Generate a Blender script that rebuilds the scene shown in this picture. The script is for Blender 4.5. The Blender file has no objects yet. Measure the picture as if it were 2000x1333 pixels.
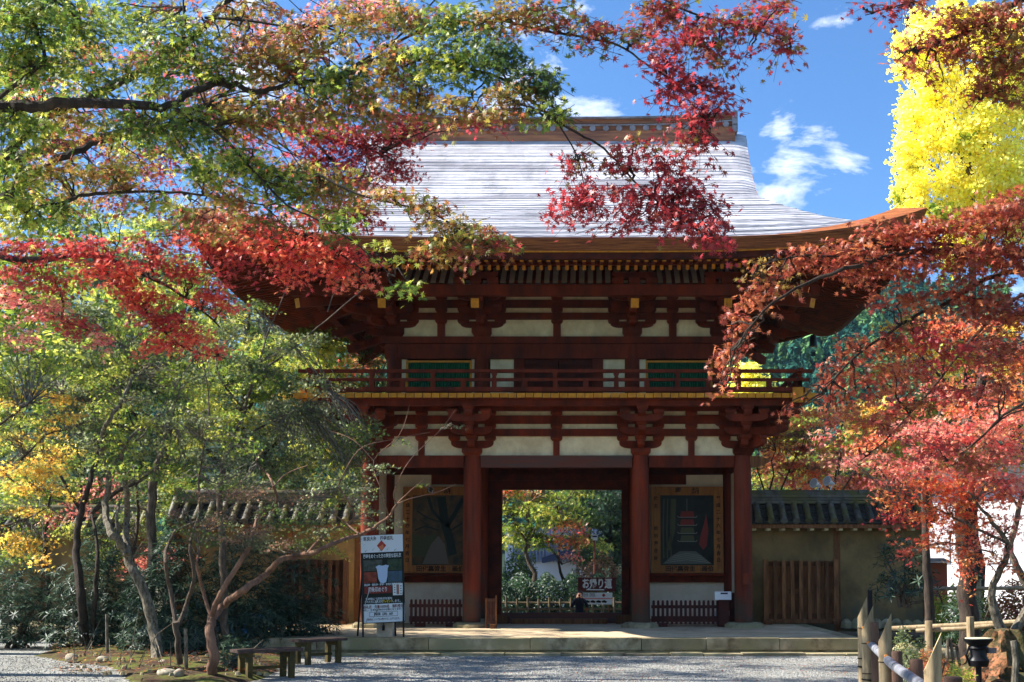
import bpy, bmesh, math, random
import numpy as np
from mathutils import Vector, Matrix, Euler
R = math.radians
random.seed(7)
RNG = np.random.default_rng(11)
S = bpy.context.scene
COL = S.collection

# ---------------------------------------------------------------- camera, sky, sun, exposure
FPX, PX0, PY0, PITCH, EYE = 2420.0, 1150.0, 941.0, R(4.0), 1.6
cam_d = bpy.data.cameras.new('camera')
cam = bpy.data.objects.new('camera', cam_d); COL.objects.link(cam)
cam.location = (0, 0, EYE); cam.rotation_euler = (R(90) + PITCH, 0, 0)
cam_d.sensor_width = 36; cam_d.lens = FPX / 2000 * 36
cam_d.shift_x = -(PX0 - 1000) / 2000; cam_d.shift_y = (PY0 - 666.5) / 2000
cam_d.clip_start = 0.1; cam_d.clip_end = 3000
S.camera = cam
SUN_EL, SUN_AZ = R(41), R(275)          # azimuth clockwise from +Y: 275 = from the left, a little behind the facade plane
sun_dir = Vector((math.sin(SUN_AZ) * math.cos(SUN_EL), math.cos(SUN_AZ) * math.cos(SUN_EL), math.sin(SUN_EL)))
world = bpy.data.worlds.new('World'); S.world = world; world.use_nodes = True
wn = world.node_tree; wn.nodes.clear()
def wnode(t, **kw):
    n = wn.nodes.new(t)
    for k, v in kw.items(): setattr(n, k, v)
    return n
w_out = wnode('ShaderNodeOutputWorld'); w_bg = wnode('ShaderNodeBackground'); w_bg.inputs[1].default_value = 0.066
w_sky = wnode('ShaderNodeTexSky'); w_sky.sky_type = 'NISHITA'; w_sky.sun_disc = False
w_sky.sun_elevation = SUN_EL; w_sky.sun_rotation = SUN_AZ; w_sky.air_density = 1.0; w_sky.dust_density = 0.3; w_sky.ozone_density = 2.2
w_tc = wnode('ShaderNodeTexCoord'); w_map = wnode('ShaderNodeMapping'); w_map.inputs['Scale'].default_value = (1, 1, 2.2)
w_map.inputs['Location'].default_value = (3.1, 0.4, 0.2)
w_n = wnode('ShaderNodeTexNoise'); w_n.inputs['Scale'].default_value = 9.0; w_n.inputs['Detail'].default_value = 9; w_n.inputs['Roughness'].default_value = 0.6
w_n.inputs['Distortion'].default_value = 0.3
w_r = wnode('ShaderNodeValToRGB'); w_r.color_ramp.elements[0].position = 0.56; w_r.color_ramp.elements[1].position = 0.74
w_r.color_ramp.elements[0].color = (0, 0, 0, 1); w_r.color_ramp.elements[1].color = (1, 1, 1, 1)
w_mix = wnode('ShaderNodeMix'); w_mix.data_type = 'RGBA'; w_mix.inputs['B'].default_value = (12, 12.2, 12.6, 1)
w_tint = wnode('ShaderNodeMix'); w_tint.data_type = 'RGBA'; w_tint.blend_type = 'MULTIPLY'; w_tint.inputs['Factor'].default_value = 1
w_tint.inputs['B'].default_value = (0.62, 0.96, 1.30, 1)
L = wn.links.new
L(w_tc.outputs['Generated'], w_map.inputs[0]); L(w_map.outputs[0], w_n.inputs['Vector']); L(w_n.outputs[0], w_r.inputs[0])
L(w_sky.outputs[0], w_tint.inputs['A']); L(w_tint.outputs['Result'], w_mix.inputs['A']); L(w_r.outputs[0], w_mix.inputs['Factor'])
L(w_mix.outputs['Result'], w_bg.inputs[0]); L(w_bg.outputs[0], w_out.inputs[0])
sun_l = bpy.data.lights.new('sun', 'SUN'); sun_l.energy = 5.0; sun_l.angle = R(0.5); sun_l.color = (1.0, 0.95, 0.87)
sun = bpy.data.objects.new('sun', sun_l); COL.objects.link(sun)
sun.rotation_euler = sun_dir.to_track_quat('Z', 'Y').to_euler()
sun.location = (-30, 0, 40)
S.view_settings.view_transform = 'Standard'; S.view_settings.look = 'None'; S.view_settings.gamma = 1
S.view_settings.exposure = 1.4; S.view_settings.use_curve_mapping = False
S.render.engine = 'CYCLES'
S.cycles.max_bounces = 8; S.cycles.transparent_max_bounces = 8; S.cycles.diffuse_bounces = 4; S.cycles.transmission_bounces = 5
S.cycles.use_denoising = True

# ---------------------------------------------------------------- helpers
CT, ST = math.cos(PITCH), math.sin(PITCH)
def W(px, py, Y):
    """world point seen at a pixel of the 2000x1333 photograph at distance Y"""
    a = (px - PX0) / FPX; b = (PY0 - py) / FPX
    dy = CT - b * ST; dz = ST + b * CT
    return Vector((a / dy * Y, Y, EYE + dz / dy * Y))
def zp(py, Y): return W(0, py, Y).z
def xp(px, Y, z=1.6): return (px - PX0) / FPX * (Y * CT + (z - EYE) * ST)
def ppm(Y): return FPX / Y

MATS = {}
def mat(name, color, rough=0.7, var=0.0, vscale=8.0, bump=0.0, bscale=60.0, col2=None, stretch=(1, 1, 1), spec=0.18, metal=0.0, trans=0.0, emis=None, grain=False, obj_var=0.0, mask=(0.35, 0.65), top_moss=None):
    if name in MATS: return MATS[name]
    m = bpy.data.materials.new(name); m.use_nodes = True; nt = m.node_tree
    b = nt.nodes['Principled BSDF']; l = nt.links.new
    b.inputs['Base Color'].default_value = (*color, 1); b.inputs['Roughness'].default_value = rough
    b.inputs['Specular IOR Level'].default_value = spec; b.inputs['Metallic'].default_value = metal
    m.diffuse_color = (*color, 1)
    g = nt.nodes.new('ShaderNodeNewGeometry'); mp = nt.nodes.new('ShaderNodeMapping'); mp.inputs['Scale'].default_value = stretch
    l(g.outputs['Position'], mp.inputs[0])
    last = None
    if var > 0 or col2 is not None:
        n = nt.nodes.new('ShaderNodeTexNoise'); n.inputs['Scale'].default_value = vscale; n.inputs['Detail'].default_value = 7; n.inputs['Roughness'].default_value = 0.62
        l(mp.outputs[0], n.inputs['Vector'])
        mr = nt.nodes.new('ShaderNodeMapRange'); mr.inputs[1].default_value = mask[0]; mr.inputs[2].default_value = mask[1]
        l(n.outputs[0], mr.inputs[0])
        mx = nt.nodes.new('ShaderNodeMix'); mx.data_type = 'RGBA'
        c2 = col2 if col2 is not None else tuple(c * (1 - var) for c in color)
        mx.inputs['A'].default_value = (*color, 1); mx.inputs['B'].default_value = (*c2, 1)
        l(mr.outputs[0], mx.inputs['Factor']); last = mx.outputs['Result']
    if top_moss is not None:
        n = nt.nodes.new('ShaderNodeTexNoise'); n.inputs['Scale'].default_value = 1.7; n.inputs['Detail'].default_value = 5
        l(g.outputs['Position'], n.inputs['Vector'])
        mr = nt.nodes.new('ShaderNodeMapRange'); mr.inputs[1].default_value = 0.42; mr.inputs[2].default_value = 0.6
        l(n.outputs[0], mr.inputs[0]); mx = nt.nodes.new('ShaderNodeMix'); mx.data_type = 'RGBA'
        if last: l(last, mx.inputs['A'])
        else: mx.inputs['A'].default_value = (*color, 1)
        mx.inputs['B'].default_value = (*top_moss, 1); l(mr.outputs[0], mx.inputs['Factor']); last = mx.outputs['Result']
    if obj_var > 0:
        oi = nt.nodes.new('ShaderNodeObjectInfo'); mr = nt.nodes.new('ShaderNodeMapRange'); mr.inputs[3].default_value = 1 - obj_var; mr.inputs[4].default_value = 1 + obj_var
        l(oi.outputs['Random'], mr.inputs[0]); hs = nt.nodes.new('ShaderNodeHueSaturation'); l(mr.outputs[0], hs.inputs['Value'])
        if last: l(last, hs.inputs['Color'])
        else: hs.inputs['Color'].default_value = (*color, 1)
        last = hs.outputs[0]
    if last: l(last, b.inputs['Base Color'])
    if bump > 0:
        n2 = nt.nodes.new('ShaderNodeTexNoise'); n2.inputs['Scale'].default_value = bscale; n2.inputs['Detail'].default_value = 5; n2.inputs['Roughness'].default_value = 0.7
        l(mp.outputs[0], n2.inputs['Vector'])
        bp = nt.nodes.new('ShaderNodeBump'); bp.inputs['Strength'].default_value = min(1, bump); bp.inputs['Distance'].default_value = 0.02
        l(n2.outputs[0], bp.inputs['Height']); l(bp.outputs[0], b.inputs['Normal'])
    if emis: b.inputs['Emission Color'].default_value = (*emis[:3], 1); b.inputs['Emission Strength'].default_value = emis[3]
    MATS[name] = m
    return m

def s2l(r, g, b):
    f = lambda c: (c / 255 / 12.92) if c <= 10 else ((c / 255 + 0.055) / 1.055) ** 2.4
    return (f(r), f(g), f(b))

WORLD = {}                                           # world position of every object made here
def tag(o, label=None, cat=None, group=None, kind=None):
    if label: o['label'] = label
    if cat: o['category'] = cat
    if group: o['group'] = group
    if kind: o['kind'] = kind
    return o
def thing(name, loc, label, cat, group=None):
    o = bpy.data.objects.new(name, None); COL.objects.link(o); o.location = loc; o.empty_display_size = 0.2
    WORLD[o] = Vector(loc)
    return tag(o, label, cat, group)
def link(name, me, mats, parent=None, loc=(0, 0, 0), rot=(0, 0, 0), scale=(1, 1, 1), label=None, kind=None):
    """mesh in local coordinates, loc is the world position"""
    o = bpy.data.objects.new(name, me); COL.objects.link(o)
    if mats is not None and len(me.materials) == 0:
        for m in (mats if isinstance(mats, (list, tuple)) else [mats]): me.materials.append(m)
    loc = Vector(loc)
    if parent is not None:
        o.parent = parent; o.location = loc - WORLD[parent]
    else: o.location = loc
    WORLD[o] = loc; o.rotation_euler = rot; o.scale = scale
    return tag(o, label, None, None, kind)

class MB:
    """collects faces in world coordinates, becomes ONE mesh"""
    def __init__(s): s.v = []; s.f = []; s.mi = []; s.cur = 0
    def add(s, vs, fs):
        o = len(s.v); s.v += [tuple(v) for v in vs]; s.f += [tuple(i + o for i in f) for f in fs]; s.mi += [s.cur] * len(fs)
    def box(s, x0, x1, y0, y1, z0, z1, M=None):
        x0, x1 = min(x0, x1), max(x0, x1); y0, y1 = min(y0, y1), max(y0, y1); z0, z1 = min(z0, z1), max(z0, z1)
        vs = [Vector(p) for p in ((x0, y0, z0), (x1, y0, z0), (x1, y1, z0), (x0, y1, z0), (x0, y0, z1), (x1, y0, z1), (x1, y1, z1), (x0, y1, z1))]
        if M is not None: vs = [M @ v for v in vs]
        s.add(vs, [(3, 2, 1, 0), (4, 5, 6, 7), (0, 1, 5, 4), (1, 2, 6, 5), (2, 3, 7, 6), (3, 0, 4, 7)])
    def beam(s, p, q, w, h, up=(0, 0, 1)):
        p, q = Vector(p), Vector(q); d = (q - p); ln = d.length; d.normalize()
        x = d.cross(Vector(up)).normalized(); u = x.cross(d)
        M = Matrix((x, d, u)).transposed().to_4x4(); M.translation = p
        s.box(-w / 2, w / 2, 0, ln, -h / 2, h / 2, M)
    def tube(s, pts, rad, n=8, cap=True, jag=0):
        pts = [Vector(p) for p in pts]
        if not hasattr(rad, '__len__'): rad = [rad] * len(pts)
        o = len(s.v); ref = None; K = len(pts)
        for i, p in enumerate(pts):
            t = (pts[min(i + 1, K - 1)] - pts[max(i - 1, 0)]).normalized()
            if ref is None: ref = t.orthogonal().normalized()
            ref = (ref - t * ref.dot(t))
            ref = ref.normalized() if ref.length > 1e-6 else t.orthogonal().normalized()
            b = t.cross(ref)
            for k in range(n):
                a = 2 * math.pi * k / n; r = rad[i] * (1 + (jag * random.uniform(-1, 1) if jag else 0))
                s.v.append(tuple(p + (ref * math.cos(a) + b * math.sin(a)) * r))
        for i in range(K - 1):
            for k in range(n):
                a, b2 = o + i * n + k, o + i * n + (k + 1) % n
                s.f.append((a, b2, b2 + n, a + n)); s.mi.append(s.cur)
        if cap:
            s.f.append(tuple(o + k for k in range(n))[::-1]); s.mi.append(s.cur)
            s.f.append(tuple(o + (K - 1) * n + k for k in range(n))); s.mi.append(s.cur)
    def prism(s, pts2, axis, a0, a1):
        """pts2 polygon extruded along axis: 'x' (y,z) 'y' (x,z) 'z' (x,y)"""
        n = len(pts2)
        def mk(p, a): return {'x': (a, p[0], p[1]), 'y': (p[0], a, p[1]), 'z': (p[0], p[1], a)}[axis]
        vs = [mk(p, a0) for p in pts2] + [mk(p, a1) for p in pts2]
        s.add(vs, [tuple(range(n))[::-1], tuple(range(n, 2 * n))] + [(i, (i + 1) % n, n + (i + 1) % n, n + i) for i in range(n)])
    def mesh(s, name, loc=(0, 0, 0), smooth=False):
        me = bpy.data.meshes.new(name); lx, ly, lz = loc
        me.from_pydata([(a - lx, b - ly, c - lz) for a, b, c in s.v], [], s.f); 
        if any(s.mi): me.polygons.foreach_set('material_index', s.mi)
        bm = bmesh.new(); bm.from_mesh(me); bmesh.ops.recalc_face_normals(bm, faces=bm.faces); bm.to_mesh(me); bm.free()
        if smooth:
            me.polygons.foreach_set('use_smooth', [True] * len(me.polygons))
            me.set_sharp_from_angle(angle=R(40))
        me.update(); return me
    def build(s, name, mats, parent=None, smooth=False, label=None, kind=None, at=None):
        loc = at if at is not None else (WORLD[parent] if parent is not None else (0, 0, 0))
        return link(name, s.mesh(name, loc, smooth), mats, parent, loc, label=label, kind=kind)

_cube = None
def cube_mesh(m, key):
    k = ('cube', key)
    if k in MESHES: return MESHES[k]
    b = MB(); b.box(-.5, .5, -.5, .5, -.5, .5); me = b.mesh('block_' + key); me.materials.append(m); MESHES[k] = me; return me
MESHES = {}
def pbox(name, m, parent, x0, x1, y0, y1, z0, z1, rot=(0, 0, 0), label=None):
    """one box part, shares the unit cube of its material"""
    return link(name, cube_mesh(m, m.name), None, parent, ((x0 + x1) / 2, (y0 + y1) / 2, (z0 + z1) / 2), rot, (abs(x1 - x0), abs(y1 - y0), abs(z1 - z0)), label)
def pbeam(name, m, parent, p, q, w, h, label=None):
    p, q = Vector(p), Vector(q); d = q - p
    rot = d.to_track_quat('Y', 'Z').to_euler()
    return link(name, cube_mesh(m, m.name), None, parent, (p + q) / 2, rot, (w, d.length, h), label)

_TXT = {}
def text_mesh(body, size, align='CENTER', bold=0.0):
    c = bpy.data.curves.new('lettering', 'FONT'); c.body = body; c.size = size; c.align_x = align; c.align_y = 'CENTER'; c.offset = bold
    c.resolution_u = 2
    o = bpy.data.objects.new('lettering', c); COL.objects.link(o)
    bpy.context.view_layer.update()
    me = bpy.data.meshes.new_from_object(o.evaluated_get(bpy.context.evaluated_depsgraph_get()))
    bpy.data.objects.remove(o); bpy.data.curves.remove(c)
    me.materials.clear()
    return me
def lettering(body, size, m, parent, loc, tilt=0.0, bold=0.0, align='CENTER', width=None, name='lettering', sx=1.0, roll=0.0):
    me = text_mesh(body, size, align, bold)
    if width:
        n = len(me.vertices); co = np.empty(n * 3); me.vertices.foreach_get('co', co); w = co[0::3].max() - co[0::3].min(); sx = width / w
    return link(name, me, m, parent, loc, (R(90) - tilt, roll, 0), (sx, 1, 1))
# ---------------------------------------------------------------- materials
M_RED = mat('wood_bengara_red', s2l(128, 48, 20), 0.72, vscale=3.0, col2=s2l(74, 30, 14), stretch=(1, 1, 0.35), bump=0.25, bscale=40)
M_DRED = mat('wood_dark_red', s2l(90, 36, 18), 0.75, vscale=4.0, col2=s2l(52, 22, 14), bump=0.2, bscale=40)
M_COL = mat('wood_column_red', s2l(134, 50, 22), 0.7, vscale=2.2, col2=s2l(84, 34, 18), stretch=(3, 3, 0.3), bump=0.35, bscale=30)
M_GREYW = mat('wood_weathered_grey', s2l(84, 68, 62), 0.85, vscale=3.0, col2=s2l(112, 62, 46), stretch=(0.3, 1, 3), bump=0.4, bscale=40)
M_BROWN = mat('wood_brown', s2l(138, 90, 54), 0.8, vscale=5.0, col2=s2l(88, 56, 36), stretch=(3, 3, 0.4), bump=0.4, bscale=50, obj_var=0.38)
M_PLAS = mat('plaster_cream', s2l(246, 228, 182), 0.9, vscale=2.6, col2=s2l(214, 190, 146), bump=0.12, bscale=90)
M_WPLAS = mat('plaster_white', s2l(255, 240, 210), 0.9, vscale=2.2, col2=s2l(238, 216, 184), bump=0.1, bscale=90)
M_OCH = mat('paint_ochre', s2l(216, 146, 40), 0.6, vscale=9.0, col2=s2l(184, 116, 36), obj_var=0.12)
M_GRN = mat('paint_green', s2l(26, 108, 66), 0.6, vscale=9, col2=s2l(18, 76, 50), obj_var=0.15)
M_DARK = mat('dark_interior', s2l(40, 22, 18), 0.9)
M_STONE = mat('stone_granite', s2l(190, 174, 140), 0.85, vscale=4.5, col2=s2l(112, 98, 72), bump=0.6, bscale=45, obj_var=0.22, top_moss=s2l(150, 140, 104))
M_FLOOR = mat('packed_earth_floor', s2l(216, 192, 156), 0.9, vscale=1.2, col2=s2l(176, 154, 122), bump=0.2, bscale=60)
M_BLACK = mat('black_paint', (0.012, 0.012, 0.014), 0.4)
M_INK = mat('black_ink', (0.012, 0.01, 0.01), 0.7)
M_WHITE = mat('white_print', (0.78, 0.78, 0.78), 0.45)
M_SHIN = mat('roof_shingle', s2l(228, 224, 224), 0.36, vscale=1.3, col2=s2l(150, 146, 150), stretch=(0.25, 2.5, 2.5), bump=0.3, bscale=25, spec=0.8, mask=(0.38, 0.62), obj_var=0)
M_EDGE = mat('shingle_edge', s2l(176, 104, 56), 0.75, vscale=5, col2=s2l(112, 62, 36), stretch=(0.5, 0.5, 9), bump=0.7, bscale=22)
M_RIDGE = mat('ridge_board', s2l(196, 124, 72), 0.5, vscale=2.5, col2=s2l(122, 70, 44), stretch=(0.4, 1, 5), bump=0.5, bscale=18, spec=0.6)
M_GREYM = mat('ridge_metal', s2l(150, 146, 150), 0.45, vscale=4, col2=s2l(108, 92, 84), spec=0.7)
M_TILE = mat('roof_tile_grey', s2l(116, 112, 104), 0.5, vscale=5, col2=s2l(74, 70, 60), bump=0.3, bscale=30, obj_var=0.3, top_moss=s2l(104, 98, 58))
M_TILEB = mat('roof_tile_pan', s2l(76, 74, 68), 0.65, vscale=6, col2=s2l(46, 44, 38), bump=0.3, bscale=30)
M_MUD = mat('wall_plaster_ochre', s2l(160, 128, 82), 0.92, vscale=1.1, col2=s2l(108, 88, 58), bump=0.25, bscale=60, mask=(0.3, 0.75))
M_BRONZE = mat('bronze_dark', s2l(58, 66, 60), 0.5, metal=0.6)

def streaks(m, amount, dark, sc=(7, 7, .35), lo=.5, hi=.72):
    """old runs and scuffs in the paint"""
    nt = m.node_tree; b = nt.nodes['Principled BSDF']; l = nt.links.new; src = b.inputs['Base Color'].links[0].from_socket
    g = nt.nodes.new('ShaderNodeNewGeometry'); mp = nt.nodes.new('ShaderNodeMapping'); mp.inputs['Scale'].default_value = sc; l(g.outputs['Position'], mp.inputs[0])
    n = nt.nodes.new('ShaderNodeTexNoise'); n.inputs['Scale'].default_value = 1.4; n.inputs['Detail'].default_value = 8; n.inputs['Roughness'].default_value = .7; l(mp.outputs[0], n.inputs['Vector'])
    mr = nt.nodes.new('ShaderNodeMapRange'); mr.inputs[1].default_value = lo; mr.inputs[2].default_value = hi; mr.inputs[4].default_value = amount; l(n.outputs[0], mr.inputs[0])
    mx = nt.nodes.new('ShaderNodeMix'); mx.data_type = 'RGBA'; l(mr.outputs[0], mx.inputs['Factor']); l(src, mx.inputs['A']); mx.inputs['B'].default_value = (*dark, 1); l(mx.outputs['Result'], b.inputs['Base Color'])
streaks(M_PLAS, .4, s2l(150, 130, 98), (1.6, 1.6, 1.1)); streaks(M_WPLAS, .2, s2l(150, 136, 116), (1.6, 1.6, 1.1)); streaks(M_MUD, .7, s2l(74, 64, 46), (1.4, 1.4, .9)); streaks(M_RED, .6, s2l(58, 30, 22), (9, 9, 1.2)); streaks(M_COL, .7, s2l(92, 66, 52), (10, 10, .5)); streaks(M_SHIN, .45, s2l(120, 118, 118), (1.2, .5, .5), .48, .66); streaks(M_FLOOR, .5, s2l(120, 104, 84), (1.5, 1.5, 1))
def base_wear(m, z0, z1, col):
    nt = m.node_tree; b = nt.nodes['Principled BSDF']; l = nt.links.new; src = b.inputs['Base Color'].links[0].from_socket
    g = nt.nodes.new('ShaderNodeNewGeometry'); sp = nt.nodes.new('ShaderNodeSeparateXYZ'); l(g.outputs['Position'], sp.inputs[0]); n = nt.nodes.new('ShaderNodeTexNoise'); n.inputs['Scale'].default_value = 2.6; n.inputs['Detail'].default_value = 6; l(g.outputs['Position'], n.inputs['Vector'])
    ad = nt.nodes.new('ShaderNodeMath'); ad.operation = 'MULTIPLY_ADD'; ad.inputs[1].default_value = 2.4; l(n.outputs[0], ad.inputs[0]); l(sp.outputs[2], ad.inputs[2])
    mr = nt.nodes.new('ShaderNodeMapRange'); mr.inputs[1].default_value = z0 + 1.2; mr.inputs[2].default_value = z1 + 1.2; mr.inputs[3].default_value = .85; mr.inputs[4].default_value = 0; l(ad.outputs[0], mr.inputs[0])
    mx = nt.nodes.new('ShaderNodeMix'); mx.data_type = 'RGBA'; l(mr.outputs[0], mx.inputs['Factor']); l(src, mx.inputs['A']); mx.inputs['B'].default_value = (*col, 1); l(mx.outputs['Result'], b.inputs['Base Color'])
base_wear(M_COL, .5, 1.3, s2l(72, 62, 50)); base_wear(M_MUD, .2, .9, s2l(96, 90, 72))

# ---------------------------------------------------------------- the gate
XC, F, PZ = -0.72, 27.5, 0.30
YM, YB = F + 2.2, F + 4.4
YC = YM                                           # roof centre line
gate = thing('temple_gate', (XC, YM, PZ), 'large red two storey temple gate with a grey shingled roof and white plaster panels', 'gate')
LX = [-4.14, -1.87, 1.87, 4.14]
G = lambda n: None
def col_mesh(r, h, key):
    k = ('col', key)
    if k not in MESHES:
        b = MB(); zs = [0, h * .25, h * .6, h * .93, h]; b.tube([(0, 0, z) for z in zs], [r, r * 1.0, r, r * .97, r * .9], 24)
        MESHES[k] = b.mesh('column', smooth=True)
    return MESHES[k]
def arm_mesh(Ln, h, w, key='a', m=None):
    """bracket arm: flat top, underside curving up at both ends"""
    k = ('arm', round(Ln, 3), round(h, 3), round(w, 3), m.name)
    if k in MESHES: return MESHES[k]
    n = 5; c = min(0.3 * Ln, h * 1.5); pts = [(-Ln / 2, h), (-Ln / 2, h * 0.62)]
    for i in range(1, n + 1):
        a = i / n * math.pi / 2; pts.append((-Ln / 2 + c * (1 - math.cos(a)), h * 0.62 * (1 - math.sin(a))))
    pts += [(-x, z) for x, z in pts[::-1]]
    b = MB(); b.prism(pts, 'y', -w / 2, w / 2); me = b.mesh('bracket_arm'); me.materials.append(m); MESHES[k] = me; return me
def block_mesh(a, h, m, key=0, b_=None):
    k = ('blk', round(a, 3), round(h, 3), m.name, b_)
    if k in MESHES: return MESHES[k]
    b = MB(); t = a / 2; u = t * 0.74; zs = h * 0.42; d = (b_ or a) / 2; e = d * 0.74
    vs = [(-u, -e, 0), (u, -e, 0), (u, e, 0), (-u, e, 0), (-t, -d, zs), (t, -d, zs), (t, d, zs), (-t, d, zs), (-t, -d, h), (t, -d, h), (t, d, h), (-t, d, h)]
    b.add(vs, [(3, 2, 1, 0), (8, 9, 10, 11)] + [(i, (i + 1) % 4, 4 + (i + 1) % 4, 4 + i) for i in range(4)] + [(4 + i, 4 + (i + 1) % 4, 8 + (i + 1) % 4, 8 + i) for i in range(4)])
    me = b.mesh('bearing_block'); me.materials.append(m); MESHES[k] = me; return me

FF = F - 0.1                                       # front face of wall beams, lower storey
z = {y: zp(y, FF) for y in (795, 803, 812, 828, 838, 852, 861, 876, 890, 913)}
ZC = z[890]
# columns on stones
def stone_base(x, y, r, h, parent):
    b = MB(); n = 11; ang = [2 * math.pi * i / n for i in range(n)]; rr = [r * random.uniform(.88, 1.12) for _ in ang]
    lo = [(x + rr[i] * math.cos(a), y + rr[i] * math.sin(a), PZ - .02) for i, a in enumerate(ang)]
    mi = [(x + rr[i] * .97 * math.cos(a), y + rr[i] * .97 * math.sin(a), PZ + h * random.uniform(.5, .7)) for i, a in enumerate(ang)]
    hi = [(x + rr[i] * .8 * math.cos(a), y + rr[i] * .8 * math.sin(a), PZ + h) for i, a in enumerate(ang)]
    b.add(lo + mi + hi, [tuple(range(2 * n, 3 * n))] + [(i, (i + 1) % n, n + (i + 1) % n, n + i) for i in range(n)] + [(n + i, n + (i + 1) % n, 2 * n + (i + 1) % n, 2 * n + i) for i in range(n)])
    b.build('base_stone', M_STONE, parent, smooth=True)
for yy in (F, YM, YB):
    for lx in LX:
        link('column', col_mesh(0.20, ZC - PZ - .10, 'low'), M_COL, gate, (XC + lx, yy, PZ + .10))
        stone_base(XC + lx, yy, 0.42, 0.11, gate)
# tie beams between the columns (lower storey), front row: centre one weathered grey
def tie(y, zz0, zz1, th, mats):
    for i in range(3):
        pbox('tie_beam', mats[i], gate, XC + LX[i] + .19, XC + LX[i + 1] - .19, y - th / 2, y + th / 2, zz0, zz1)
tie(F, z[913], z[890], .2, [M_RED, M_GREYW, M_RED])
tie(YM, z[913], z[890], .2, [M_DRED] * 3); tie(YB, z[913], z[890], .2, [M_DRED] * 3)
for sx in (-1, 1):
    for a, b_ in ((F, YM), (YM, YB)):
        pbox('tie_beam', M_RED, gate, XC + sx * 4.14 - .1, XC + sx * 4.14 + .1, a + .19, b_ - .19, z[913], z[890])
    for yy in (F, YB):                              # beam noses past the corner columns
        b = MB(); x0 = XC + sx * 4.3; zt, zb = z[890] - .01, z[913] + .01
        b.prism([(x0, zb), (x0 + sx * .18, zb), (x0 + sx * .42, zb + .1), (x0 + sx * .44, zb + .16), (x0 + sx * .2, zt), (x0, zt)], 'y', yy - .09, yy + .09)
        b.build('beam_nose', M_BROWN, gate)
# frieze above: plaster, beams, struts, on front and both sides
def frieze(zlev, x0, x1, yf, cols, mids, th, m, fullz, side=None):
    """zlev: list of (z0,z1) through beams. fullz: (z0,z1) plaster. Runs along X at y=yf (front face yf)."""
    pass
def run_wall(axis, c, out, a0, a1, plaster_z, beams, name_m=M_RED, th=.2, splits=None):
    """axis 'x': wall runs along X at y=c, faces out(-1/+1). splits: plaster panel breaks."""
    sp = splits or [a0, a1]
    for i in range(len(sp) - 1):
        if axis == 'x': pbox('plaster_panel', M_PLAS, gate, sp[i], sp[i + 1], c + .03, c - .03, *plaster_z)
        else: pbox('plaster_panel', M_PLAS, gate, c + .03, c - .03, sp[i], sp[i + 1], *plaster_z)
    for b0, b1 in beams:
        if axis == 'x': pbox('through_beam', name_m, gate, a0, a1, c - th / 2, c + th / 2, b0, b1)
        else: pbox('through_beam', name_m, gate, c - th / 2 - .003, c + th / 2 + .003, a0, a1, b0 + .002, b1 - .002)
beamsL = [(z[852], z[838]), (z[828], z[812]), (z[803], z[795] + .12)]
pl = (z[890] + .005, z[795])
fx = [XC + v for v in (-4.14, -3.0, -1.87, 0, 1.87, 3.0, 4.14)]
run_wall('x', F, -1, XC - 4.5, XC + 4.5, pl, beamsL, splits=fx)
run_wall('x', YB, 1, XC - 4.5, XC + 4.5, pl, beamsL, splits=[fx[0], fx[2], fx[4], fx[6]])
for sx in (-1, 1): run_wall('y', XC + sx * 4.14, sx, F - .36, YB + .36, pl, beamsL, splits=[F, (F + YM) / 2, YM, (YM + YB) / 2, YB])
def strut(x, y, z0, z1, rz, w=.14, tops=()):
    if rz: pbox('strut', M_RED, gate, x - .07, x + .07, y - w / 2, y + w / 2, z0, z1)
    else: pbox('strut', M_RED, gate, x - w / 2, x + w / 2, y - .07, y + .07, z0, z1)
    for t0, t1 in tops: link('bearing_block', block_mesh(.26, t1 - t0, M_RED), None, gate, (x, y, t0), (0, 0, 0))
gapsL = [(z[861], z[852]), (z[838], z[828]), (z[812], z[803])]
for mx in (-3.0, 0, 3.0): strut(XC + mx, F - .03, z[890], z[852], 0, tops=gapsL[0:3])
for sx in (-1, 1):
    for my in (F + 1.1, YM + 1.1): strut(XC + sx * 4.14, my, z[890], z[852], 1, tops=gapsL)

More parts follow.
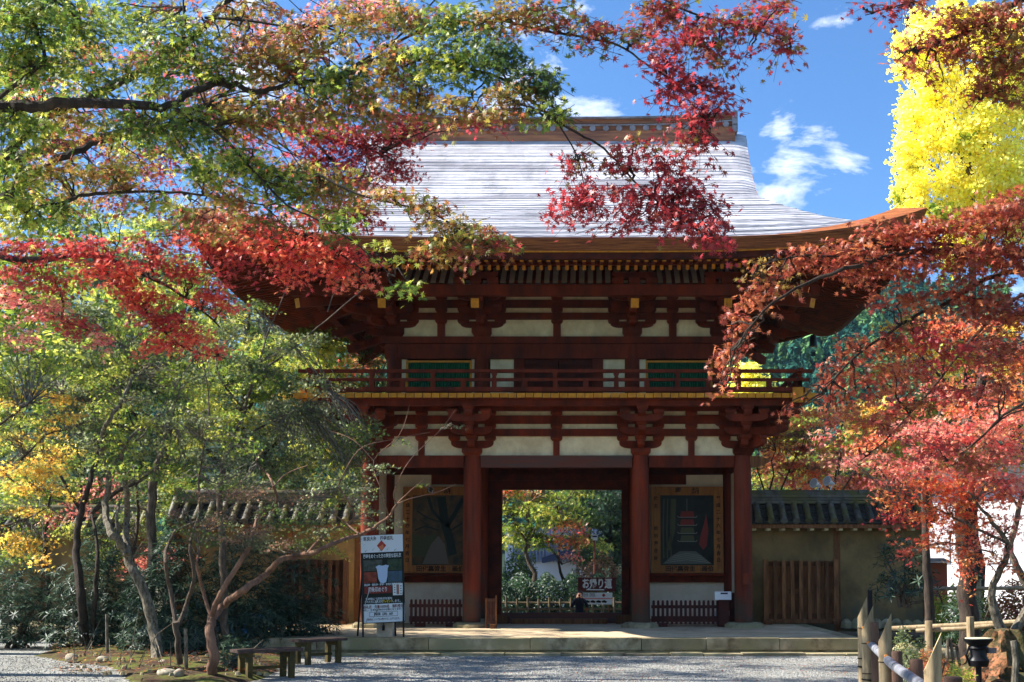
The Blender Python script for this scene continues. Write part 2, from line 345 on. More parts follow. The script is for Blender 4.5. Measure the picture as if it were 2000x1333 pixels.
def bracket_low(x, y, ang, corner=False):
    """stepped bracket set that carries the balcony; ang = outward direction"""
    o = Vector((math.cos(ang), math.sin(ang), 0)); t = Vector((-o.y, o.x, 0)); rz = ang + math.pi / 2
    P = Vector((x, y, 0))
    k = math.sqrt(2) if corner else 1
    if not corner:
        link('bearing_block', block_mesh(.44, z[876] - z[890] + .0, M_RED), None, gate, P + Vector((0, 0, z[890])), (0, 0, rz))
        link('bracket_arm', arm_mesh(.94, z[861] - z[876], .16, m=M_RED), None, gate, P + o * .0 + Vector((0, 0, z[876])), (0, 0, rz))
        for g in gapsL:
            for s_ in (-.40, 0, .40):
                link('bearing_block', block_mesh(.25, g[1] - g[0], M_RED), None, gate, P + t * s_ + o * .03 + Vector((0, 0, g[0])), (0, 0, rz))
    # forward arms, each reaching further
    for (r0, zz0, zz1) in ((.42, z[876], z[861]), (.86, z[852], z[838])):
        ln = r0 * k * 2
        link('bracket_arm', arm_mesh(ln, zz1 - zz0, .15, m=M_RED), None, gate, P + Vector((0, 0, zz0)), (0, 0, ang))
        link('bearing_block', block_mesh(.24, gapsL[0][1] - gapsL[0][0] + .01, M_RED), None, gate, P + o * (r0 * k - .12) + Vector((0, 0, zz1)), (0, 0, rz))
    # short lateral arm at the first step and long one at the second
    if not corner:
        link('bracket_arm', arm_mesh(.9, z[838] - z[852] - .005, .14, m=M_RED), None, gate, P + o * .42 + Vector((0, 0, z[852])), (0, 0, rz))
    zt = zp(808, F - .95); zb = zp(822, F - .95)
    if not corner:
        link('bracket_arm', arm_mesh(.9, zt - zb, .14, m=M_RED), None, gate, P + o * .86 + Vector((0, 0, zb)), (0, 0, rz))
        for s_ in (-.36, .36): link('bearing_block', block_mesh(.22, .1, M_RED), None, gate, P + o * .86 + t * s_ + Vector((0, 0, zt)), (0, 0, rz))
    # nose and top block under the balcony beam
    pz0, pz1 = zp(812, F - 1), zp(800, F - 1)
    link('bracket_arm', arm_mesh(1.08 * k * 2, pz1 - pz0, .17, m=M_RED), None, gate, P + Vector((0, 0, pz0)), (0, 0, ang))
    pz2 = zp(788, F - 1.05)
    link('bearing_block', block_mesh(.25, pz2 - pz1, M_RED), None, gate, P + o * (.99 * k) + Vector((0, 0, pz1)), (0, 0, rz))
    q = zp(840, F - .5)
    if not corner: link('bracket_arm', arm_mesh(.62 * 2, .2, .15, m=M_RED), None, gate, P + Vector((0, 0, zp(832, F - .5))), (0, 0, ang))
for lx in LX: bracket_low(XC + lx, F, -math.pi / 2)
for sx in (-1, 1):
    for yy in (F, YM, YB): bracket_low(XC + sx * 4.14, yy, 0 if sx > 0 else math.pi)
    for yy, sy in ((F, -1), (YB, 1)): bracket_low(XC + sx * 4.14, yy, math.atan2(sy, sx), True)
# balcony
BH = 5.44; BF, BBk = F - 1.27, YB + 1.27
zb0, zb1 = zp(793, F - 1.0), zp(780, F - 1.0)
for yy in (F - .99, YB + .99): pbox('balcony_beam', M_RED, gate, XC - BH + .08, XC + BH - .08, yy - .08, yy + .08, zb0, zb1)
for sx in (-1, 1): pbox('balcony_beam', M_RED, gate, XC + sx * 5.13 - .08, XC + sx * 5.13 + .08, F - .99, YB + .99, zb0 - .003, zb1 - .003)
zf0, zf1 = zp(777, BF), zp(768, BF)
FLZ = zf1
nb = 57; pw = (2 * BH - .5) / nb
M_PLANK = [M_RED, M_OCH]
def plank_mesh(Ln, w, h, key):
    k = ('plank', key)
    if k in MESHES: return MESHES[k]
    b = MB(); b.box(-w / 2, w / 2, 0, Ln, 0, h); me = b.mesh('plank'); 
    for m in M_PLANK: me.materials.append(m)
    for p in me.polygons:
        if p.normal.y < -.9: p.material_index = 1
    MESHES[k] = me; return me
for i in range(nb):
    x = XC - BH + .25 + pw * (i + .5)
    link('floor_plank', plank_mesh(1.62, pw - .014, zf1 - zf0, 'f'), None, gate, (x, BF, zf0 + random.uniform(-.003, .003)))
ns = 33; ps = (BBk - BF - .5) / ns
for sx in (-1, 1):
    for i in range(ns):
        y = BF + .25 + ps * (i + .5)
        link('floor_plank', plank_mesh(1.6, ps - .014, zf1 - zf0, 's'), None, gate, (XC + sx * BH, y, zf0 - .004), (0, 0, R(90) if sx > 0 else R(-90)))
    for yy, o_ in ((BF, -1), (BBk, 1)):
        b = MB(); xx = XC + sx * (BH - .26)
        b.box(xx - .11, xx + .11, yy + o_ * .035, yy - o_ * .06, zp(786, BF), zp(757, BF)); b.build('corner_cap', M_OCH, gate)
        b = MB(); b.box(XC + sx * (BH - .15), XC + sx * (BH + .13), yy, yy - o_ * .2, zf0 - .003, zf1 + .003); b.build('corner_plank', M_OCH, gate)
        b = MB(); b.box(XC + sx * (BH + .03), XC + sx * (BH - .1), yy - o_ * .3, yy - o_ * .09, zp(786, BF), zp(757, BF)); b.build('corner_cap', M_OCH, gate)
# fascia under plank ends and soffit under balcony
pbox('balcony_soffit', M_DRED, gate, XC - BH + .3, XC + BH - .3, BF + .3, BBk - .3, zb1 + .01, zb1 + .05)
pbox('edge_beam', M_RED, gate, XC - BH + .05, XC + BH - .05, BF + .06, BF + .2, zb1 - .02, zf0 - .003)
for sx in (-1, 1): pbox('edge_beam', M_RED, gate, XC + sx * (BH - .13) - .07, XC + sx * (BH - .13) + .07, BF + .2, BBk - .06, zb1 - .02, zf0 - .003)
# railing
ry = BF + .14
zr = {k: zp(k, ry) for k in (766, 757, 745, 739.5, 728.5, 722)}
def railing(p0, p1, n_bay, over):
    p0, p1 = Vector(p0), Vector(p1); d = (p1 - p0).normalized()
    def seg(z0, z1, w, ext): 
        pbeam('rail', M_RED, gate, p0 - d * ext + Vector((0, 0, (z0 + z1) / 2)), p1 + d * ext + Vector((0, 0, (z0 + z1) / 2)), w, z1 - z0)
    off = random.uniform(0, .002)
    seg(zr[766], zr[757], .13, over * .5); seg(zr[745] + off, zr[739.5] + off, .09, over); seg(zr[728.5], zr[722], .085 + off, over * 1.25)
    for i in range(n_bay + 1):
        q = p0.lerp(p1, i / n_bay); tall = i % 2 == 0
        top = zr[728.5] if tall else zr[745]
        link('baluster', MESHES.setdefault(('bal', tall), _bal(top - zr[757], tall)), M_RED, gate, (q.x, q.y, zr[757]), (0, 0, math.atan2(d.y, d.x)))
def _bal(h, tall):
    b = MB()
    if tall:
        b.box(-.05, .05, -.05, .05, 0, h * .62); 
        vs = [(-.05, -.045, h * .62), (.05, -.045, h * .62), (.05, .045, h * .62), (-.05, .045, h * .62), (-.035, -.04, h * .74), (.035, -.04, h * .74), (.035, .04, h * .74), (-.035, .04, h * .74), (-.06, -.045, h * .92), (.06, -.045, h * .92), (.06, .045, h * .92), (-.06, .045, h * .92), (-.06, -.045, h), (.06, -.045, h), (.06, .045, h), (-.06, .045, h)]
        b.add(vs, [(12, 13, 14, 15)] + [(4 * j + i, 4 * j + (i + 1) % 4, 4 * j + 4 + (i + 1) % 4, 4 * j + 4 + i) for j in range(3) for i in range(4)])
    else: b.box(-.055, .055, -.05, .05, 0, h)
    return b.mesh('baluster')
rx = BH - .2
railing((XC - rx, ry, 0), (XC + rx, ry, 0), 16, .22)
for sx in (-1, 1): railing((XC + sx * rx, ry, 0), (XC + sx * rx, BBk - .14, 0), 10, .22)
railing((XC - rx, BBk - .14, 0), (XC + rx, BBk - .14, 0), 16, .22)
# ---------------------------------------------------------------- upper storey
UF = F + .3; UH = 3.68; UB = YB - .3; UM = YM
UFF = UF - .1
u = {y: zp(y, UFF) for y in (577, 586, 601, 611, 624, 632, 640, 659, 672, 701, 704, 760)}
UX = [-3.68, -1.70, 1.70, 3.68]
for yy in (UF, UM, UB):
    for lx in UX: link('upper_column', col_mesh(.17, u[672] - FLZ, 'up'), M_RED, gate, (XC + lx, yy, FLZ))
# head beams
for yy in (UF, UB):
    pbox('head_beam', M_RED, gate, XC - UH - .2, XC + UH + .2, yy - .13, yy + .13, u[701], u[672])
    pbox('head_plate', M_RED, gate, XC - UH - .32, XC + UH + .32, yy - .2, yy + .2, u[672] + .003, u[659])
for sx in (-1, 1):
    pbox('head_beam', M_RED, gate, XC + sx * UH - .13, XC + sx * UH + .13, UF + .13, UB - .13, u[701], u[672])
    pbox('head_plate', M_RED, gate, XC + sx * UH - .2, XC + sx * UH + .2, UF + .2, UB - .2, u[672] + .003, u[659] - .002)
pbox('sill_beam', M_RED, gate, XC - UH - .15, XC + UH + .15, UF - .14, UF + .14, FLZ + .003, FLZ + .12)
# wall filling, front: plaster backing, windows, door
wz0, wz1 = FLZ + .12, u[701]
def panel(px0, px1):
    x0, x1 = xp(px0, UF, 6.2), xp(px1, UF, 6.2); pbox('wall_panel', M_PLAS, gate, x0, x1, UF - .02, UF + .04, wz0, wz1)
for a, b_ in ((785, 795), (921, 935), (958, 1008), (1174, 1226), (1248, 1262), (1390, 1404)): panel(a, b_)
def lattice_window(px0, px1):
    x0, x1 = xp(px0, UF, 6.3), xp(px1, UF, 6.3); z0, z1 = u[760] - .02, u[704]
    f = MB(); w = .045
    f.box(x0, x1, UF - .07, UF + .02, z1 - w, z1); f.box(x0, x1, UF - .07, UF + .02, z0, z0 + w)
    f.box(x0, x0 + w, UF - .07, UF + .02, z0 + w, z1 - w); f.box(x1 - w, x1, UF - .07, UF + .02, z0 + w, z1 - w)
    win = f.build('window', M_OCH, gate, at=((x0 + x1) / 2, UF, z0))
    n = 26; pw_ = (x1 - x0 - 2 * w) / n
    bk = MB(); bk.box(x0 + w, x1 - w, UF + .03, UF + .05, z0 + w, z1 - w); bk.build('window_back', mat('green_backing', s2l(12, 60, 40), .8), win)
    for i in range(n):
        x = x0 + w + pw_ * (i + .5)
        link('slat', cube_mesh(M_GRN, 'paint_green'), None, win, (x, UF - .01, (z0 + z1) / 2), (0, 0, R(45)), (pw_ * .58, pw_ * .58, z1 - z0 - 2 * w))
    pbox('wall_board', M_RED, gate, x0, x1, UF - .05, UF + .04, wz0, z0)
lattice_window(794, 922); lattice_window(1261, 1391)
dx0, dx1 = xp(1004, UF, 6.3), xp(1178, UF, 6.3)
for a, b_ in ((0, .12), (.88, 1)): pbox('door_post', M_RED, gate, dx0 + (dx1 - dx0) * a, dx0 + (dx1 - dx0) * b_, UF - .09, UF + .07, wz0, wz1)
dm = (dx0 + dx1) / 2; dw = (dx1 - dx0) * .38
for s_ in (-1, 1):
    dr = MB(); a, b_ = sorted((dm, dm + s_ * dw)); dr.box(a + .008, b_ - .004, UF - .03, UF + .02, wz0, wz1); d = dr.build('door', M_DRED, gate)
    for k in (.08, .5, .92):
        zz = wz0 + (wz1 - wz0) * k; pbox('door_rail', M_DRED, d, a + .012, b_ - .01, UF - .05, UF - .03, zz - .05, zz + .05)
for sx in (-1, 1):
    for a, b_ in ((UF, UM), (UM, UB)):
        pbox('wall_panel', M_PLAS, gate, XC + sx * UH - .03, XC + sx * UH + .03, a + .15, b_ - .15, wz0, wz1)
pbox('wall_panel', M_PLAS, gate, XC - UH, XC + UH, UB - .03, UB + .03, wz0, wz1)
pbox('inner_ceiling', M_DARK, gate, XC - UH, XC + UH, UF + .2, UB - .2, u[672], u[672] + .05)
# upper frieze
beamsU = [(u[624], u[611]), (u[601], u[586]), (u[577], zp(556, UFF))]
plU = (u[659] + .004, zp(556, UFF))
ux = [XC + v for v in (-3.68, -2.62, -1.70, 0, 1.70, 2.62, 3.68)]
run_wall('x', UF, -1, XC - 4.1, XC + 4.1, plU, beamsU, splits=ux)
run_wall('x', UB, 1, XC - 4.1, XC + 4.1, plU, beamsU, splits=[ux[0], ux[2], ux[4], ux[6]])
for sx in (-1, 1): run_wall('y', XC + sx * UH, sx, UF - .36, UB + .36, plU, beamsU, splits=[UF, UM, UB])
gapsU = [(u[632], u[624]), (u[611], u[601]), (u[586], u[577])]
for mx in (-2.62, 0, 2.62): strut(XC + mx, UF - .03, u[659], u[624], 0, w=.17, tops=gapsU)
for sx in (-1, 1):
    for my in (UF + .95, UM + .95): strut(XC + sx * UH, my, u[659], u[624], 1, tops=gapsU)
PY_ = UF - 1.62                                     # eave purlin line
pz0, pz1 = zp(577, PY_ - .08), zp(556, PY_ - .08)
def bracket_up(x, y, ang, corner=False):
    o = Vector((math.cos(ang), math.sin(ang), 0)); t = Vector((-o.y, o.x, 0)); rz = ang + math.pi / 2; P = Vector((x, y, 0)); V = lambda zz: Vector((0, 0, zz))
    k = math.sqrt(2) if corner else 1
    if not corner:
        link('bearing_block', block_mesh(.44, u[640] - u[659], M_RED), None, gate, P + V(u[659]), (0, 0, rz))
        link('bracket_arm', arm_mesh(.98, u[632] - u[640] + .05, .16, m=M_RED), None, gate, P + V(u[640]), (0, 0, rz))
        for g in gapsU:
            for s_ in (-.42, 0, .42): link('bearing_block', block_mesh(.25, g[1] - g[0], M_RED), None, gate, P + t * s_ + o * .03 + V(g[0]), (0, 0, rz))
    steps = [(.5, u[640], u[632] + .05), (.98, u[624], u[611]), ]
    for r0, a, b_ in steps:
        link('bracket_arm', arm_mesh(r0 * k * 2, b_ - a, .15, m=M_RED), None, gate, P + V(a), (0, 0, ang))
        link('bearing_block', block_mesh(.24, .1, M_RED), None, gate, P + o * (r0 * k - .1) + V(b_), (0, 0, rz))
        if not corner:
            link('bracket_arm', arm_mesh(.95, .15, .14, m=M_RED), None, gate, P + o * (r0 - .06) + V(b_ + .1), (0, 0, rz))
            for s_ in (-.38, .38): link('bearing_block', block_mesh(.22, .09, M_RED), None, gate, P + o * (r0 - .06) + t * s_ + V(b_ + .25), (0, 0, rz))
    # tail rafter with ochre end, slanting down and out
    end = P + o * (1.78 * k) + V(zp(591, UF - 1.85)); start = P + o * (-.3) + V(zp(591, UF - 1.85) + .62 + (.0))
    d = end - start; ln = d.length
    me = plank_mesh(ln, .17, .2, 'tail%.2f' % ln)
    q = (-d).to_track_quat('Y', 'Z').to_euler()
    link('tail_rafter', me, None, gate, end - V(.1), q)
    if not corner:
        zt = zp(580, UF - 1.6)
        link('bearing_block', block_mesh(.3, .12, M_RED), None, gate, P + o * 1.5 + V(zt - .07), (0, 0, rz))
        link('bracket_arm', arm_mesh(1.0, pz0 - zt - .04, .16, m=M_RED), None, gate, P + o * 1.6 + V(zt + .04), (0, 0, rz))
        # blocks and purlin saddle seen above the purlin
        for s_ in (-.36, 0, .36): link('bearing_block', block_mesh(.24, .16, M_RED), None, gate, P + o * 1.57 + t * s_ + V(pz1 - .0), (0, 0, rz))
        link('bracket_arm', arm_mesh(.95, .14, .18, m=M_RED), None, gate, P + o * 1.5 + V(pz1 + .16), (0, 0, rz))
for lx in UX: bracket_up(XC + lx, UF, -math.pi / 2)
for sx in (-1, 1):
    for yy in (UF, UM, UB): bracket_up(XC + sx * UH, yy, 0 if sx > 0 else math.pi)
    for yy, sy in ((UF, -1), (UB, 1)): bracket_up(XC + sx * UH, yy, math.atan2(sy, sx), True)
# purlins all round
ph = UH + 1.62
for yy in (PY_, UB + 1.62): pbox('eave_purlin', M_RED, gate, XC - ph - .35, XC + ph + .35, yy - .09, yy + .09, pz0, pz1)
for sx in (-1, 1): pbox('eave_purlin', M_RED, gate, XC + sx * ph - .09, XC + sx * ph + .09, PY_ - .35, UB + 1.97, pz0 + .004, pz1 - .004)
# white ribbed coving between purlin and wall
cz0, cz1 = zp(553, PY_ + .1), zp(521, PY_ + .75)
cb = MB(); cb.add([(XC - 5, PY_ + .09, cz0), (XC + 5, PY_ + .09, cz0), (XC + 5, PY_ + .78, cz1 + .02), (XC - 5, PY_ + .78, cz1 + .02)], [(0, 1, 2, 3)])
cb.build('coving_panel', M_WPLAS, gate)
for i in range(54):
    x = XC - 4.98 + i * .188
    pbeam('coving_rib', M_RED, gate, (x, PY_ + .08, cz0), (x, PY_ + .78, cz1), .07, .06)
pbox('coving_beam', M_RED, gate, XC - 5, XC + 5, PY_ + .74, PY_ + .9, cz1 - .02, cz1 + .14)
# ---------------------------------------------------------------- roof
HX, HY = 7.43, 5.55
RF = YC - HY                                        # front eave line Y=24.15
Z0 = zp(466, RF)
T1, GX = 2.93, 4.5
def gz(t): return Z0 + .42 * t + .058 * t * t
def up(x, y, amp=.6): return amp * (min(1, abs(x) / HX) ** 4.6) * (min(1, abs(y) / HY) ** 3.4)
def roof_patch(b, side):
    """stepped courses. side in 'front','back','left','right'"""
    c = .122; n = int((HY if side in ('front', 'back') else T1) / c); T = HY if side in ('front', 'back') else T1
    c = T / n; NX = 90
    prev = None; rdz = RNG.uniform(.006, .026, 64)
    wob = RNG.normal(0, .003, (2 * n + 4, NX + 1))
    rows = []
    for i in range(n + 1):
        t = i * c
        if i > 0: rows.append((t, 0.0, i))
        if i < n: rows.append((t, rdz[i % len(rdz)], i))
    for (t, dz, ii) in rows:
        r = []
        for k in range(NX + 1):
            s_ = -1 + 2 * k / NX
            if side in ('front', 'back'):
                hw = HX - t if t < T1 else GX + .0105 * (t - T1) ** 2
                x = s_ * hw; y = -(HY - t)
                zz = gz(t)
                if t >= T1:
                    d_ = max(0, (abs(x) - (hw - .42)) / .42); zz -= .07 * d_ ** 2 * min(1, (t - T1) / .5)
                zz += up(x, y)
                if side == 'back': y = -y
            else:
                hw = HY - t; y = s_ * hw; x = HX - t; zz = gz(t) + up(x, y)
                if side == 'left': x = -x
            # ragged course ends
            w_ = wob[ii, k] * 1.0
            r.append((XC + x, YC + y, zz + dz + w_ * (1 if dz else .3)))
        o = len(b.v); b.v += r
        if prev is not None:
            for k in range(NX): b.f.append((prev + k, prev + k + 1, o + k + 1, o + k)); b.mi.append(0)
        prev = o
b = MB()
for sd in ('front', 'back', 'left', 'right'): roof_patch(b, sd)
roof = b.build('roof', M_SHIN, gate)
# verge (gable edge) thickness and gable wall
for sx in (-1, 1):
    v = MB()
    for sy in (-1, 1):
        N = 18; pr = None
        for i in range(N + 1):
            t = T1 + (HY - T1) * i / N; hw = GX + .0105 * (t - T1) ** 2
            zt = gz(t) - .07 * min(1, (t - T1) / .5) + up(hw, HY - t); y = YC + sy * (HY - t)
            r = [(XC + sx * hw, y, zt + .02), (XC + sx * (hw + .015), y, zt - .16), (XC + sx * (hw - .12), y, zt - .2), (XC + sx * (hw - .5), y, zt - .22)]
            o = len(v.v); v.v += r
            if pr is not None:
                for k in range(3): v.f.append((pr + k, pr + k + 1, o + k + 1, o + k)); v.mi.append(0)
            pr = o
    v.build('gable_verge', M_EDGE, roof)
    g = MB(); ptsg = []
    N = 14
    for i in range(N + 1):
        t = T1 + (HY - T1) * i / N; ptsg.append((YC - (HY - t), gz(t) - .3))
    ptsg += [(2 * YC - y, zz) for y, zz in ptsg[::-1][1:]]
    ptsg = [(ptsg[0][0], gz(T1) - .8)] + ptsg + [(ptsg[-1][0], gz(T1) - .8)]
    g.prism(ptsg, 'x', XC + sx * (GX - .75), XC + sx * (GX - .65)); g.build('gable_wall', M_PLAS, gate)
    for sy in (-1, 1):
        pbeam('barge_board', M_RED, gate, (XC + sx * (GX - .3), YC + sy * (HY - T1 - .1), gz(T1) - .15), (XC + sx * (GX - .3), YC, gz(HY) - .45), .08, .3)
# eave edge: layered shingle butts, then board, around the perimeter
def perim(nx=60, ny=44):
    P = []
    for i in range(nx): P.append((-HX + 2 * HX * i / nx, -HY))
    for i in range(ny): P.append((HX, -HY + 2 * HY * i / ny))
    for i in range(nx): P.append((HX - 2 * HX * i / nx, HY))
    for i in range(ny): P.append((-HX, HY - 2 * HY * i / ny))
    return P
def ring(name, prof, m, kind=None, parent=gate):
    """prof: list of (inset, z offset) swept round the eaves, closed loop"""
    b = MB(); P = perim(); n = len(P); K = len(prof)
    for x, y in P:
        for ins, dz in prof:
            fx_ = (HX - ins) / HX; fy_ = (HY - ins) / HY
            b.v.append((XC + x * fx_, YC + y * fy_, Z0 + up(x, y) + dz))
    for i in range(n):
        for k in range(K):
            a, c = i * K + k, i * K + (k + 1) % K; j = (i + 1) % n
            b.f.append((a, c, j * K + (k + 1) % K, j * K + k)); b.mi.append(0)
    return b.build(name, m, parent)
zz = [0.02, -.03, -.032, -.08, -.082, -.13, -.132, -.18, -.182, -.225]
prof = [(.0, .02), (.0, -.03), (.018, -.032), (.018, -.08), (.034, -.082), (.034, -.13), (.05, -.132), (.05, -.18), (.066, -.182), (.066, -.225), (.5, -.225), (.5, .16)]
ring('roof_edge', prof, M_EDGE)
ring('gilt_line', [(.09, -.226), (.09, -.25), (.2, -.25), (.2, -.226)], M_OCH)
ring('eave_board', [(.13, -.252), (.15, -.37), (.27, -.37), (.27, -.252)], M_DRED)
# soffit boards
def soff(t): 
    return (-.33 + .17 * (t - .2)) if t < 1.2 else (-.16 + .30 * (t - 1.2) + .02)
b = MB(); P = perim(); tt = [.2, .7, 1.19, 1.21, 2.4, 3.9]
for x, y in P:
    for t in tt:
        b.v.append((XC + x * (HX - t) / HX, YC + y * (HY - t) / HY, Z0 + up(x, y) * max(0, 1 - t / 6) + soff(t)))
n = len(P); K = len(tt)
for i in range(n):
    j = (i + 1) % n
    for k in range(K - 1): b.f.append((i * K + k, i * K + k + 1, j * K + k + 1, j * K + k)); b.mi.append(0)
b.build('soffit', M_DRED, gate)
# rafters
def upt(x, y, t): return up(x, y) * max(0, 1 - t / 6)
def rafters():
    pit = .1785; w = .072
    for side in range(3):                            # front, right, left
        half = HX if side == 0 else HY; n = int((half - .3) / pit)
        for i in range(-n, n + 1):
            a = i * pit + (pit / 2 if side == 0 else 0)
            if abs(a) > half - .32: continue
            lim = half - abs(a) - .05
            for kind, t0, t1, zo in (('flying_rafter', .30, 1.5, 0), ('base_rafter', 1.16, 3.9, 0)):
                t1 = min(t1, lim)
                if t1 - t0 < .1: continue
                def pnt(t):
                    if side == 0: x, y, ex, ey = a, -(HY - t), a, -HY
                    elif side == 1: x, y, ex, ey = HX - t, a, HX, a
                    else: x, y, ex, ey = -(HX - t), a, -HX, a
                    if kind == 'flying_rafter': zz_ = -.362 + .17 * (t - .2) - .005
                    else: zz_ = -.295 + .30 * (t - 1.2)
                    # soffit is radial: sample upturn at the eave point straight outwards
                    sc = half / max(.01, half - t)
                    exx = min(HX, abs(ex) * (HX / (HX - t)) if side == 0 else HX); eyy = min(HY, abs(ey) * (HY / (HY - t)) if side else HY)
                    return Vector((XC + x, YC + y, Z0 + zz_ + upt(exx, eyy, t)))
                p, q = pnt(t0), pnt(t1); d = q - p
                hgt = .085 if kind == 'flying_rafter' else .1
                key = 'raf%s%.1f' % (kind[0], d.length)
                k = ('plank', key)
                if k not in MESHES:
                    me = plank_mesh(1.0, w, hgt, key)
                o = link(kind, MESHES[k], None, gate, p - Vector((0, 0, hgt * .5)), d.to_track_quat('Y', 'Z').to_euler(), (1, d.length, 1))
rafters()
ring('rafter_beam', [(1.14, -.245), (1.14, -.18), (1.24, -.17), (1.24, -.245)], M_RED)
# hip rafters and wind bells
for sx in (-1, 1):
    for sy in (-1, 1):
        z_t = Z0 + up(HX, HY) - .30
        p = Vector((XC + sx * (HX - .25), YC + sy * (HY - .25), z_t)); q = Vector((XC + sx * (HX - 4), YC + sy * (HY - 4), Z0 + .45))
        mid = Vector((XC + sx * (HX - 1.7), YC + sy * (HY - 1.7), Z0 - .12))
        pbeam('hip_rafter', M_RED, gate, p, mid, .22, .26)
        pbeam('hip_rafter', M_RED, gate, mid + Vector((sx * .12, sy * .12, -.12)), q, .24, .26)
# ridge
RB = zp(272, YC); RTt = zp(238, YC)
RL = 4.2
hR = RTt - RB
def bow(x): return .12 * (abs(x) / RL) ** 3
def ridge_course(name, z0, z1, half, m, bulge=0):
    b = MB(); N = 24
    for i in range(N + 1):
        x = -RL - bulge + (2 * RL + 2 * bulge) * i / N
        for yy, zz_ in ((-half, z0), (half, z0), (half, z1), (-half, z1)): b.v.append((XC + x, YC + yy, zz_ + bow(x) + 0))
    for i in range(N):
        for k in range(4): a = i * 4 + k; c = i * 4 + (k + 1) % 4; b.f.append((a, c, c + 4, a + 4)); b.mi.append(0)
    b.f += [(0, 1, 2, 3), tuple(N * 4 + k for k in (3, 2, 1, 0))]; b.mi += [0, 0]
    return b.build(name, m, gate)
ridge_course('ridge_base', RB - .25, RB + hR * .22, .30, M_RIDGE)
ridge_course('ridge_band', RB + hR * .22, RB + hR * .50, .25, M_RIDGE)
ridge_course('ridge_lath', RB + hR * .50, RB + hR * .56, .33, M_GREYM, .03)
for i in range(4): ridge_course('ridge_course', RB + hR * (.56 + .085 * i), RB + hR * (.56 + .085 * i + .075), .26 + .012 * (i % 2), M_RIDGE)
ridge_course('ridge_cap', RB + hR * .90, RB + hR * 1.0, .34, M_GREYM, .05)
bb = MB(); bb.tube([(0, 0, 0), (0, -.07, 0), (0, -.075, 0)], [.075, .075, .05], 14)
bm_ = bb.mesh('ridge_boss', smooth=True)
for i in range(26):
    x = -4.05 + i * .324
    link('ridge_boss', bm_, M_GREYM, gate, (XC + x, YC - .25, RB + hR * .36 + bow(x)))
for sx in (-1, 1):
    for (a, b_) in ((-.06, .26), (.34, .62), (.70, 1.04)):
        pbox('ridge_end', M_GREYM, gate, XC + sx * RL, XC + sx * (RL + .13), YC - .36, YC + .36, RB + hR * a + .1, RB + hR * b_ + .12)
    pbox('ridge_end_plate', M_RIDGE, gate, XC + sx * RL, XC + sx * (RL + .07), YC - .30, YC + .30, RB - .2, RTt + .1)
# ---------------------------------------------------------------- passage and niches (lower storey interior)
ox0, ox1, oz1 = xp(980, YM), xp(1214, YM), zp(957, YM)
pbox('door_frame', M_DRED, gate, XC - 1.67, ox0, YM - .12, YM + .12, PZ, oz1 + .1)
pbox('door_frame', M_DRED, gate, ox1, XC + 1.67, YM - .12, YM + .12, PZ, oz1 + .1)
pbox('door_lintel', M_DRED, gate, XC - 1.67, XC + 1.67, YM - .125, YM + .125, oz1, z[913] - .002)
pbox('lintel_beam', M_DRED, gate, XC - 1.67, XC + 1.67, YM - .2, YM - .127, zp(940, YM), zp(927, YM))
pbox('threshold', M_GREYW, gate, ox0 - .05, ox1 + .05, YM - .1, YM + .1, PZ, zp(1197, YM))
pbox('door_sill', M_BROWN, gate, ox0 + .25, ox1 - .35, YM - .55, YM - .3, PZ, zp(1209, YM - .5))
for a in (ox0 - .25, ox1 - .15):
    pbox('sill_block', M_BROWN, gate, a, a + .45, YM - .45, YM - .13, PZ, PZ + .2)
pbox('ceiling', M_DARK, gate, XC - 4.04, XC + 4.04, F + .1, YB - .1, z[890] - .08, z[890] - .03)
# passage side walls (planked) between front row and middle row
for sx in (-1, 1):
    n = 9
    for r0, r1 in ((F + .2, YM - .2), (YM + .2, YB - .2)):
        for i in range(n):
            a = r0 + (r1 - r0) * i / n; b_ = r0 + (r1 - r0) * (i + 1) / n - .008
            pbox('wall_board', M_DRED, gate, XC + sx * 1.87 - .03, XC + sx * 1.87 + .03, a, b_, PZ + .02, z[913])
    # niche back wall at the middle row
    x0, x1 = sorted((XC + sx * 2.07, XC + sx * 3.94))
    pbox('niche_wall', M_WPLAS, gate, x0, x1, YM - .03, YM + .03, PZ, z[913])
    pbox('niche_beam', M_RED, gate, x0, x1, YM - .12, YM - .03, zp(1138, YM), zp(1122, YM))
    pbox('niche_shelf', M_RED, gate, x0, x1, YM - .28, YM - .12, zp(1125, YM), zp(1120, YM))
    hx = XC + sx * 2.07; hb = sorted((hx, hx + sx * .98)); pbox('niche_board', M_RED, gate, hb[0], hb[1], YM - .1, YM - .03, zp(947, YM), z[913])
    # outer side walls
    for r0, r1 in ((F + .2, YM - .2), (YM + .2, YB - .2)): pbox('side_wall', M_WPLAS, gate, XC + sx * 4.14 - .03, XC + sx * 4.14 + .03, r0, r1, PZ, z[913])
    b = MB(); b.box(x0, x1, YB - .03, YB + .03, PZ, z[913]); b.build('niche_wall', M_WPLAS, gate)
pbox('column_box', M_COL, gate, xp(1453, F) - .06, xp(1453, F) + .08, F - .26, F - .18, zp(1142, F), zp(1120, F))
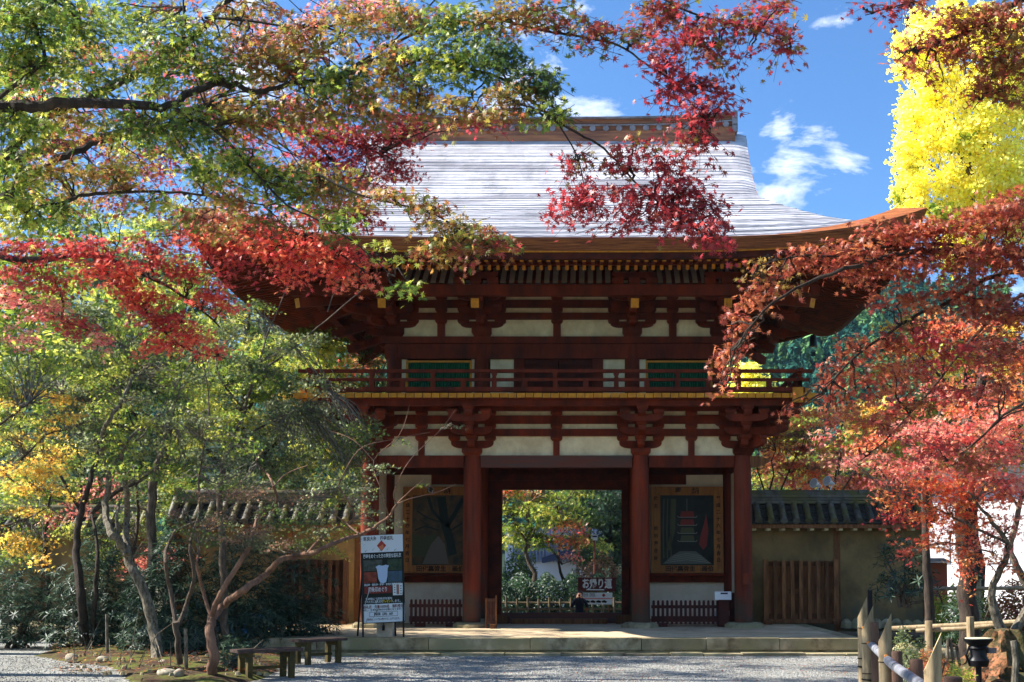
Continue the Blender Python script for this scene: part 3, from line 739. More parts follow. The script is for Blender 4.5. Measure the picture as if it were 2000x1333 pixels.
# terrace
terr = thing('stone_terrace', (0, 24, 0), 'low stone edged earth terrace running under the whole gate', 'terrace')
TF = 23.2; TX0, TX1 = xp(330, TF), xp(1682, TF)
pbox('terrace_floor', M_FLOOR, terr, TX0 + .3, TX1 - .3, TF + .35, 33.5, 0, PZ - .004)
edges = [TX0]; 
while edges[-1] < TX1 - 1.2: edges.append(edges[-1] + random.uniform(1.1, 2.1))
edges[-1] = TX1
for i in range(len(edges) - 1):
    pbox('kerb_stone', M_STONE, terr, edges[i] + .006, edges[i + 1] - .006, TF + random.uniform(-.008, .008), TF + .36, .085, PZ + random.uniform(-.006, .006))
pbox('plinth', M_STONE, terr, TX0 + .05, TX1 - .05, TF + .09, TF + .34, -.05, .082)
for xx in (TX0, TX1 - .3):
    y = TF + .365
    while y < 33:
        l_ = random.uniform(1.2, 2); pbox('kerb_stone', M_STONE, terr, xx, xx + .3, y, y + l_ - .01, -.05, PZ + random.uniform(-.006, .004)); y += l_
# flat stones laid along its foot
i = 0; x = TX0 + 1.5
while x < TX1 - .1:
    l_ = random.uniform(.5, 1.3); 
    pbox('foot_stone', M_STONE, terr, x, min(TX1, x + l_ - .02), TF - .42 + random.uniform(-.02, .03), TF - .05, -.05, .045 + random.uniform(-.012, .012)); x += l_
for sx, sy in ((-1, -1), (1, -1), (-1, 1), (1, 1)):
    px_ = XC + sx * (HX - .32); py_ = YC + sy * (HY - .32); zt = Z0 + up(HX, HY) - .48
    if sy < 0: continue
    nm = 'wind_bell'
    bl = MB(); bl.tube([(px_, py_, zt + .1), (px_, py_, zt - .02)], .012, 6); bl.tube([(px_, py_, zt), (px_, py_, zt - .06), (px_, py_, zt - .3), (px_, py_, zt - .34)], [.05, .095, .115, .13], 14, cap=True)
    o = bl.build('wind_bell', M_BRONZE, None, smooth=True, at=(px_, py_, zt))
    tag(o, 'small dark wind bell hanging under the ' + ('right' if sx > 0 else 'left') + ' rear corner of the big roof', 'bell', 'wind bells at the roof corners')
    c = MB(); c.box(px_ - .004, px_ + .004, py_ - .004, py_ + .004, zt - .5, zt - .34); c.box(px_ - .06, px_ + .06, py_ - .003, py_ + .003, zt - .62, zt - .5); c.build('clapper', M_BRONZE, o)
# ---------------------------------------------------------------- tiled walls beside the gate
def tile_wall(x0, x1, Y, lab, z_eave, z_ridge, posts, over=.62, pitch=.295, left_end=False, base=.2, dirx=1, name='roofed_wall'):
    w = thing(name, ((x0 + x1) / 2, Y, base), lab, 'wall')
    th = .22; zr_ = z_ridge; ze = z_eave; zt = ze + .02
    def P(name, m, *a): return pbox(name, m, w, *a)
    pp = [x0] + posts + [x1]
    for i in range(len(pp) - 1): P('plaster_panel', M_MUD, pp[i] + .0, pp[i + 1] - .0, Y - th / 2, Y + th / 2, base - .1, zt - .05)
    for q in posts + [x1 - .08 if dirx > 0 else x0 + .08]: P('post', M_BROWN, q - .07, q + .07, Y - th / 2 - .02, Y + th / 2 + .02, base - .1, zt - .1)
    P('eave_plate', M_BROWN, x0, x1, Y - over + .05, Y - over + .13, ze - .12, ze - .03)
    P('soffit', M_BROWN, x0, x1, Y - over + .13, Y + over - .1, ze - .06, ze - .03)
    n = int((x1 - x0) / .34)
    for i in range(n): P('rafter_end', M_PLAS if i % 1 == 0 else M_BROWN, x0 + .34 * (i + .6) - .045, x0 + .34 * (i + .6) + .045, Y - over + .12, Y - th / 2, ze - .17, ze - .06)
    # pan tiles: stepped courses, one joined piece each side
    zc_ = zr_ - .30; ns_ = 9
    for sy in (-1, 1):
        b = MB()
        for k in range(ns_):
            a, c = k / ns_, (k + 1) / ns_
            ya, yb = Y + sy * (over * (1 - a) ), Y + sy * (over * (1 - c) - .02)
            za, zb = ze + (zc_ - ze) * a, ze + (zc_ - ze) * c
            m_ = int((x1 - x0) / pitch)
            for i in range(m_ + 1):
                xa = x0 + i * pitch; xb = min(x1, xa + pitch)
                if xb <= xa: continue
                xm = (xa + xb) / 2
                b.add([(xa, ya, za + .05), (xm, ya, za + .025), (xb, ya, za + .05), (xb, yb, zb + .02), (xm, yb, zb - .005), (xa, yb, zb + .02), (xa, ya, za + .01), (xm, ya, za - .015), (xb, ya, za + .01)],
                      [(0, 1, 4, 5), (1, 2, 3, 4), (6, 7, 1, 0), (7, 8, 2, 1)])
        o = b.build('pan_tiles', M_TILEB, w); o['kind'] = 'stuff'
    # cover tiles
    key = ('cover', round(over, 2), round(zc_ - ze, 2))
    if key not in MESHES:
        b = MB(); L_ = math.hypot(over, zc_ - ze); K = 4
        for k in range(K):
            a, c = L_ * k / K, L_ * (k + 1) / K
            b.tube([(0, a, 0), (0, c - .004, 0)], [.078, .070], 12)
        b.cur = 0; b.tube([(0, -.025, 0), (0, 0.0, 0)], [.088, .088], 14)
        me = b.mesh('cover_tile', smooth=True); me.materials.append(M_TILE); MESHES[key] = me
    sl = math.atan2(zc_ - ze, over)
    m_ = int((x1 - x0) / pitch)
    for i in range(m_ + 1):
        x = x0 + i * pitch
        if x > x1 - .03: continue
        link('cover_tile', MESHES[key], None, w, (x, Y - over, ze + .055), (sl, 0, random.uniform(-.02, .02)))
        link('cover_tile', MESHES[key], None, w, (x, Y + over, ze + .055), (sl, 0, math.pi + random.uniform(-.02, .02)))
    # ridge: three flat courses and a round cap
    for i in range(3): P('ridge_course', M_TILE, x0 - .02, x1 + .02, Y - .17 + .02 * i, Y + .17 - .02 * i, zc_ - .05 + .075 * i, zc_ + .015 + .075 * i)
    b = MB(); K = max(2, int((x1 - x0) / .5))
    for k in range(K):
        a = x0 - .05 + (x1 - x0 + .1) * k / K; c = x0 - .05 + (x1 - x0 + .1) * (k + 1) / K
        b.tube([(a, Y, zc_ + .19), (c - .01, Y, zc_ + .19)], [.1, .094], 10)
    b.build('ridge_cap', M_TILE, w, smooth=True)
    if left_end or dirx > 0:
        xe = x0 if dirx < 0 else x1
        b = MB(); b.box(xe - .05, xe + .05, Y - .16, Y + .16, zc_ - .1, zc_ + .34); b.build('end_tile', M_TILE, w)
        # gable end rolls
        for sy in (-1, 1):
            b = MB(); b.tube([(xe, Y + sy * over, ze + .05), (xe, Y + sy * .1, zc_ + .08)], .085, 10); b.build('gable_tile', M_TILE, w, smooth=True)
            b = MB(); b.prism([(Y - over * .8, ze - .05), (Y + over * .8, ze - .05), (Y, zc_)], 'x', xe - .06, xe - .02); b.build('gable_board', M_MUD, w) if sy > 0 else None
    return w
WY = YM
zev, zrd = zp(1022, WY - .6), zp(956, WY)
tile_wall(xp(1452, WY), xp(1812, WY), WY, 'ochre plaster wall with dark post and grey tiled cap, running right from the gate', zev, zrd, [xp(1633, WY)])
tile_wall(xp(345, WY), xp(716, WY), WY, 'ochre plaster wall with grey tiled cap between the gate and the left shrubs', zev, zrd, [xp(568, WY), xp(700, WY)], dirx=-1, left_end=True)
tile_wall(xp(-60, 33), xp(285, 33), 33, 'lower tile capped wall far left behind the dark shrubs', zp(1040, 32.4), zp(985, 33), [xp(90, 33), xp(190, 33)], dirx=1, left_end=True)

# stone footing of the right wall
ft = MB(); 
for i in range(9):
    x = xp(1640, WY) + i * .24 + .1; ft.tube([(x, WY - .16, PZ - .1), (x, WY - .18, PZ + .02), (x, WY - .16, PZ + .1 * random.uniform(.6, 1.1))], [.15, .14, .06], 7, jag=.15)
tag(ft.build('footing_stones', M_STONE, None, at=(xp(1700, WY), WY, PZ)), 'row of low rough stones at the foot of the right plaster wall', 'stones'); bpy.data.objects['footing_stones']['kind'] = 'stuff'

# ---------------------------------------------------------------- board gates leaning beside the gate
def board_gate(x0, x1, Y, z0, z1, lab, shade=1):
    g_ = thing('wooden_gate_leaf', ((x0 + x1) / 2, Y, z0), lab, 'gate leaf', 'wooden gate leaves beside the big gate')
    m = M_BROWN if shade else mat('wood_brown_shaded', s2l(78, 50, 34), .85, vscale=5, col2=s2l(48, 32, 24), stretch=(3, 3, .4), bump=.4, bscale=50, obj_var=.3)  # second wood is the brown one darkened, shade put into its colour
    for zz_, h in ((z0 + .1, .12), ((z0 + z1) / 2 - .05, .11), (z1 - .13, .1)): pbox('cross_rail', m, g_, x0 + .1, x1 - .1, Y + .03, Y + .08, zz_, zz_ + h)
    for a in (x0, x1 - .11): pbox('stile', m, g_, a, a + .11, Y - .04, Y + .1, z0, z1 + .02)
    n = 15; pw_ = (x1 - x0 - .24) / n
    for i in range(n):
        a = x0 + .12 + pw_ * i
        pbox('slat', m, g_, a + (.006 if i % 2 else -.02), a + pw_ - (.006 if i % 2 else -.02), Y - (.03 if i % 2 else -.085), Y + (.025 if i % 2 else .115), z0 + .06, z1 - random.uniform(0, .02))
    pbox('bottom_rail', m, g_, x0 - .02, x1 + .02, Y - .07, Y + .12, z0 - .0, z0 + .1)
    for a in (x0 + .02, x1 - .16): pbox('foot', m, g_, a, a + .14, Y - .2, Y + .25, z0 - .02, z0 + .06)
    return g_
GY = YM - .65
board_gate(xp(1491, GY), xp(1637, GY), GY, PZ + .02, zp(1095, GY), 'brown slatted wooden gate leaf standing against the right plaster wall')
board_gate(xp(552, GY), xp(680, GY), GY, PZ + .02, zp(1093, GY), 'brown slatted wooden gate leaf with shade put into its colour, half hidden behind the left shrubs', 0)

# ---------------------------------------------------------------- picket fences in the gate niches
M_PICK = mat('picket_dark_red', s2l(88, 44, 34), .75, vscale=6, col2=s2l(62, 34, 28), obj_var=.15)
def picket(x0, x1, Y, z0, z1, lab, n, name='picket_fence', grp='dark picket fences in the gate niches'):
    f = thing(name, ((x0 + x1) / 2, Y, z0), lab, 'fence', grp)
    for zz_, h in ((z0 + .1, .13), (z1 - .19, .07)): pbox('fence_rail', M_PICK, f, x0, x1, Y + .012, Y + .05, zz_, zz_ + h)
    pw_ = (x1 - x0) / n
    key = ('picket', round(z1 - z0, 2), round(pw_, 2))
    if key not in MESHES:
        b = MB(); w_ = pw_ * .28; h = z1 - z0 - .06
        b.prism([(-w_, 0), (w_, 0), (w_, h - .03), (w_ * .6, h), (-w_ * .6, h), (-w_, h - .03)], 'y', -.01, .012); MESHES[key] = b.mesh('picket')
    for i in range(n): link('picket', MESHES[key], M_PICK, f, (x0 + pw_ * (i + .5), Y, z0 + .05))
    for a in (x0 + .15, x1 - .35): pbox('foot', M_PICK, f, a, a + .2, Y - .12, Y + .15, z0, z0 + .08)
    return f
PYF = F + .35
pf = picket(xp(1272, PYF), xp(1432, PYF), PYF, PZ, zp(1172, PYF), 'dark red picket fence closing the right niche below the red pagoda painting', 18)
pbox('end_post', M_PICK, pf, xp(1424, PYF), xp(1434, PYF), PYF - .06, PYF - .012, PZ, zp(1158, PYF))
picket(xp(800, PYF), xp(903, PYF), PYF, PZ, zp(1170, PYF), 'dark red picket fence closing the left niche below the old tree painting', 12)
b = MB(); y_ = PYF - .25; b.box(xp(1396, y_), xp(1428, y_), y_, y_ + .18, zp(1172, y_), zp(1156, y_)); b.cur = 1; b.box(xp(1407, y_), xp(1421, y_), y_ - .004, y_, zp(1161, y_), zp(1158, y_))
ob = b.build('donation_box', [M_WHITE, M_BLACK], None, at=(xp(1412, y_), y_, zp(1172, y_))); tag(ob, 'small white slotted box fixed at the right end of the picket fence', 'box')
bk = MB(); bk.box(xp(1404, y_), xp(1424, y_), y_ + .05, y_ + .12, PZ, zp(1172, y_) - .002); bk.build('box_stand', M_PICK, ob)
# leaning low barrier by the left centre column
bf = thing('low_barrier', (xp(960, F - .1), F - .4, PZ), 'narrow grey slatted barrier panel beside the left centre column', 'barrier')
xa, xb = xp(951, F - .4), xp(968, F - .4)
n = 6
for i in range(n): pbox('slat', M_GREYW, bf, xa + (xb - xa) * i / n + .01, xa + (xb - xa) * (i + 1) / n - .006, F - .42, F - .40, PZ + .1, zp(1166, F - .4) - .03)
pbox('stile', M_BROWN, bf, xa - .03, xa + .008, F - .44, F - .39, PZ, zp(1166, F - .4) - .03); pbox('stile', M_BROWN, bf, xb, xb + .035, F - .44, F - .39, PZ, zp(1163, F - .4))
for zz_ in (PZ + .1, zp(1175, F - .4)): pbox('rail', M_BROWN, bf, xa + .01, xb - .001, F - .4, F - .385, zz_, zz_ + .05)
pbox('foot', M_BROWN, bf, xb - .1, xb + .02, F - .6, F - .2, PZ, PZ + .09)

# things stored behind the right picket fence
b = MB(); b.tube([(xp(1420, F + .7), F + .8, PZ + .25), (xp(1438, F + .7), F + .78, PZ + .22)], [.1, .08], 8); 
for k in range(5): b.box(xp(1390, F + .8) + k * .07, xp(1390, F + .8) + k * .07 + .05, F + .8, F + .9, PZ + .05, PZ + .3 + .03 * (k % 2))
tag(b.build('water_bottles', mat('clear_plastic_white', (.62, .66, .75), .25), None, at=(xp(1410, F + .8), F + .85, PZ)), 'cluster of pale plastic bottles stored behind the right picket fence', 'bottles')

# ---------------------------------------------------------------- votive paintings
M_FRAME = mat('frame_wood', s2l(190, 128, 66), .6, vscale=4, col2=s2l(150, 96, 52), stretch=(4, 4, .5))
def poly(name, pts, Y, m, parent, d=0.0):
    b = MB(); b.prism(pts, 'y', Y - d - .0015, Y - d); return b.build(name, m, parent)
def painting(px0, px1, lab, kind):
    Y = YM - .19; x0, x1 = xp(px0, Y), xp(px1, Y); z0, z1 = zp(1119, Y), zp(951, Y)
    t = thing('votive_painting', ((x0 + x1) / 2, Y, z0), lab, 'painting', 'votive paintings in the gate niches')
    wx = (x1 - x0) * .13; wt = (z1 - z0) * .10; wb = (z1 - z0) * .085
    pbox('frame_side', M_FRAME, t, x0, x0 + wx, Y, Y + .05, z0, z1); pbox('frame_side', M_FRAME, t, x1 - wx, x1, Y, Y + .05, z0, z1)
    pbox('frame_top', M_FRAME, t, x0 + wx, x1 - wx, Y, Y + .05, z1 - wt, z1); pbox('frame_bottom', M_FRAME, t, x0 + wx, x1 - wx, Y, Y + .05, z0, z0 + wb)
    X0, X1, Z0_, Z1_ = x0 + wx, x1 - wx, z0 + wb, z1 - wt
    w, h = X1 - X0, Z1_ - Z0_
    pbox('canvas', mat('canvas_' + kind, s2l(38, 46, 36) if kind == 'pagoda' else s2l(104, 78, 46), .35, vscale=4, col2=s2l(18, 22, 20) if kind == 'pagoda' else s2l(46, 52, 42)), t, X0, X1, Y + .02, Y + .045, Z0_, Z1_)
    q = lambda a, c: (X0 + w * a, Z0_ + h * c)
    def strip(pts, wd, m, nm='brush_stroke', d=0):
        b = MB()
        for i in range(len(pts) - 1):
            (a, c), (e, f) = pts[i], pts[i + 1]; p, r = Vector((q(a, c)[0], 0, q(a, c)[1])), Vector((q(e, f)[0], 0, q(e, f)[1]))
            dd = (r - p).normalized(); nn = Vector((-dd.z, 0, dd.x)) * wd / 2
            b.add([(p + nn) + Vector((0, Y + .018 - d, 0)), (p - nn) + Vector((0, Y + .018 - d, 0)), (r - nn) + Vector((0, Y + .018 - d, 0)), (r + nn) + Vector((0, Y + .018 - d, 0))], [(0, 1, 2, 3)])
        return b.build(nm, m, t)
    gr = mat('paint_pale_grey', s2l(160, 160, 146), .4); tk = mat('paint_trunk', s2l(92, 94, 62), .5); rd = mat('paint_maroon', s2l(142, 56, 46), .5); dg = mat('paint_deep_green', s2l(30, 46, 40), .5)
    if kind == 'pagoda':
        for a in (.06, .13, .2): strip([(a, .1), (a - .01, .5), (a + .01, .95)], .03, tk)
        strip([(.14, .22), (.24, .5), (.26, .95)], .09, tk)
        for k in range(4):
            c = .34 + .115 * k; strip([(.32, c + .02), (.34, c), (.67, c), (.69, c + .02)], .014, gr, d=.002)
            poly('pagoda_storey', [q(.37, c + .005), q(.64, c + .005), q(.62, c + .085), q(.39, c + .085)], Y + .0175, rd if k > 1 else tk, t)
        strip([(.5, .76), (.5, .95)], .008, gr)
        poly('red_foliage', [q(.80, .22), q(.87, .28), q(.9, .5), q(.86, .74), q(.82, .6), q(.76, .45), q(.72, .3)], Y + .0178, rd, t)
        poly('pale_steps', [q(.04, .02), q(.96, .02), q(.8, .12), q(.66, .2), q(.36, .2), q(.18, .12)], Y + .0176, mat('paint_steps', s2l(104, 108, 96), .4), t)
        for k in range(4): strip([(.08 + .05 * k, .04 + .03 * k), (.5, .08 + .03 * k), (.92 - .05 * k, .04 + .03 * k)], .01, gr, d=.003)
    else:
        poly('pale_path', [q(.2, .02), q(.7, .02), q(.62, .3), q(.5, .42), q(.36, .3)], Y + .0176, mat('paint_stone', s2l(106, 100, 90), .4), t)
        strip([(.78, .15), (.72, .35), (.62, .6), (.55, .98)], .2, dg); strip([(.66, .55), (.82, .75), (.96, .95)], .1, dg)
        strip([(.6, .6), (.38, .78), (.3, .98)], .07, dg); strip([(.5, .5), (.25, .56), (.05, .5)], .035, dg)
        strip([(.52, .62), (.28, .68), (.08, .78)], .03, dg); strip([(.74, .5), (.95, .6)], .04, dg); strip([(.3, .57), (.15, .65)], .02, dg)
        poly('foliage_mass', [q(0, .45), q(.2, .4), q(.45, .45), q(.5, .25), q(.3, .1), q(0, .15)], Y + .0178, mat('paint_olive', s2l(70, 76, 50), .5), t)
    yl = Y - .0015
    lettering('奉', wt * .82, M_INK, t, (x0 + (x1 - x0) * .38, yl, z1 - wt / 2), bold=.004); lettering('納', wt * .82, M_INK, t, (x0 + (x1 - x0) * .62, yl, z1 - wt / 2), bold=.004)
    lettering('田代喜弥生　画伯' if kind == 'pagoda' else '田代喜弥生　画伯', wb * .8, M_INK, t, ((x0 + x1) / 2 + .05, yl, z0 + wb / 2), width=(x1 - x0) * .66, bold=.004)
    s_ = '平成二十六年七月吉日' if kind == 'pagoda' else '平成二十四年七月吉日'
    for i, ch in enumerate(s_): lettering(ch, .105, M_INK, t, ((x1 if kind == 'pagoda' else x0) + (-wx / 2 if kind == 'pagoda' else wx / 2), yl, z1 - wt - .08 - i * (h - .1) / 9.6), bold=.003)
    for i, ch in enumerate('施主　　前田源吉郎'): 
        if ch != '　': lettering(ch, .1, M_INK, t, ((x0 + wx / 2) if kind == 'pagoda' else (x1 - wx / 2), yl, z1 - wt - .08 - i * (h - .1) / 8.8), bold=.003)
    # clear cover sheet
    return t
painting(1272, 1413, 'framed painting of a tall tiered tower among dark trees, hung in the right niche', 'pagoda')
painting(786, 925, 'framed painting of a gnarled old tree by a path, hung in the left niche', 'tree')

# ---------------------------------------------------------------- standing notice board left of the steps
SY = 23.55
def board_sign():
    Y = SY; x0, x1 = xp(709, Y), xp(793, Y); zb, zt = zp(1217, Y), zp(1044, Y)
    t = thing('notice_board', ((x0 + x1) / 2, Y, PZ), 'tall black and white printed notice board on a black folding stand', 'sign')
    lean = .10                                       # top leans back
    Wd, H = x1 - x0, zt - zb; th = math.atan2(lean, H); roll = R(-2.6)
    base = Vector(((x0 + x1) / 2, Y, zb))
    Mx = Matrix.Translation(base) @ Matrix.Rotation(roll, 4, 'Y') @ Matrix.Rotation(-th, 4, 'X')
    def P(u_, v_, d=0): return Mx @ Vector(((u_ - .5) * Wd, -d, v_ * H))
    def quad(name, u0, u1, v0, v1, m, d, thick=.002):
        b = MB(); vs = [P(u0, v0, d), P(u1, v0, d), P(u1, v1, d), P(u0, v1, d), P(u0, v0, d - thick), P(u1, v0, d - thick), P(u1, v1, d - thick), P(u0, v1, d - thick)]
        b.add(vs, [(0, 1, 2, 3), (7, 6, 5, 4), (0, 4, 5, 1), (1, 5, 6, 2), (2, 6, 7, 3), (3, 7, 4, 0)]); return b.build(name, m, t)
    SB = mat('print_black', s2l(30, 36, 30), .4); SW = mat('print_white', s2l(216, 222, 224), .4); RDk = mat('print_red', s2l(170, 60, 50), .4)
    quad('panel', 0, 1, 0, 1, SB, .012, .012)
    quad('printed_sheet', .01, .99, .008, .215, SW, .015); quad('printed_sheet', .01, .99, .80, .995, SW, .015)
    dk = mat('print_photo_dark', s2l(84, 88, 82), .4, vscale=12, col2=s2l(48, 58, 44)); bl = mat('print_photo_blue', s2l(70, 98, 124), .4, vscale=9, col2=s2l(60, 74, 70)); rr = mat('print_photo_red', s2l(150, 70, 50), .4, vscale=9, col2=s2l(90, 44, 34))
    quad('printed_picture', .06, .5, .59, .715, dk, .015); quad('printed_picture', .62, .95, .59, .715, mat('print_photo_green', s2l(66, 84, 62), .4, vscale=12, col2=s2l(40, 54, 40)), .015)
    quad('printed_picture', .06, .36, .455, .58, rr, .015); quad('printed_picture', .62, .95, .455, .58, bl, .015)
    def pl(name, pts, m, d):
        b = MB(); n = len(pts); b.add([P(*p, d) for p in pts] + [P(*p, d - .002) for p in pts], [tuple(range(n)), tuple(range(2 * n - 1, n - 1, -1))] + [(i, n + i, n + (i + 1) % n, (i + 1) % n) for i in range(n)]); return b.build(name, m, t)
    pl('printed_vest', [(.34, .635), (.37, .61), (.40, .50), (.44, .455), (.52, .445), (.58, .46), (.61, .52), (.62, .61), (.65, .645), (.58, .655), (.5, .645), (.42, .655)], mat('print_pale_blue', s2l(176, 196, 220), .4), .018)
    pl('printed_emblem', [(.38, .875), (.49, .81), (.60, .875), (.49, .935)], RDk, .018)
    pl('printed_emblem', [(.42, .862), (.49, .82), (.55, .858), (.52, .89), (.47, .872)], mat('print_orange', s2l(206, 120, 80), .4), .0195)
    for i in range(5): pl('printed_rings', [(.10 + .17 * i, .806 + .02 * (i % 2)), (.105 + .17 * i, .82), (.16 + .17 * i, .835 + .02 * (i % 2)), (.155 + .17 * i, .83 + .02 * (i % 2))], mat('print_grey', s2l(150, 150, 150), .4), .018)
    quad('printed_band', .07, .70, .335, .415, mat('print_dark_red', s2l(126, 50, 42), .4), .015)
    quad('printed_card', .73, .96, .305, .44, SW, .0155); quad('printed_card', .815, .875, .315, .43, mat('print_brown', s2l(150, 110, 96), .4), .018)
    for i in range(8): quad('printed_mark', .755 if i % 2 else .90, .79 if i % 2 else .935, .32 + .014 * i, .328 + .014 * i, SB, .018)
    rotm = (Mx.to_euler())
    def tx(s_, u_, v_, hgt, m, wid, bold=.004):
        bold *= .35; hgt *= .85
        me = text_mesh(s_, hgt, 'CENTER', bold); n = len(me.vertices); co = np.empty(n * 3); me.vertices.foreach_get('co', co); w = co[0::3].max() - co[0::3].min()
        p = P(u_, v_, .0185); e = (Matrix.Rotation(roll, 4, 'Y') @ Matrix.Rotation(R(90) - th, 4, 'X')).to_euler()
        link('lettering', me, m, t, p, e, (wid * Wd / w, 1, 1))
    tx('奈良大和　四寺巡礼', .42, .955, .10, M_INK, .70)
    tx('四寺をめぐった方の特別な巡礼衣', .5, .755, .10, SW, .88)
    tx('長谷寺・室生寺・岡寺・安倍文殊院を巡り', .5, .432, .055, SW, .86, .002); tx('御朱印をうけてお納めください。', .42, .412, .055, SW, .70, .002) if False else None
    tx('御朱印めぐり', .385, .374, .125, SW, .56)
    tx('各寺院にて御朱印を授与', .40, .272, .06, SW, .62, .002); tx('された方に巡礼衣を', .28, .24, .065, SW, .42, .002); tx('プレゼント', .60, .24, .07, mat('print_yellow', s2l(230, 200, 50), .4), .24, .004); tx('します。', .82, .24, .065, SW, .18, .002)
    tx('巡礼衣　先着10000名　無料授与', .5, .182, .085, mat('print_maroon', s2l(96, 40, 44), .4), .92)
    tx('但し、各寺院御朱印が必要となります。', .5, .148, .05, M_INK, .88, .002)
    tx('御朱印料　各寺院　300円', .5, .098, .075, M_INK, .56)
    for v_ in (.072, .124): quad('printed_rule', .18, .82, v_, v_ + .004, SB, .018)
    for a in (.175, .82): quad('printed_rule', a, a + .006, .072, .128, SB, .018)
    tx('御朱印は、いつでもお受けすることができます。', .5, .042, .055, M_INK, .84, .002)
    # folding stand legs
    for u_ in (.03, .97): pbeam('leg', M_BLACK, t, P(u_, .6, -.02), (P(u_, 0)[0] - .0, Y - .05, PZ), .03, .03)
    for u_, dx in ((.0, -.17), (.75, -.05)): pbeam('leg', M_BLACK, t, P(max(.04, u_), .93 if u_ else .7, -.03), (P(u_, 0)[0] + dx, Y + .45, PZ), .03, .03)
board_sign()
# white weighted box behind it
b = MB(); yb = SY + .18; b.box(xp(737, yb), xp(768, yb), yb, yb + .25, PZ, zp(1205, yb)); wb_ = b.build('base_box', mat('box_grey_white', s2l(186, 178, 160), .7, vscale=5, col2=s2l(140, 134, 120)), None, at=(xp(752, yb), yb, PZ))
tag(wb_, 'squat pale box standing just behind the printed notice board', 'box'); b = MB(); b.box(xp(751, yb) - .03, xp(751, yb) + .02, yb - .02, yb - .001, zp(1232, yb), zp(1222, yb)); b.box(xp(751, yb) - .008, xp(751, yb) + .004, yb - .012, yb - .001, zp(1222, yb), zp(1206, yb)); b.build('lock', M_BLACK, wb_)

# ---------------------------------------------------------------- benches
M_BEN = mat('bench_wood', s2l(92, 74, 66), .75, vscale=4, col2=s2l(60, 48, 42), stretch=(.5, 3, 3), bump=.4, bscale=40); M_BENL = mat('bench_leg_moss', s2l(96, 82, 44), .85, vscale=6, col2=s2l(64, 58, 36))
def bench(cx, cy, L_, D_, H_, rz, lab):
    t = thing('bench', (cx, cy, 0), lab, 'bench', 'low wooden benches by the terrace'); Mr = Matrix.Translation((cx, cy, 0)) @ Matrix.Rotation(rz, 4, 'Z')
    def B(name, m, *a):
        b = MB(); b.box(*a, Mr); return b.build(name, m, t)
    n = 3
    for i in range(n): B('seat_board', M_BEN, -L_ / 2, L_ / 2, -D_ / 2 + D_ * i / n + .004, -D_ / 2 + D_ * (i + 1) / n - .004, H_ - .045 + .002 * i, H_ + .002 * (i % 2))
    for sx in (-1, 1):
        B('bearer', M_BENL, sx * L_ * .34 - .04, sx * L_ * .34 + .04, -D_ * .42, D_ * .42, H_ - .12, H_ - .047)
        for sy in (-1, 1): B('leg', M_BENL, sx * L_ * .34 - .038, sx * L_ * .34 + .038, sy * D_ * .34 - .04, sy * D_ * .34 + .04, 0, H_ - .12)
    B('stretcher', M_BENL, -L_ * .3, L_ * .3, -.025, .025, H_ * .32, H_ * .42)
p = W(535, 1322, 18.6); bench(xp(524, 18.2), 18.2, .95, .42, .43, R(38), 'low mossy wooden bench nearest the camera, left of the terrace')
bench(xp(624, 21.0), 21.0, .9, .42, .42, R(48), 'low wooden bench close to the terrace edge, behind the nearer bench')

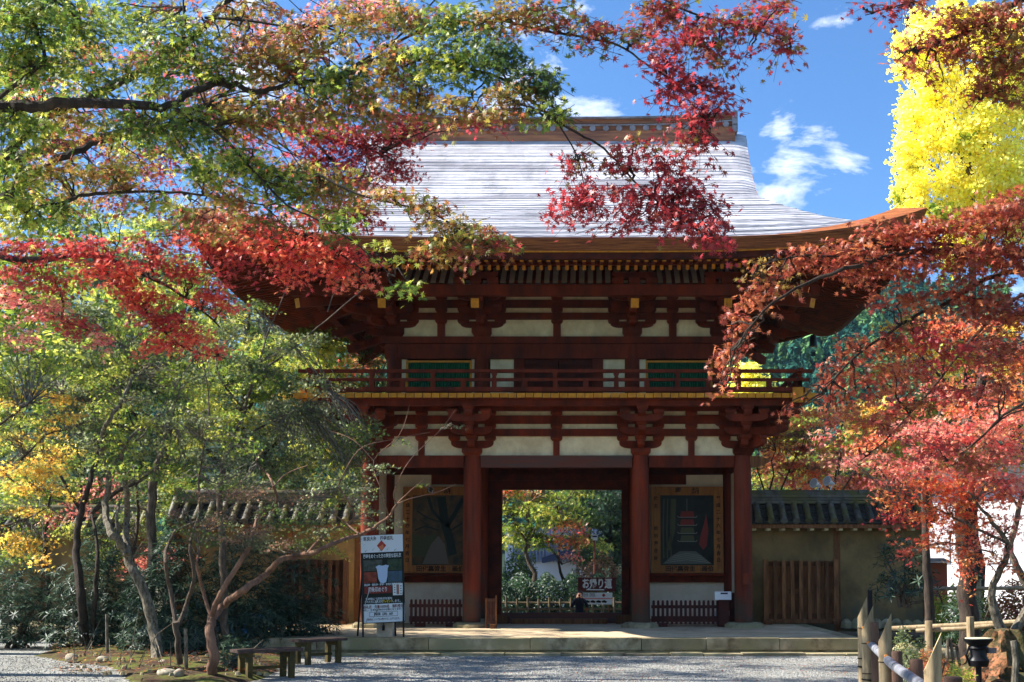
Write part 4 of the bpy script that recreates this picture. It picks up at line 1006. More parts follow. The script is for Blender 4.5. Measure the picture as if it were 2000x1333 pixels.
# ---------------------------------------------------------------- bamboo post fence at the right front
M_BAM = mat('bamboo_pale', s2l(176, 154, 118), .45, vscale=9, col2=s2l(128, 110, 84), stretch=(3, 3, .6), bump=.1, bscale=30)
M_BAMC = mat('bamboo_cut', s2l(226, 200, 150), .6); M_BAMG = mat('bamboo_blue_grey', s2l(150, 154, 164), .4, vscale=9, col2=s2l(96, 94, 96)); M_LOG = mat('log_post', s2l(122, 92, 74), .85, vscale=5, col2=s2l(86, 66, 56), stretch=(3, 3, .5), bump=.4, bscale=30)
M_CORD = mat('black_cord', s2l(34, 28, 24), .8)
def bamboo_post(px, pyt, Y, r, lab, nodes):
    x = xp(px, Y, 1.2); zt = zp(pyt, Y)
    t = thing('bamboo_post', (x, Y, 0), lab, 'bamboo post', 'sharp cut bamboo posts along the path')
    b = MB(); N = 20; zcut = zt - r * 4.4
    zs = [0]; 
    for zn in nodes: zs += [zcut - zn - .012, zcut - zn, zcut - zn + .012]
    zs = sorted([q for q in zs if q >= 0]) + [zcut - .001]
    zn_set = [zcut - zn for zn in nodes]
    o = len(b.v)
    for q in zs:
        rr = r * (1.06 if any(abs(q - e) < .004 for e in zn_set) else .985)
        for k in range(N): a = 2 * math.pi * k / N; b.v.append((x + rr * math.cos(a), Y + rr * math.sin(a), q))
    for i in range(len(zs) - 1):
        for k in range(N): b.f.append((o + i * N + k, o + i * N + (k + 1) % N, o + (i + 1) * N + (k + 1) % N, o + (i + 1) * N + k)); b.mi.append(0)
    last = o + (len(zs) - 1) * N
    top = len(b.v)                                    # slanting cut: high on the right
    for k in range(N): a = 2 * math.pi * k / N; f = (1 + math.cos(a + .25)) / 2; b.v.append((x + r * math.cos(a), Y + r * math.sin(a), zcut + (zt - zcut) * f ** 1.0))
    for k in range(N): b.f.append((last + k, last + (k + 1) % N, top + (k + 1) % N, top + k)); b.mi.append(0)
    ins = len(b.v)
    for k in range(N): a = 2 * math.pi * k / N; f = (1 + math.cos(a + .25) * .8) / 2; b.v.append((x + r * .8 * math.cos(a), Y + r * .8 * math.sin(a), zcut + (zt - zcut) * f))
    for k in range(N): b.f.append((top + k, top + (k + 1) % N, ins + (k + 1) % N, ins + k)); b.mi.append(1)
    low = len(b.v)
    for k in range(N): a = 2 * math.pi * k / N; b.v.append((x + r * .8 * math.cos(a), Y + r * .8 * math.sin(a), zcut - .05))
    for k in range(N): b.f.append((ins + k, ins + (k + 1) % N, low + (k + 1) % N, low + k)); b.mi.append(1)
    b.f.append(tuple(low + k for k in range(N))); b.mi.append(1)
    b.build('bamboo_stem', [M_BAM, M_BAMC], t, smooth=True)
    for zz_ in (zcut - .42, zcut - .52):
        c = MB(); M_ = Matrix.Translation((x, Y, zz_)) @ Matrix.Rotation(random.uniform(-.15, .15), 4, 'Y'); K = 14
        pts = [M_ @ Vector(((r * 1.08) * math.cos(2 * math.pi * k / K), (r * 1.08) * math.sin(2 * math.pi * k / K), 0)) for k in range(K + 1)]
        c.tube(pts, .006, 5); c.build('cord', M_CORD, t)
    for zn in zn_set:
        c = MB(); c.tube([(x, Y, zn - .009), (x, Y, zn - .001)], [r * 1.03, r * 1.065], 20, cap=False); c.build('node_ring', M_CORD, t, smooth=True)
    # branch scar
    s_ = MB(); zz_ = zcut - .10; s_.tube([(x - r * .1, Y - r * 1.02, zz_), (x - r * .1, Y - r * 1.14, zz_ + .004)], [.017, .013], 10); s_.build('branch_scar', mat('scar_orange', s2l(214, 140, 70), .6), t)
    return t
bamboo_post(1684, 1165, 13.2, .052, 'bamboo post farthest back of the sharp cut row, mostly hidden by the next post', [.1, .5, .9])
bamboo_post(1694, 1182, 10.9, .052, 'second sharp cut bamboo post from the back, standing beside the gravel', [.10, .36, .75, 1.1])
bamboo_post(1728, 1197, 9.3, .05, 'third sharp cut bamboo post, crossed by a dark cord tie', [.14, .42, .8])
bamboo_post(1821, 1235, 6.9, .049, 'nearest and thickest sharp cut bamboo post with a round branch scar', [.12, .5, .9])
b = MB(); pts = [W(1700, 1258, 11), W(1718, 1275, 10), W(1745, 1300, 8.8), W(1795, 1335, 7.2), W(1880, 1400, 5.8)]
b.tube(pts, .033, 12); o = b.build('bamboo_rail', M_BAMG, None, smooth=True, at=pts[2]); tag(o, 'blue grey bamboo rail slanting down between the sharp cut posts', 'rail')
for (px, py, Y, r, lab) in ((1709, 1215, 10.8, .035, 'thin dark log post right behind the second bamboo post'), (1752, 1272, 9.2, .04, 'short brown log post behind the third bamboo post'), (1790, 1288, 8.6, .045, 'short brown log post between the third and the nearest bamboo post'), (1861, 1322, 7.8, .06, 'short brown log post right of the nearest bamboo post')):
    x = xp(px, Y, .9); zt = zp(py, Y); b = MB(); b.tube([(x, Y, 0), (x, Y, zt * .5), (x, Y, zt - .01), (x, Y, zt)], [r * 1.05, r, r, r * .85], 12, jag=.03)
    o = b.build('log_post', M_LOG, None, smooth=True, at=(x, Y, 0)); tag(o, lab, 'post', 'short log posts behind the bamboo')
b = MB(); Y = 14.0; b.box(xp(1695, Y, 1.3), xp(1704, Y, 1.3), Y, Y + .05, 0, zp(1153, Y)); o = b.build('marker_post', M_BLACK, None, at=(xp(1700, Y), Y, 0)); tag(o, 'slim square black post rising behind the bamboo posts', 'post')
# rear bamboo fence
rb = thing('bamboo_fence', (xp(1830, 16), 16, 0), 'long low bamboo pole fence behind the garden plants on the right', 'fence')
def pole(pts, r, nm='pole', m=None, par=rb):
    b = MB(); b.tube(pts, r, 9); return b.build(nm, m or M_BAM, par, smooth=True)
pole([W(1740, 1228, 17), W(1860, 1222, 16.4), W(2080, 1210, 15.4)], .032); pole([W(1790, 1232, 16.6), W(1880, 1228, 16.2), W(2010, 1215, 15.8)], .028)
pole([W(1790, 1150, 26), W(1900, 1150, 25.6), W(2080, 1148, 25)], .04)
for px, Y, py in ((1812, 16.4, 1213), (1893, 16, 1205), (1911, 25.6, 1132)): pole([(xp(px, Y), Y, 0), (xp(px, Y), Y, zp(py, Y))], .05, 'fence_post')
# right wall end stakes
# black garden spotlight
gl = thing('garden_spotlight', (xp(1912, 12.2, .2), 12.2, 0), 'black garden spotlight with a pale round lens pointing up beside the red maple root', 'spotlight')
def lathe(name, prof, cx, cy, m, par, n=20):
    b = MB(); b.tube([(cx, cy, z_) for r_, z_ in prof], [r_ for r_, z_ in prof], n); return b.build(name, m, par, smooth=True)
Y = 12.2; cx = xp(1912, Y, .5); s12 = 1 / ppm(Y)
zz_ = lambda py: zp(py, Y)
lathe('lamp_body', [(.09, zz_(1302)), (.105, zz_(1290)), (.08, zz_(1282)), (.085, zz_(1268)), (.10, zz_(1266)), (.085, zz_(1262)), (.14, zz_(1251)), (.145, zz_(1248))], cx, Y, M_BLACK, gl)
lathe('lens', [(.125, zz_(1248) + .002), (.125, zz_(1248) + .008)], cx, Y, mat('lens_cream', s2l(236, 230, 190), .3), gl)
lathe('stake', [(.03, 0), (.03, zz_(1302))], cx, Y, M_BLACK, gl, 8)
b = MB(); b.tube([(cx - .09, Y - .02, zz_(1300)), (cx - .13, Y - .03, zz_(1280)), (cx - .09, Y - .02, zz_(1262))], .012, 6); b.build('bracket', M_BLACK, gl)
lathe('knob', [(.05, zz_(1276)), (.055, zz_(1266))], cx + .125, Y, mat('metal_grey', s2l(130, 130, 140), .4, metal=.5), gl, 10)
# loudspeakers on the right wall
for i, (px, py) in enumerate(((1594, 946), (1620, 942))):
    Y = WY + .1; c = W(px, py, Y)
    t = thing('loudspeaker', (c.x, Y, zrd), ('left' if i == 0 else 'right') + ' one of the two white horn loudspeakers on the tiled wall cap', 'loudspeaker', 'horn loudspeakers on the wall')
    wm = mat('horn_white', s2l(226, 226, 228), .4)
    d = Vector((-.75, -.6, .25)).normalized(); b = MB(); b.tube([c - d * .16, c - d * .08, c, c + d * .08, c + d * .1], [.035, .045, .07, .12, .125], 16); b.build('horn', wm, t, smooth=True)
    b = MB(); b.tube([c + d * .101, c + d * .104], [.1, .1], 16); b.build('grille', mat('horn_grey', s2l(196, 196, 200), .5), t, smooth=True)
    b = MB(); b.tube([c - d * .1, Vector((c.x, Y, zrd - .1))], .02, 6); b.build('bracket', wm, t)
# ---------------------------------------------------------------- beyond the gate
GZ = -.55                                            # ground level beyond the gate
RY = 39.0
rs = thing('return_path_sign', (xp(1165, RY), RY, GZ), 'maroon board with white lettering and arrow above a white printed panel, seen through the gate', 'sign')
MAR = mat('sign_maroon', s2l(92, 40, 40), .6)
x0, x1 = xp(1129, RY), xp(1203, RY)
b = MB(); b.box(x0, x1, RY, RY + .06, zp(1156, RY), zp(1131, RY)); b.build('sign_board', MAR, rs)
b = MB(); b.box(x0 - .05, x1 + .05, RY - .03, RY + .09, zp(1131, RY) + .002, zp(1128.5, RY)); b.build('sign_cap', MAR, rs)
lettering('お帰り道', .36, mat('sign_letter_white', (.8, .8, .8), .5), rs, ((x0 + x1) / 2, RY - .004, zp(1141, RY)), width=(x1 - x0) * .78, bold=.012)
b = MB(); zA = zp(1152.5, RY); xa, xb = xp(1144, RY), xp(1180, RY); b.prism([(xa, zA - .01), (xb, zA - .015), (xb, zA + .02), (xa + .12, zA + .02), (xa + .12, zA + .07)], 'y', RY - .006, RY - .002); b.build('arrow', MATS['sign_letter_white'], rs)
b = MB(); b.box(xp(1134, RY), xp(1196, RY), RY - .02, RY + .02, zp(1181, RY), zp(1158, RY)); b.build('white_panel', M_WHITE, rs)
b = MB(); b.box(xp(1134, RY), xp(1196, RY), RY - .024, RY - .021, zp(1170.5, RY), zp(1168.5, RY)); b.build('printed_rule', mat('print_pink', s2l(220, 130, 130), .5), rs)
lettering('奈良大和　四寺巡礼', .14, M_INK, rs, (xp(1150, RY), RY - .025, zp(1163, RY)), width=.42)
b = MB()
for k in range(4): cxk = xp(1147 + 11 * k, RY); b.prism([(cxk - .08, zp(1177, RY)), (cxk + .06, zp(1178, RY)), (cxk + .09, zp(1175, RY)), (cxk, zp(1172.5, RY)), (cxk - .07, zp(1174, RY))], 'y', RY - .025, RY - .0215)
b.build('printed_mark', M_INK, rs)
b = MB(); cxk = xp(1179, RY); b.prism([(cxk - .06, zp(1163, RY)), (cxk, zp(1166.5, RY)), (cxk + .06, zp(1163, RY)), (cxk, zp(1159.5, RY))], 'y', RY - .025, RY - .0215); b.build('printed_emblem', mat('print_red', s2l(170, 60, 50), .4), rs)
for px in (1146, 1190): pbox('post', M_BROWN, rs, xp(px, RY) - .03, xp(px, RY) + .03, RY + .025, RY + .08, GZ, zp(1131, RY))
# bamboo lattice fence beyond
MBF = mat('bamboo_far', s2l(128, 112, 86), .6, vscale=6, col2=s2l(92, 80, 62))
bf2 = thing('lattice_fence', (xp(1100, 40.5), 40.5, GZ), 'light bamboo lattice fence in front of the clipped hedge, seen through the gate', 'fence')
for py in (1178, 1190): pole([(xp(960, 40.5), 40.5, zp(py, 40.5)), (xp(1240, 40.5), 40.5, zp(py, 40.5))], .035, 'rail', MBF, bf2)
for k in range(13): px = 968 + 21 * k; pole([(xp(px, 40.45), 40.45, GZ), (xp(px, 40.45), 40.45, zp(1170 - (k % 2) * 3, 40.5))], .035, 'picket', MBF, bf2)
# small lamp sign on a pole
lp = thing('pole_sign', (xp(1161, 44), 44, GZ), 'small blue and white box sign on a thin rusty pole above the hedge', 'sign')
pole([(xp(1161, 44), 44, GZ), (xp(1161, 44), 44, zp(1050, 44))], .03, 'pole', mat('rusty_pole', s2l(130, 80, 66), .8), lp)
b = MB(); b.box(xp(1155, 44), xp(1167, 44), 43.9, 44.1, zp(1056, 44), zp(1045, 44)); b.build('sign_box', M_WHITE, lp); b = MB(); b.box(xp(1157, 44), xp(1166, 44), 43.895, 43.899, zp(1050, 44), zp(1046.5, 44)); b.build('printed_panel', mat('print_navy', s2l(36, 52, 90), .5), lp)
# pale building with slatted gable beyond, and a white stand-in building for a sunlit bright area far right
pb = thing('slatted_building', (xp(1100, 56), 58, GZ), 'white building with vertical slats and a dark roof beyond the hedge', 'building')
b = MB(); b.box(xp(985, 56), xp(1175, 56), 56.5, 62, GZ, zp(1030, 56)); b.build('wall', mat('wall_pale', s2l(200, 206, 220), .8), pb)
for k in range(26):
    x = xp(1000, 56) + k * (xp(1172, 56) - xp(1000, 56)) / 26; pbox('slat', mat('slat_grey', s2l(120, 134, 160), .6), pb, x, x + .06, 56.3, 56.45, zp(1098, 56), zp(1030, 56))
b = MB(); b.prism([(xp(1060, 55), zp(1090, 55)), (xp(1132, 55), zp(1066, 55)), (xp(1136, 55), zp(1075, 55)), (xp(1150, 55), zp(1084, 55)), (xp(1060, 55), zp(1100, 55))], 'y', 54, 56); b.build('roof', mat('roof_dark_blue', s2l(62, 70, 96), .6), pb)
wbld = thing('bright_area_stand_in', (xp(1880, 46), 50, 0), 'white building standing in for a sunlit bright area between the trunks at the far right', 'building')
MWB = mat('wall_bright', (.82, .80, .80), .8, vscale=1, col2=(.76, .73, .74))
pA, pB = Vector((18.6, 44, 0)), Vector((18.6 - .64 * 9.4, 44 + .77 * 9.4, 0)); nO = Vector((.77, .64, 0)) * 6  # long face of the added stand-in turned to the sun to stay bright
def wprism(name, pts, z0, z1, m, par):
    b = MB(); n = len(pts); b.add([(p.x, p.y, z0) for p in pts] + [(p.x, p.y, z1) for p in pts], [tuple(range(n))[::-1], tuple(range(n, 2 * n))] + [(i, (i + 1) % n, n + (i + 1) % n, n + i) for i in range(n)]); return b.build(name, m, par)
wprism('wall', [pA, pA + nO, pB + nO, pB], -.5, zp(935, 46), MWB, wbld)
ex = (pA - pB).normalized() * .6; eo = Vector((-.77, -.64, 0)) * .6
b = MB(); q = [pA + ex + eo, pB - ex + eo, pB - ex - eo + nO, pA + ex - eo + nO]; zr0, zr1 = zp(935, 46), zp(890, 46); mA, mB = (q[0] + q[3]) / 2, (q[1] + q[2]) / 2
b.add([(v.x, v.y, zr0) for v in q] + [(mA.x, mA.y, zr1), (mB.x, mB.y, zr1)], [(0, 1, 5, 4), (3, 4, 5, 2), (0, 4, 3), (1, 2, 5), (0, 3, 2, 1)]); b.build('roof', M_TILEB, wbld)
for k in range(3):
    c = pA.lerp(pB, .2 + .28 * k) + Vector((-.77, -.64, 0)) * .02; d_ = (pB - pA).normalized() * .45; wprism('window', [c - d_, c + d_, c + d_ + Vector((-.77, -.64, 0)) * .03, c - d_ + Vector((-.77, -.64, 0)) * .03], zp(1100, 46), zp(1060, 46), mat('window_frame', s2l(210, 206, 206), .5), wbld)
# small red roofed stall in front of it
b = MB(); b.box(xp(1812, 40), xp(1850, 40), 40, 41.5, 0, zp(1100, 40)); st = b.build('garden_hut', mat('hut_brown', s2l(150, 80, 56), .8), None, at=(xp(1830, 40), 40.7, 0)); tag(st, 'small brown hut with a dark roof in front of the white stand-in building', 'hut')
b = MB(); b.prism([(39.6, zp(1100, 40)), (41.9, zp(1100, 40)), (40.7, zp(1090, 40))], 'x', xp(1806, 40), xp(1856, 40)); b.build('roof', M_TILEB, st)

# ---------------------------------------------------------------- person beyond the gate taking a photo
def person():
    Y = 37.6; s = 1.0; cx = xp(1132, Y); zh = zp(1155, Y)          # top of head
    H = 1.58; z0 = zh - H
    gm = mat('coat_navy', s2l(26, 28, 42), .8); sk = mat('skin', s2l(206, 150, 124), .5); hm = mat('hair_dark', s2l(34, 26, 24), .6)
    J = {'pel': (0, 0, .86), 'wai': (0, 0, 1.02), 'che': (0, -.01, 1.2), 'sho': (0, 0, 1.31), 'nec': (0, -.02, 1.38), 'hed': (0, -.03, 1.44), 'top': (0, -.03, 1.54)}
    for s_, n in ((-1, 'l'), (1, 'r')):
        J['sh' + n] = (s_ * .155, 0, 1.28); J['el' + n] = (s_ * .25, -.16, 1.10); J['wr' + n] = (s_ * .09, -.25, 1.36); J['hn' + n] = (s_ * .06, -.26, 1.42)
        J['hp' + n] = (s_ * .085, 0, .84); J['kn' + n] = (s_ * .10, -.02, .45); J['an' + n] = (s_ * .10, .02, .08); J['to' + n] = (s_ * .12, -.14, .03)
    E_ = [('pel', 'wai'), ('wai', 'che'), ('che', 'sho'), ('sho', 'nec'), ('nec', 'hed'), ('hed', 'top')]
    for n in 'lr': E_ += [('sho', 'sh' + n), ('sh' + n, 'el' + n), ('el' + n, 'wr' + n), ('wr' + n, 'hn' + n), ('pel', 'hp' + n), ('hp' + n, 'kn' + n), ('kn' + n, 'an' + n), ('an' + n, 'to' + n)]
    RD = {'pel': .15, 'wai': .14, 'che': .15, 'sho': .11, 'nec': .055, 'hed': .085, 'top': .07}
    def rad(k): return RD.get(k) or {'sh': .075, 'el': .055, 'wr': .038, 'hn': .035, 'hp': .1, 'kn': .07, 'an': .05, 'to': .045}[k[:2]]
    keys = list(J); me = bpy.data.meshes.new('person'); me.from_pydata([Vector(J[k]) for k in keys], [(keys.index(a), keys.index(c)) for a, c in E_], [])
    root = bpy.data.objects.new('person', me); COL.objects.link(root); root.location = (cx, Y, z0); WORLD[root] = Vector((cx, Y, z0))
    md = root.modifiers.new('skin', 'SKIN'); 
    for i, k in enumerate(keys): me.skin_vertices[0].data[i].radius = (rad(k), rad(k) * .85)
    me.skin_vertices[0].data[0].use_root = True
    root.modifiers.new('sub', 'SUBSURF').levels = 1; root.modifiers['sub'].render_levels = 1
    dg = bpy.context.evaluated_depsgraph_get(); m2 = bpy.data.meshes.new_from_object(root.evaluated_get(dg)); root.modifiers.clear(); root.data = m2
    m2.materials.clear(); m2.materials.append(gm); m2.materials.append(sk)
    for p_ in m2.polygons:
        c = p_.center
        if c.z > 1.385 and abs(c.x) < .2: p_.material_index = 1
        p_.use_smooth = True
    tag(root, 'person in a dark navy coat raising a camera to the face, seen through the gate', 'person')
    b = MB(); hc = Vector((cx, Y + .02, z0 + 1.5)); 
    b.tube([hc + Vector((0, .03, -.08)), hc + Vector((0, .03, 0)), hc + Vector((0, .02, .05)), hc + Vector((0, .0, .085))], [.085, .098, .085, .03], 14); b.build('hair', hm, root, smooth=True)
    b = MB(); b.box(cx - .05, cx + .05, Y - .31, Y - .27, z0 + 1.43, z0 + 1.48); b.build('camera', M_BLACK, root)
    for s_ in (-1, 1):
        b = MB()
        for k in range(4): fx_ = cx + s_ * (.075 - .0 * k); b.tube([(fx_, Y - .26, z0 + 1.40 + .02 * k), (fx_ - s_ * .02, Y - .30, z0 + 1.41 + .02 * k), (fx_ - s_ * .045, Y - .315, z0 + 1.41 + .02 * k)], [.01, .009, .007], 6)
        b.tube([(cx + s_ * .06, Y - .25, z0 + 1.40), (cx + s_ * .04, Y - .27, z0 + 1.385)], [.011, .008], 6)
        b.build('fingers', sk, root, smooth=True)
person()
# ---------------------------------------------------------------- leaves
def leaf_template(kind):
    if kind in ('maple7', 'maple5'):
        lob = [(0, 1.0), (40, .95), (-40, .95), (84, .72), (-84, .72), (134, .4), (-134, .4)] if kind == 'maple7' else [(0, 1.0), (46, .92), (-46, .92), (98, .6), (-98, .6)]
        lob.sort(key=lambda a: a[0]); n = len(lob); v = [(0, 0, 0)]; f = []
        angs = [a for a, _ in lob]
        notch = [angs[0] - 26] + [(angs[i] + angs[i + 1]) / 2 for i in range(n - 1)] + [angs[-1] + 26]
        for i, a in enumerate(notch):
            r = .30 if 0 < i < n else .12; v.append((r * math.sin(R(a)), r * math.cos(R(a)), .02))
        for i, (a, l_) in enumerate(lob):
            v.append((l_ * math.sin(R(a)), l_ * math.cos(R(a)), -.16 * l_)); f.append((0, 1 + i, len(v) - 1, 2 + i))
        v = np.array(v); v[:, 1] -= .15; return v, f
    if kind == 'oval': return np.array([(0, -1, 0), (.42, 0, .05), (0, 1, -.1), (-.42, 0, .05)], float), [(0, 1, 2, 3)]
    if kind == 'fan': return np.array([(0, -.7, 0), (.8, .35, .08), (0, .75, -.08), (-.8, .35, .08)], float), [(0, 1, 2, 3)]
    if kind == 'long': return np.array([(0, 0, 0), (.17, .8, .06), (0, 1.9, -.16), (-.17, .8, .06), (0, .8, 0)], float), [(0, 1, 4), (1, 2, 4), (2, 3, 4), (3, 0, 4)]
    if kind == 'star': 
        v = []; 
        for k in range(5): a = R(-100 + 50 * k); v += [(.28 * math.sin(a - R(25)), .28 * math.cos(a - R(25)), 0), (math.sin(a), math.cos(a), -.12)]
        v.append((0, -.2, 0)); return np.array(v), [(10, 0, 1, 2), (10, 2, 3, 4), (10, 4, 5, 6), (10, 6, 7, 8), (10, 8, 9)]
TPL = {k: leaf_template(k) for k in ('maple7', 'maple5', 'oval', 'fan', 'long', 'star')}
def leaf_material(name, trans=.45, rough=.55, gloss=.06):
    if name in MATS: return MATS[name]
    m = bpy.data.materials.new(name); m.use_nodes = True; nt = m.node_tree; nt.nodes.clear(); l = nt.links.new; N = nt.nodes.new
    at = N('ShaderNodeAttribute'); at.attribute_name = 'leafcol'
    d = N('ShaderNodeBsdfDiffuse'); t = N('ShaderNodeBsdfTranslucent'); g = N('ShaderNodeBsdfGlossy'); g.inputs['Roughness'].default_value = .45
    hs = N('ShaderNodeHueSaturation'); hs.inputs['Value'].default_value = 1.7; hs.inputs['Saturation'].default_value = .93
    mx = N('ShaderNodeMixShader'); mx.inputs[0].default_value = trans; m2 = N('ShaderNodeMixShader'); m2.inputs[0].default_value = gloss; o = N('ShaderNodeOutputMaterial')
    l(at.outputs['Color'], d.inputs[0]); l(at.outputs['Color'], hs.inputs['Color']); l(hs.outputs[0], t.inputs[0])
    l(d.outputs[0], mx.inputs[1]); l(t.outputs[0], mx.inputs[2]); l(mx.outputs[0], m2.inputs[1]); l(g.outputs[0], m2.inputs[2]); l(m2.outputs[0], o.inputs[0])
    MATS[name] = m; return m
M_LEAF = leaf_material('leaf_maple', .5, gloss=.035); M_LEAFG = leaf_material('leaf_glossy', .22, gloss=.045); M_LEAFB = leaf_material('leaf_bright', .55, gloss=.0)
def frames(nrm, roll):
    nrm = nrm / np.linalg.norm(nrm, axis=1, keepdims=True)
    a = np.where(np.abs(nrm[:, 2:3]) < .9, np.array([[0, 0, 1.]]), np.array([[1., 0, 0]]))
    x = np.cross(a, nrm); x /= np.linalg.norm(x, axis=1, keepdims=True); y = np.cross(nrm, x)
    c, s = np.cos(roll)[:, None], np.sin(roll)[:, None]
    return x * c + y * s, -x * s + y * c, nrm
def leaf_mesh_object(name, parent, C, Nr, size, colr, tpl='maple5', m=None, roll=None, kind='stuff', at=None):
    v, f = TPL[tpl]; N = len(C)
    if N == 0: return None
    if roll is None: roll = RNG.uniform(0, 2 * np.pi, N)
    X, Y, Z = frames(Nr, roll)
    s = size[:, None, None]
    P = C[:, None, :] + s * (v[None, :, 0:1] * X[:, None, :] + v[None, :, 1:2] * Y[:, None, :] + v[None, :, 2:3] * Z[:, None, :])
    k = len(v); origin = np.array(at if at is not None else WORLD[parent]); P = P.reshape(-1, 3) - origin
    me = bpy.data.meshes.new(name); me.vertices.add(len(P)); me.vertices.foreach_set('co', P.astype(np.float32).ravel())
    fl = [len(q) for q in f]; idx = np.concatenate([np.array(q) for q in f]); nl = len(idx)
    li = (idx[None, :] + (np.arange(N) * k)[:, None]).ravel(); me.loops.add(len(li)); me.loops.foreach_set('vertex_index', li.astype(np.int32))
    st = np.concatenate([[0], np.cumsum(fl)[:-1]]); ls = (st[None, :] + (np.arange(N) * nl)[:, None]).ravel()
    me.polygons.add(N * len(f)); me.polygons.foreach_set('loop_start', ls.astype(np.int32)); 
    me.update(calc_edges=True); me.validate()
    ca = me.attributes.new('leafcol', 'FLOAT_COLOR', 'POINT'); cc = np.ones((N, k, 4), np.float32); cc[:, :, :3] = colr[:, None, :]; ca.data.foreach_set('color', cc.ravel())
    return link(name, me, m or M_LEAF, parent, tuple(origin), kind=kind)
PAL = {
 'green': [(118, 142, 38), (90, 118, 36), (156, 166, 50), (74, 98, 34), (178, 178, 58)],
 'dgreen': [(70, 94, 38), (56, 78, 36), (92, 110, 42)],
 'olive': [(142, 132, 48), (154, 112, 50), (116, 124, 44), (168, 138, 54), (164, 88, 48)],
 'gredn': [(92, 112, 36), (140, 90, 42), (160, 56, 44), (112, 112, 40), (128, 64, 40)],
 'red': [(220, 80, 60), (232, 104, 66), (204, 62, 56), (236, 130, 76)],
 'dred': [(200, 58, 54), (180, 46, 50), (212, 82, 58), (170, 74, 50)],
 'crim': [(172, 40, 52), (142, 34, 44), (190, 58, 58), (150, 52, 46)],
 'crimg': [(186, 46, 54), (150, 76, 48), (130, 112, 46), (164, 40, 50)],
 'rust': [(182, 98, 56), (164, 78, 50), (196, 116, 64), (150, 64, 44), (178, 72, 50)],
 'rusty': [(176, 100, 50), (150, 90, 44), (160, 64, 42), (150, 120, 50)],
 'pinkr': [(236, 126, 112), (242, 150, 126), (222, 96, 90), (244, 166, 128)],
 'orange': [(236, 136, 66), (230, 108, 60), (240, 160, 80), (224, 88, 60)],
 'yellow': [(236, 190, 50), (242, 208, 70), (222, 160, 44), (200, 168, 48)],
 'ygreen': [(184, 184, 62), (150, 164, 52), (206, 196, 80), (110, 136, 46)],
 'ginkgo': [(250, 236, 112), (252, 242, 150), (246, 224, 76), (240, 232, 100)],
 'lacy': [(106, 118, 78), (84, 100, 60), (138, 146, 106), (66, 82, 44), (128, 132, 62)],
 'everg': [(46, 72, 44), (36, 60, 38), (62, 88, 50), (54, 80, 58)],
 'rhodo': [(42, 64, 46), (56, 78, 58), (30, 50, 34), (84, 104, 80)],
 'brownl': [(140, 104, 78), (120, 84, 62), (156, 120, 90), (104, 92, 60)],
}
PALL = {k: np.array([s2l(*c) for c in v]) for k, v in PAL.items()}
def pick(pal, n, twig=None):
    a = PALL[pal]; i = RNG.integers(0, len(a), n) if twig is None else np.where(RNG.random(n) < .7, twig, RNG.integers(0, len(a), n))
    return np.clip(a[i] * RNG.uniform(.78, 1.22, (n, 1)) * RNG.uniform(.93, 1.07, (n, 3)), 0, .95)
M_BARK = mat('bark_grey_brown', s2l(112, 98, 84), .9, vscale=9, col2=s2l(66, 56, 48), stretch=(2, 2, .6), bump=.8, bscale=26)
M_BARKD = mat('bark_dark', s2l(78, 66, 56), .9, vscale=9, col2=s2l(46, 40, 36), stretch=(2, 2, .6), bump=.8, bscale=26)
M_BARKL = mat('bark_pale_lichen', s2l(140, 130, 112), .9, vscale=11, col2=s2l(66, 60, 50), stretch=(2, 2, 1), bump=.7, bscale=26)
M_BARKR = mat('bark_reddish', s2l(142, 108, 86), .85, vscale=5, col2=s2l(100, 74, 60), stretch=(2, 2, .5), bump=.7, bscale=24)

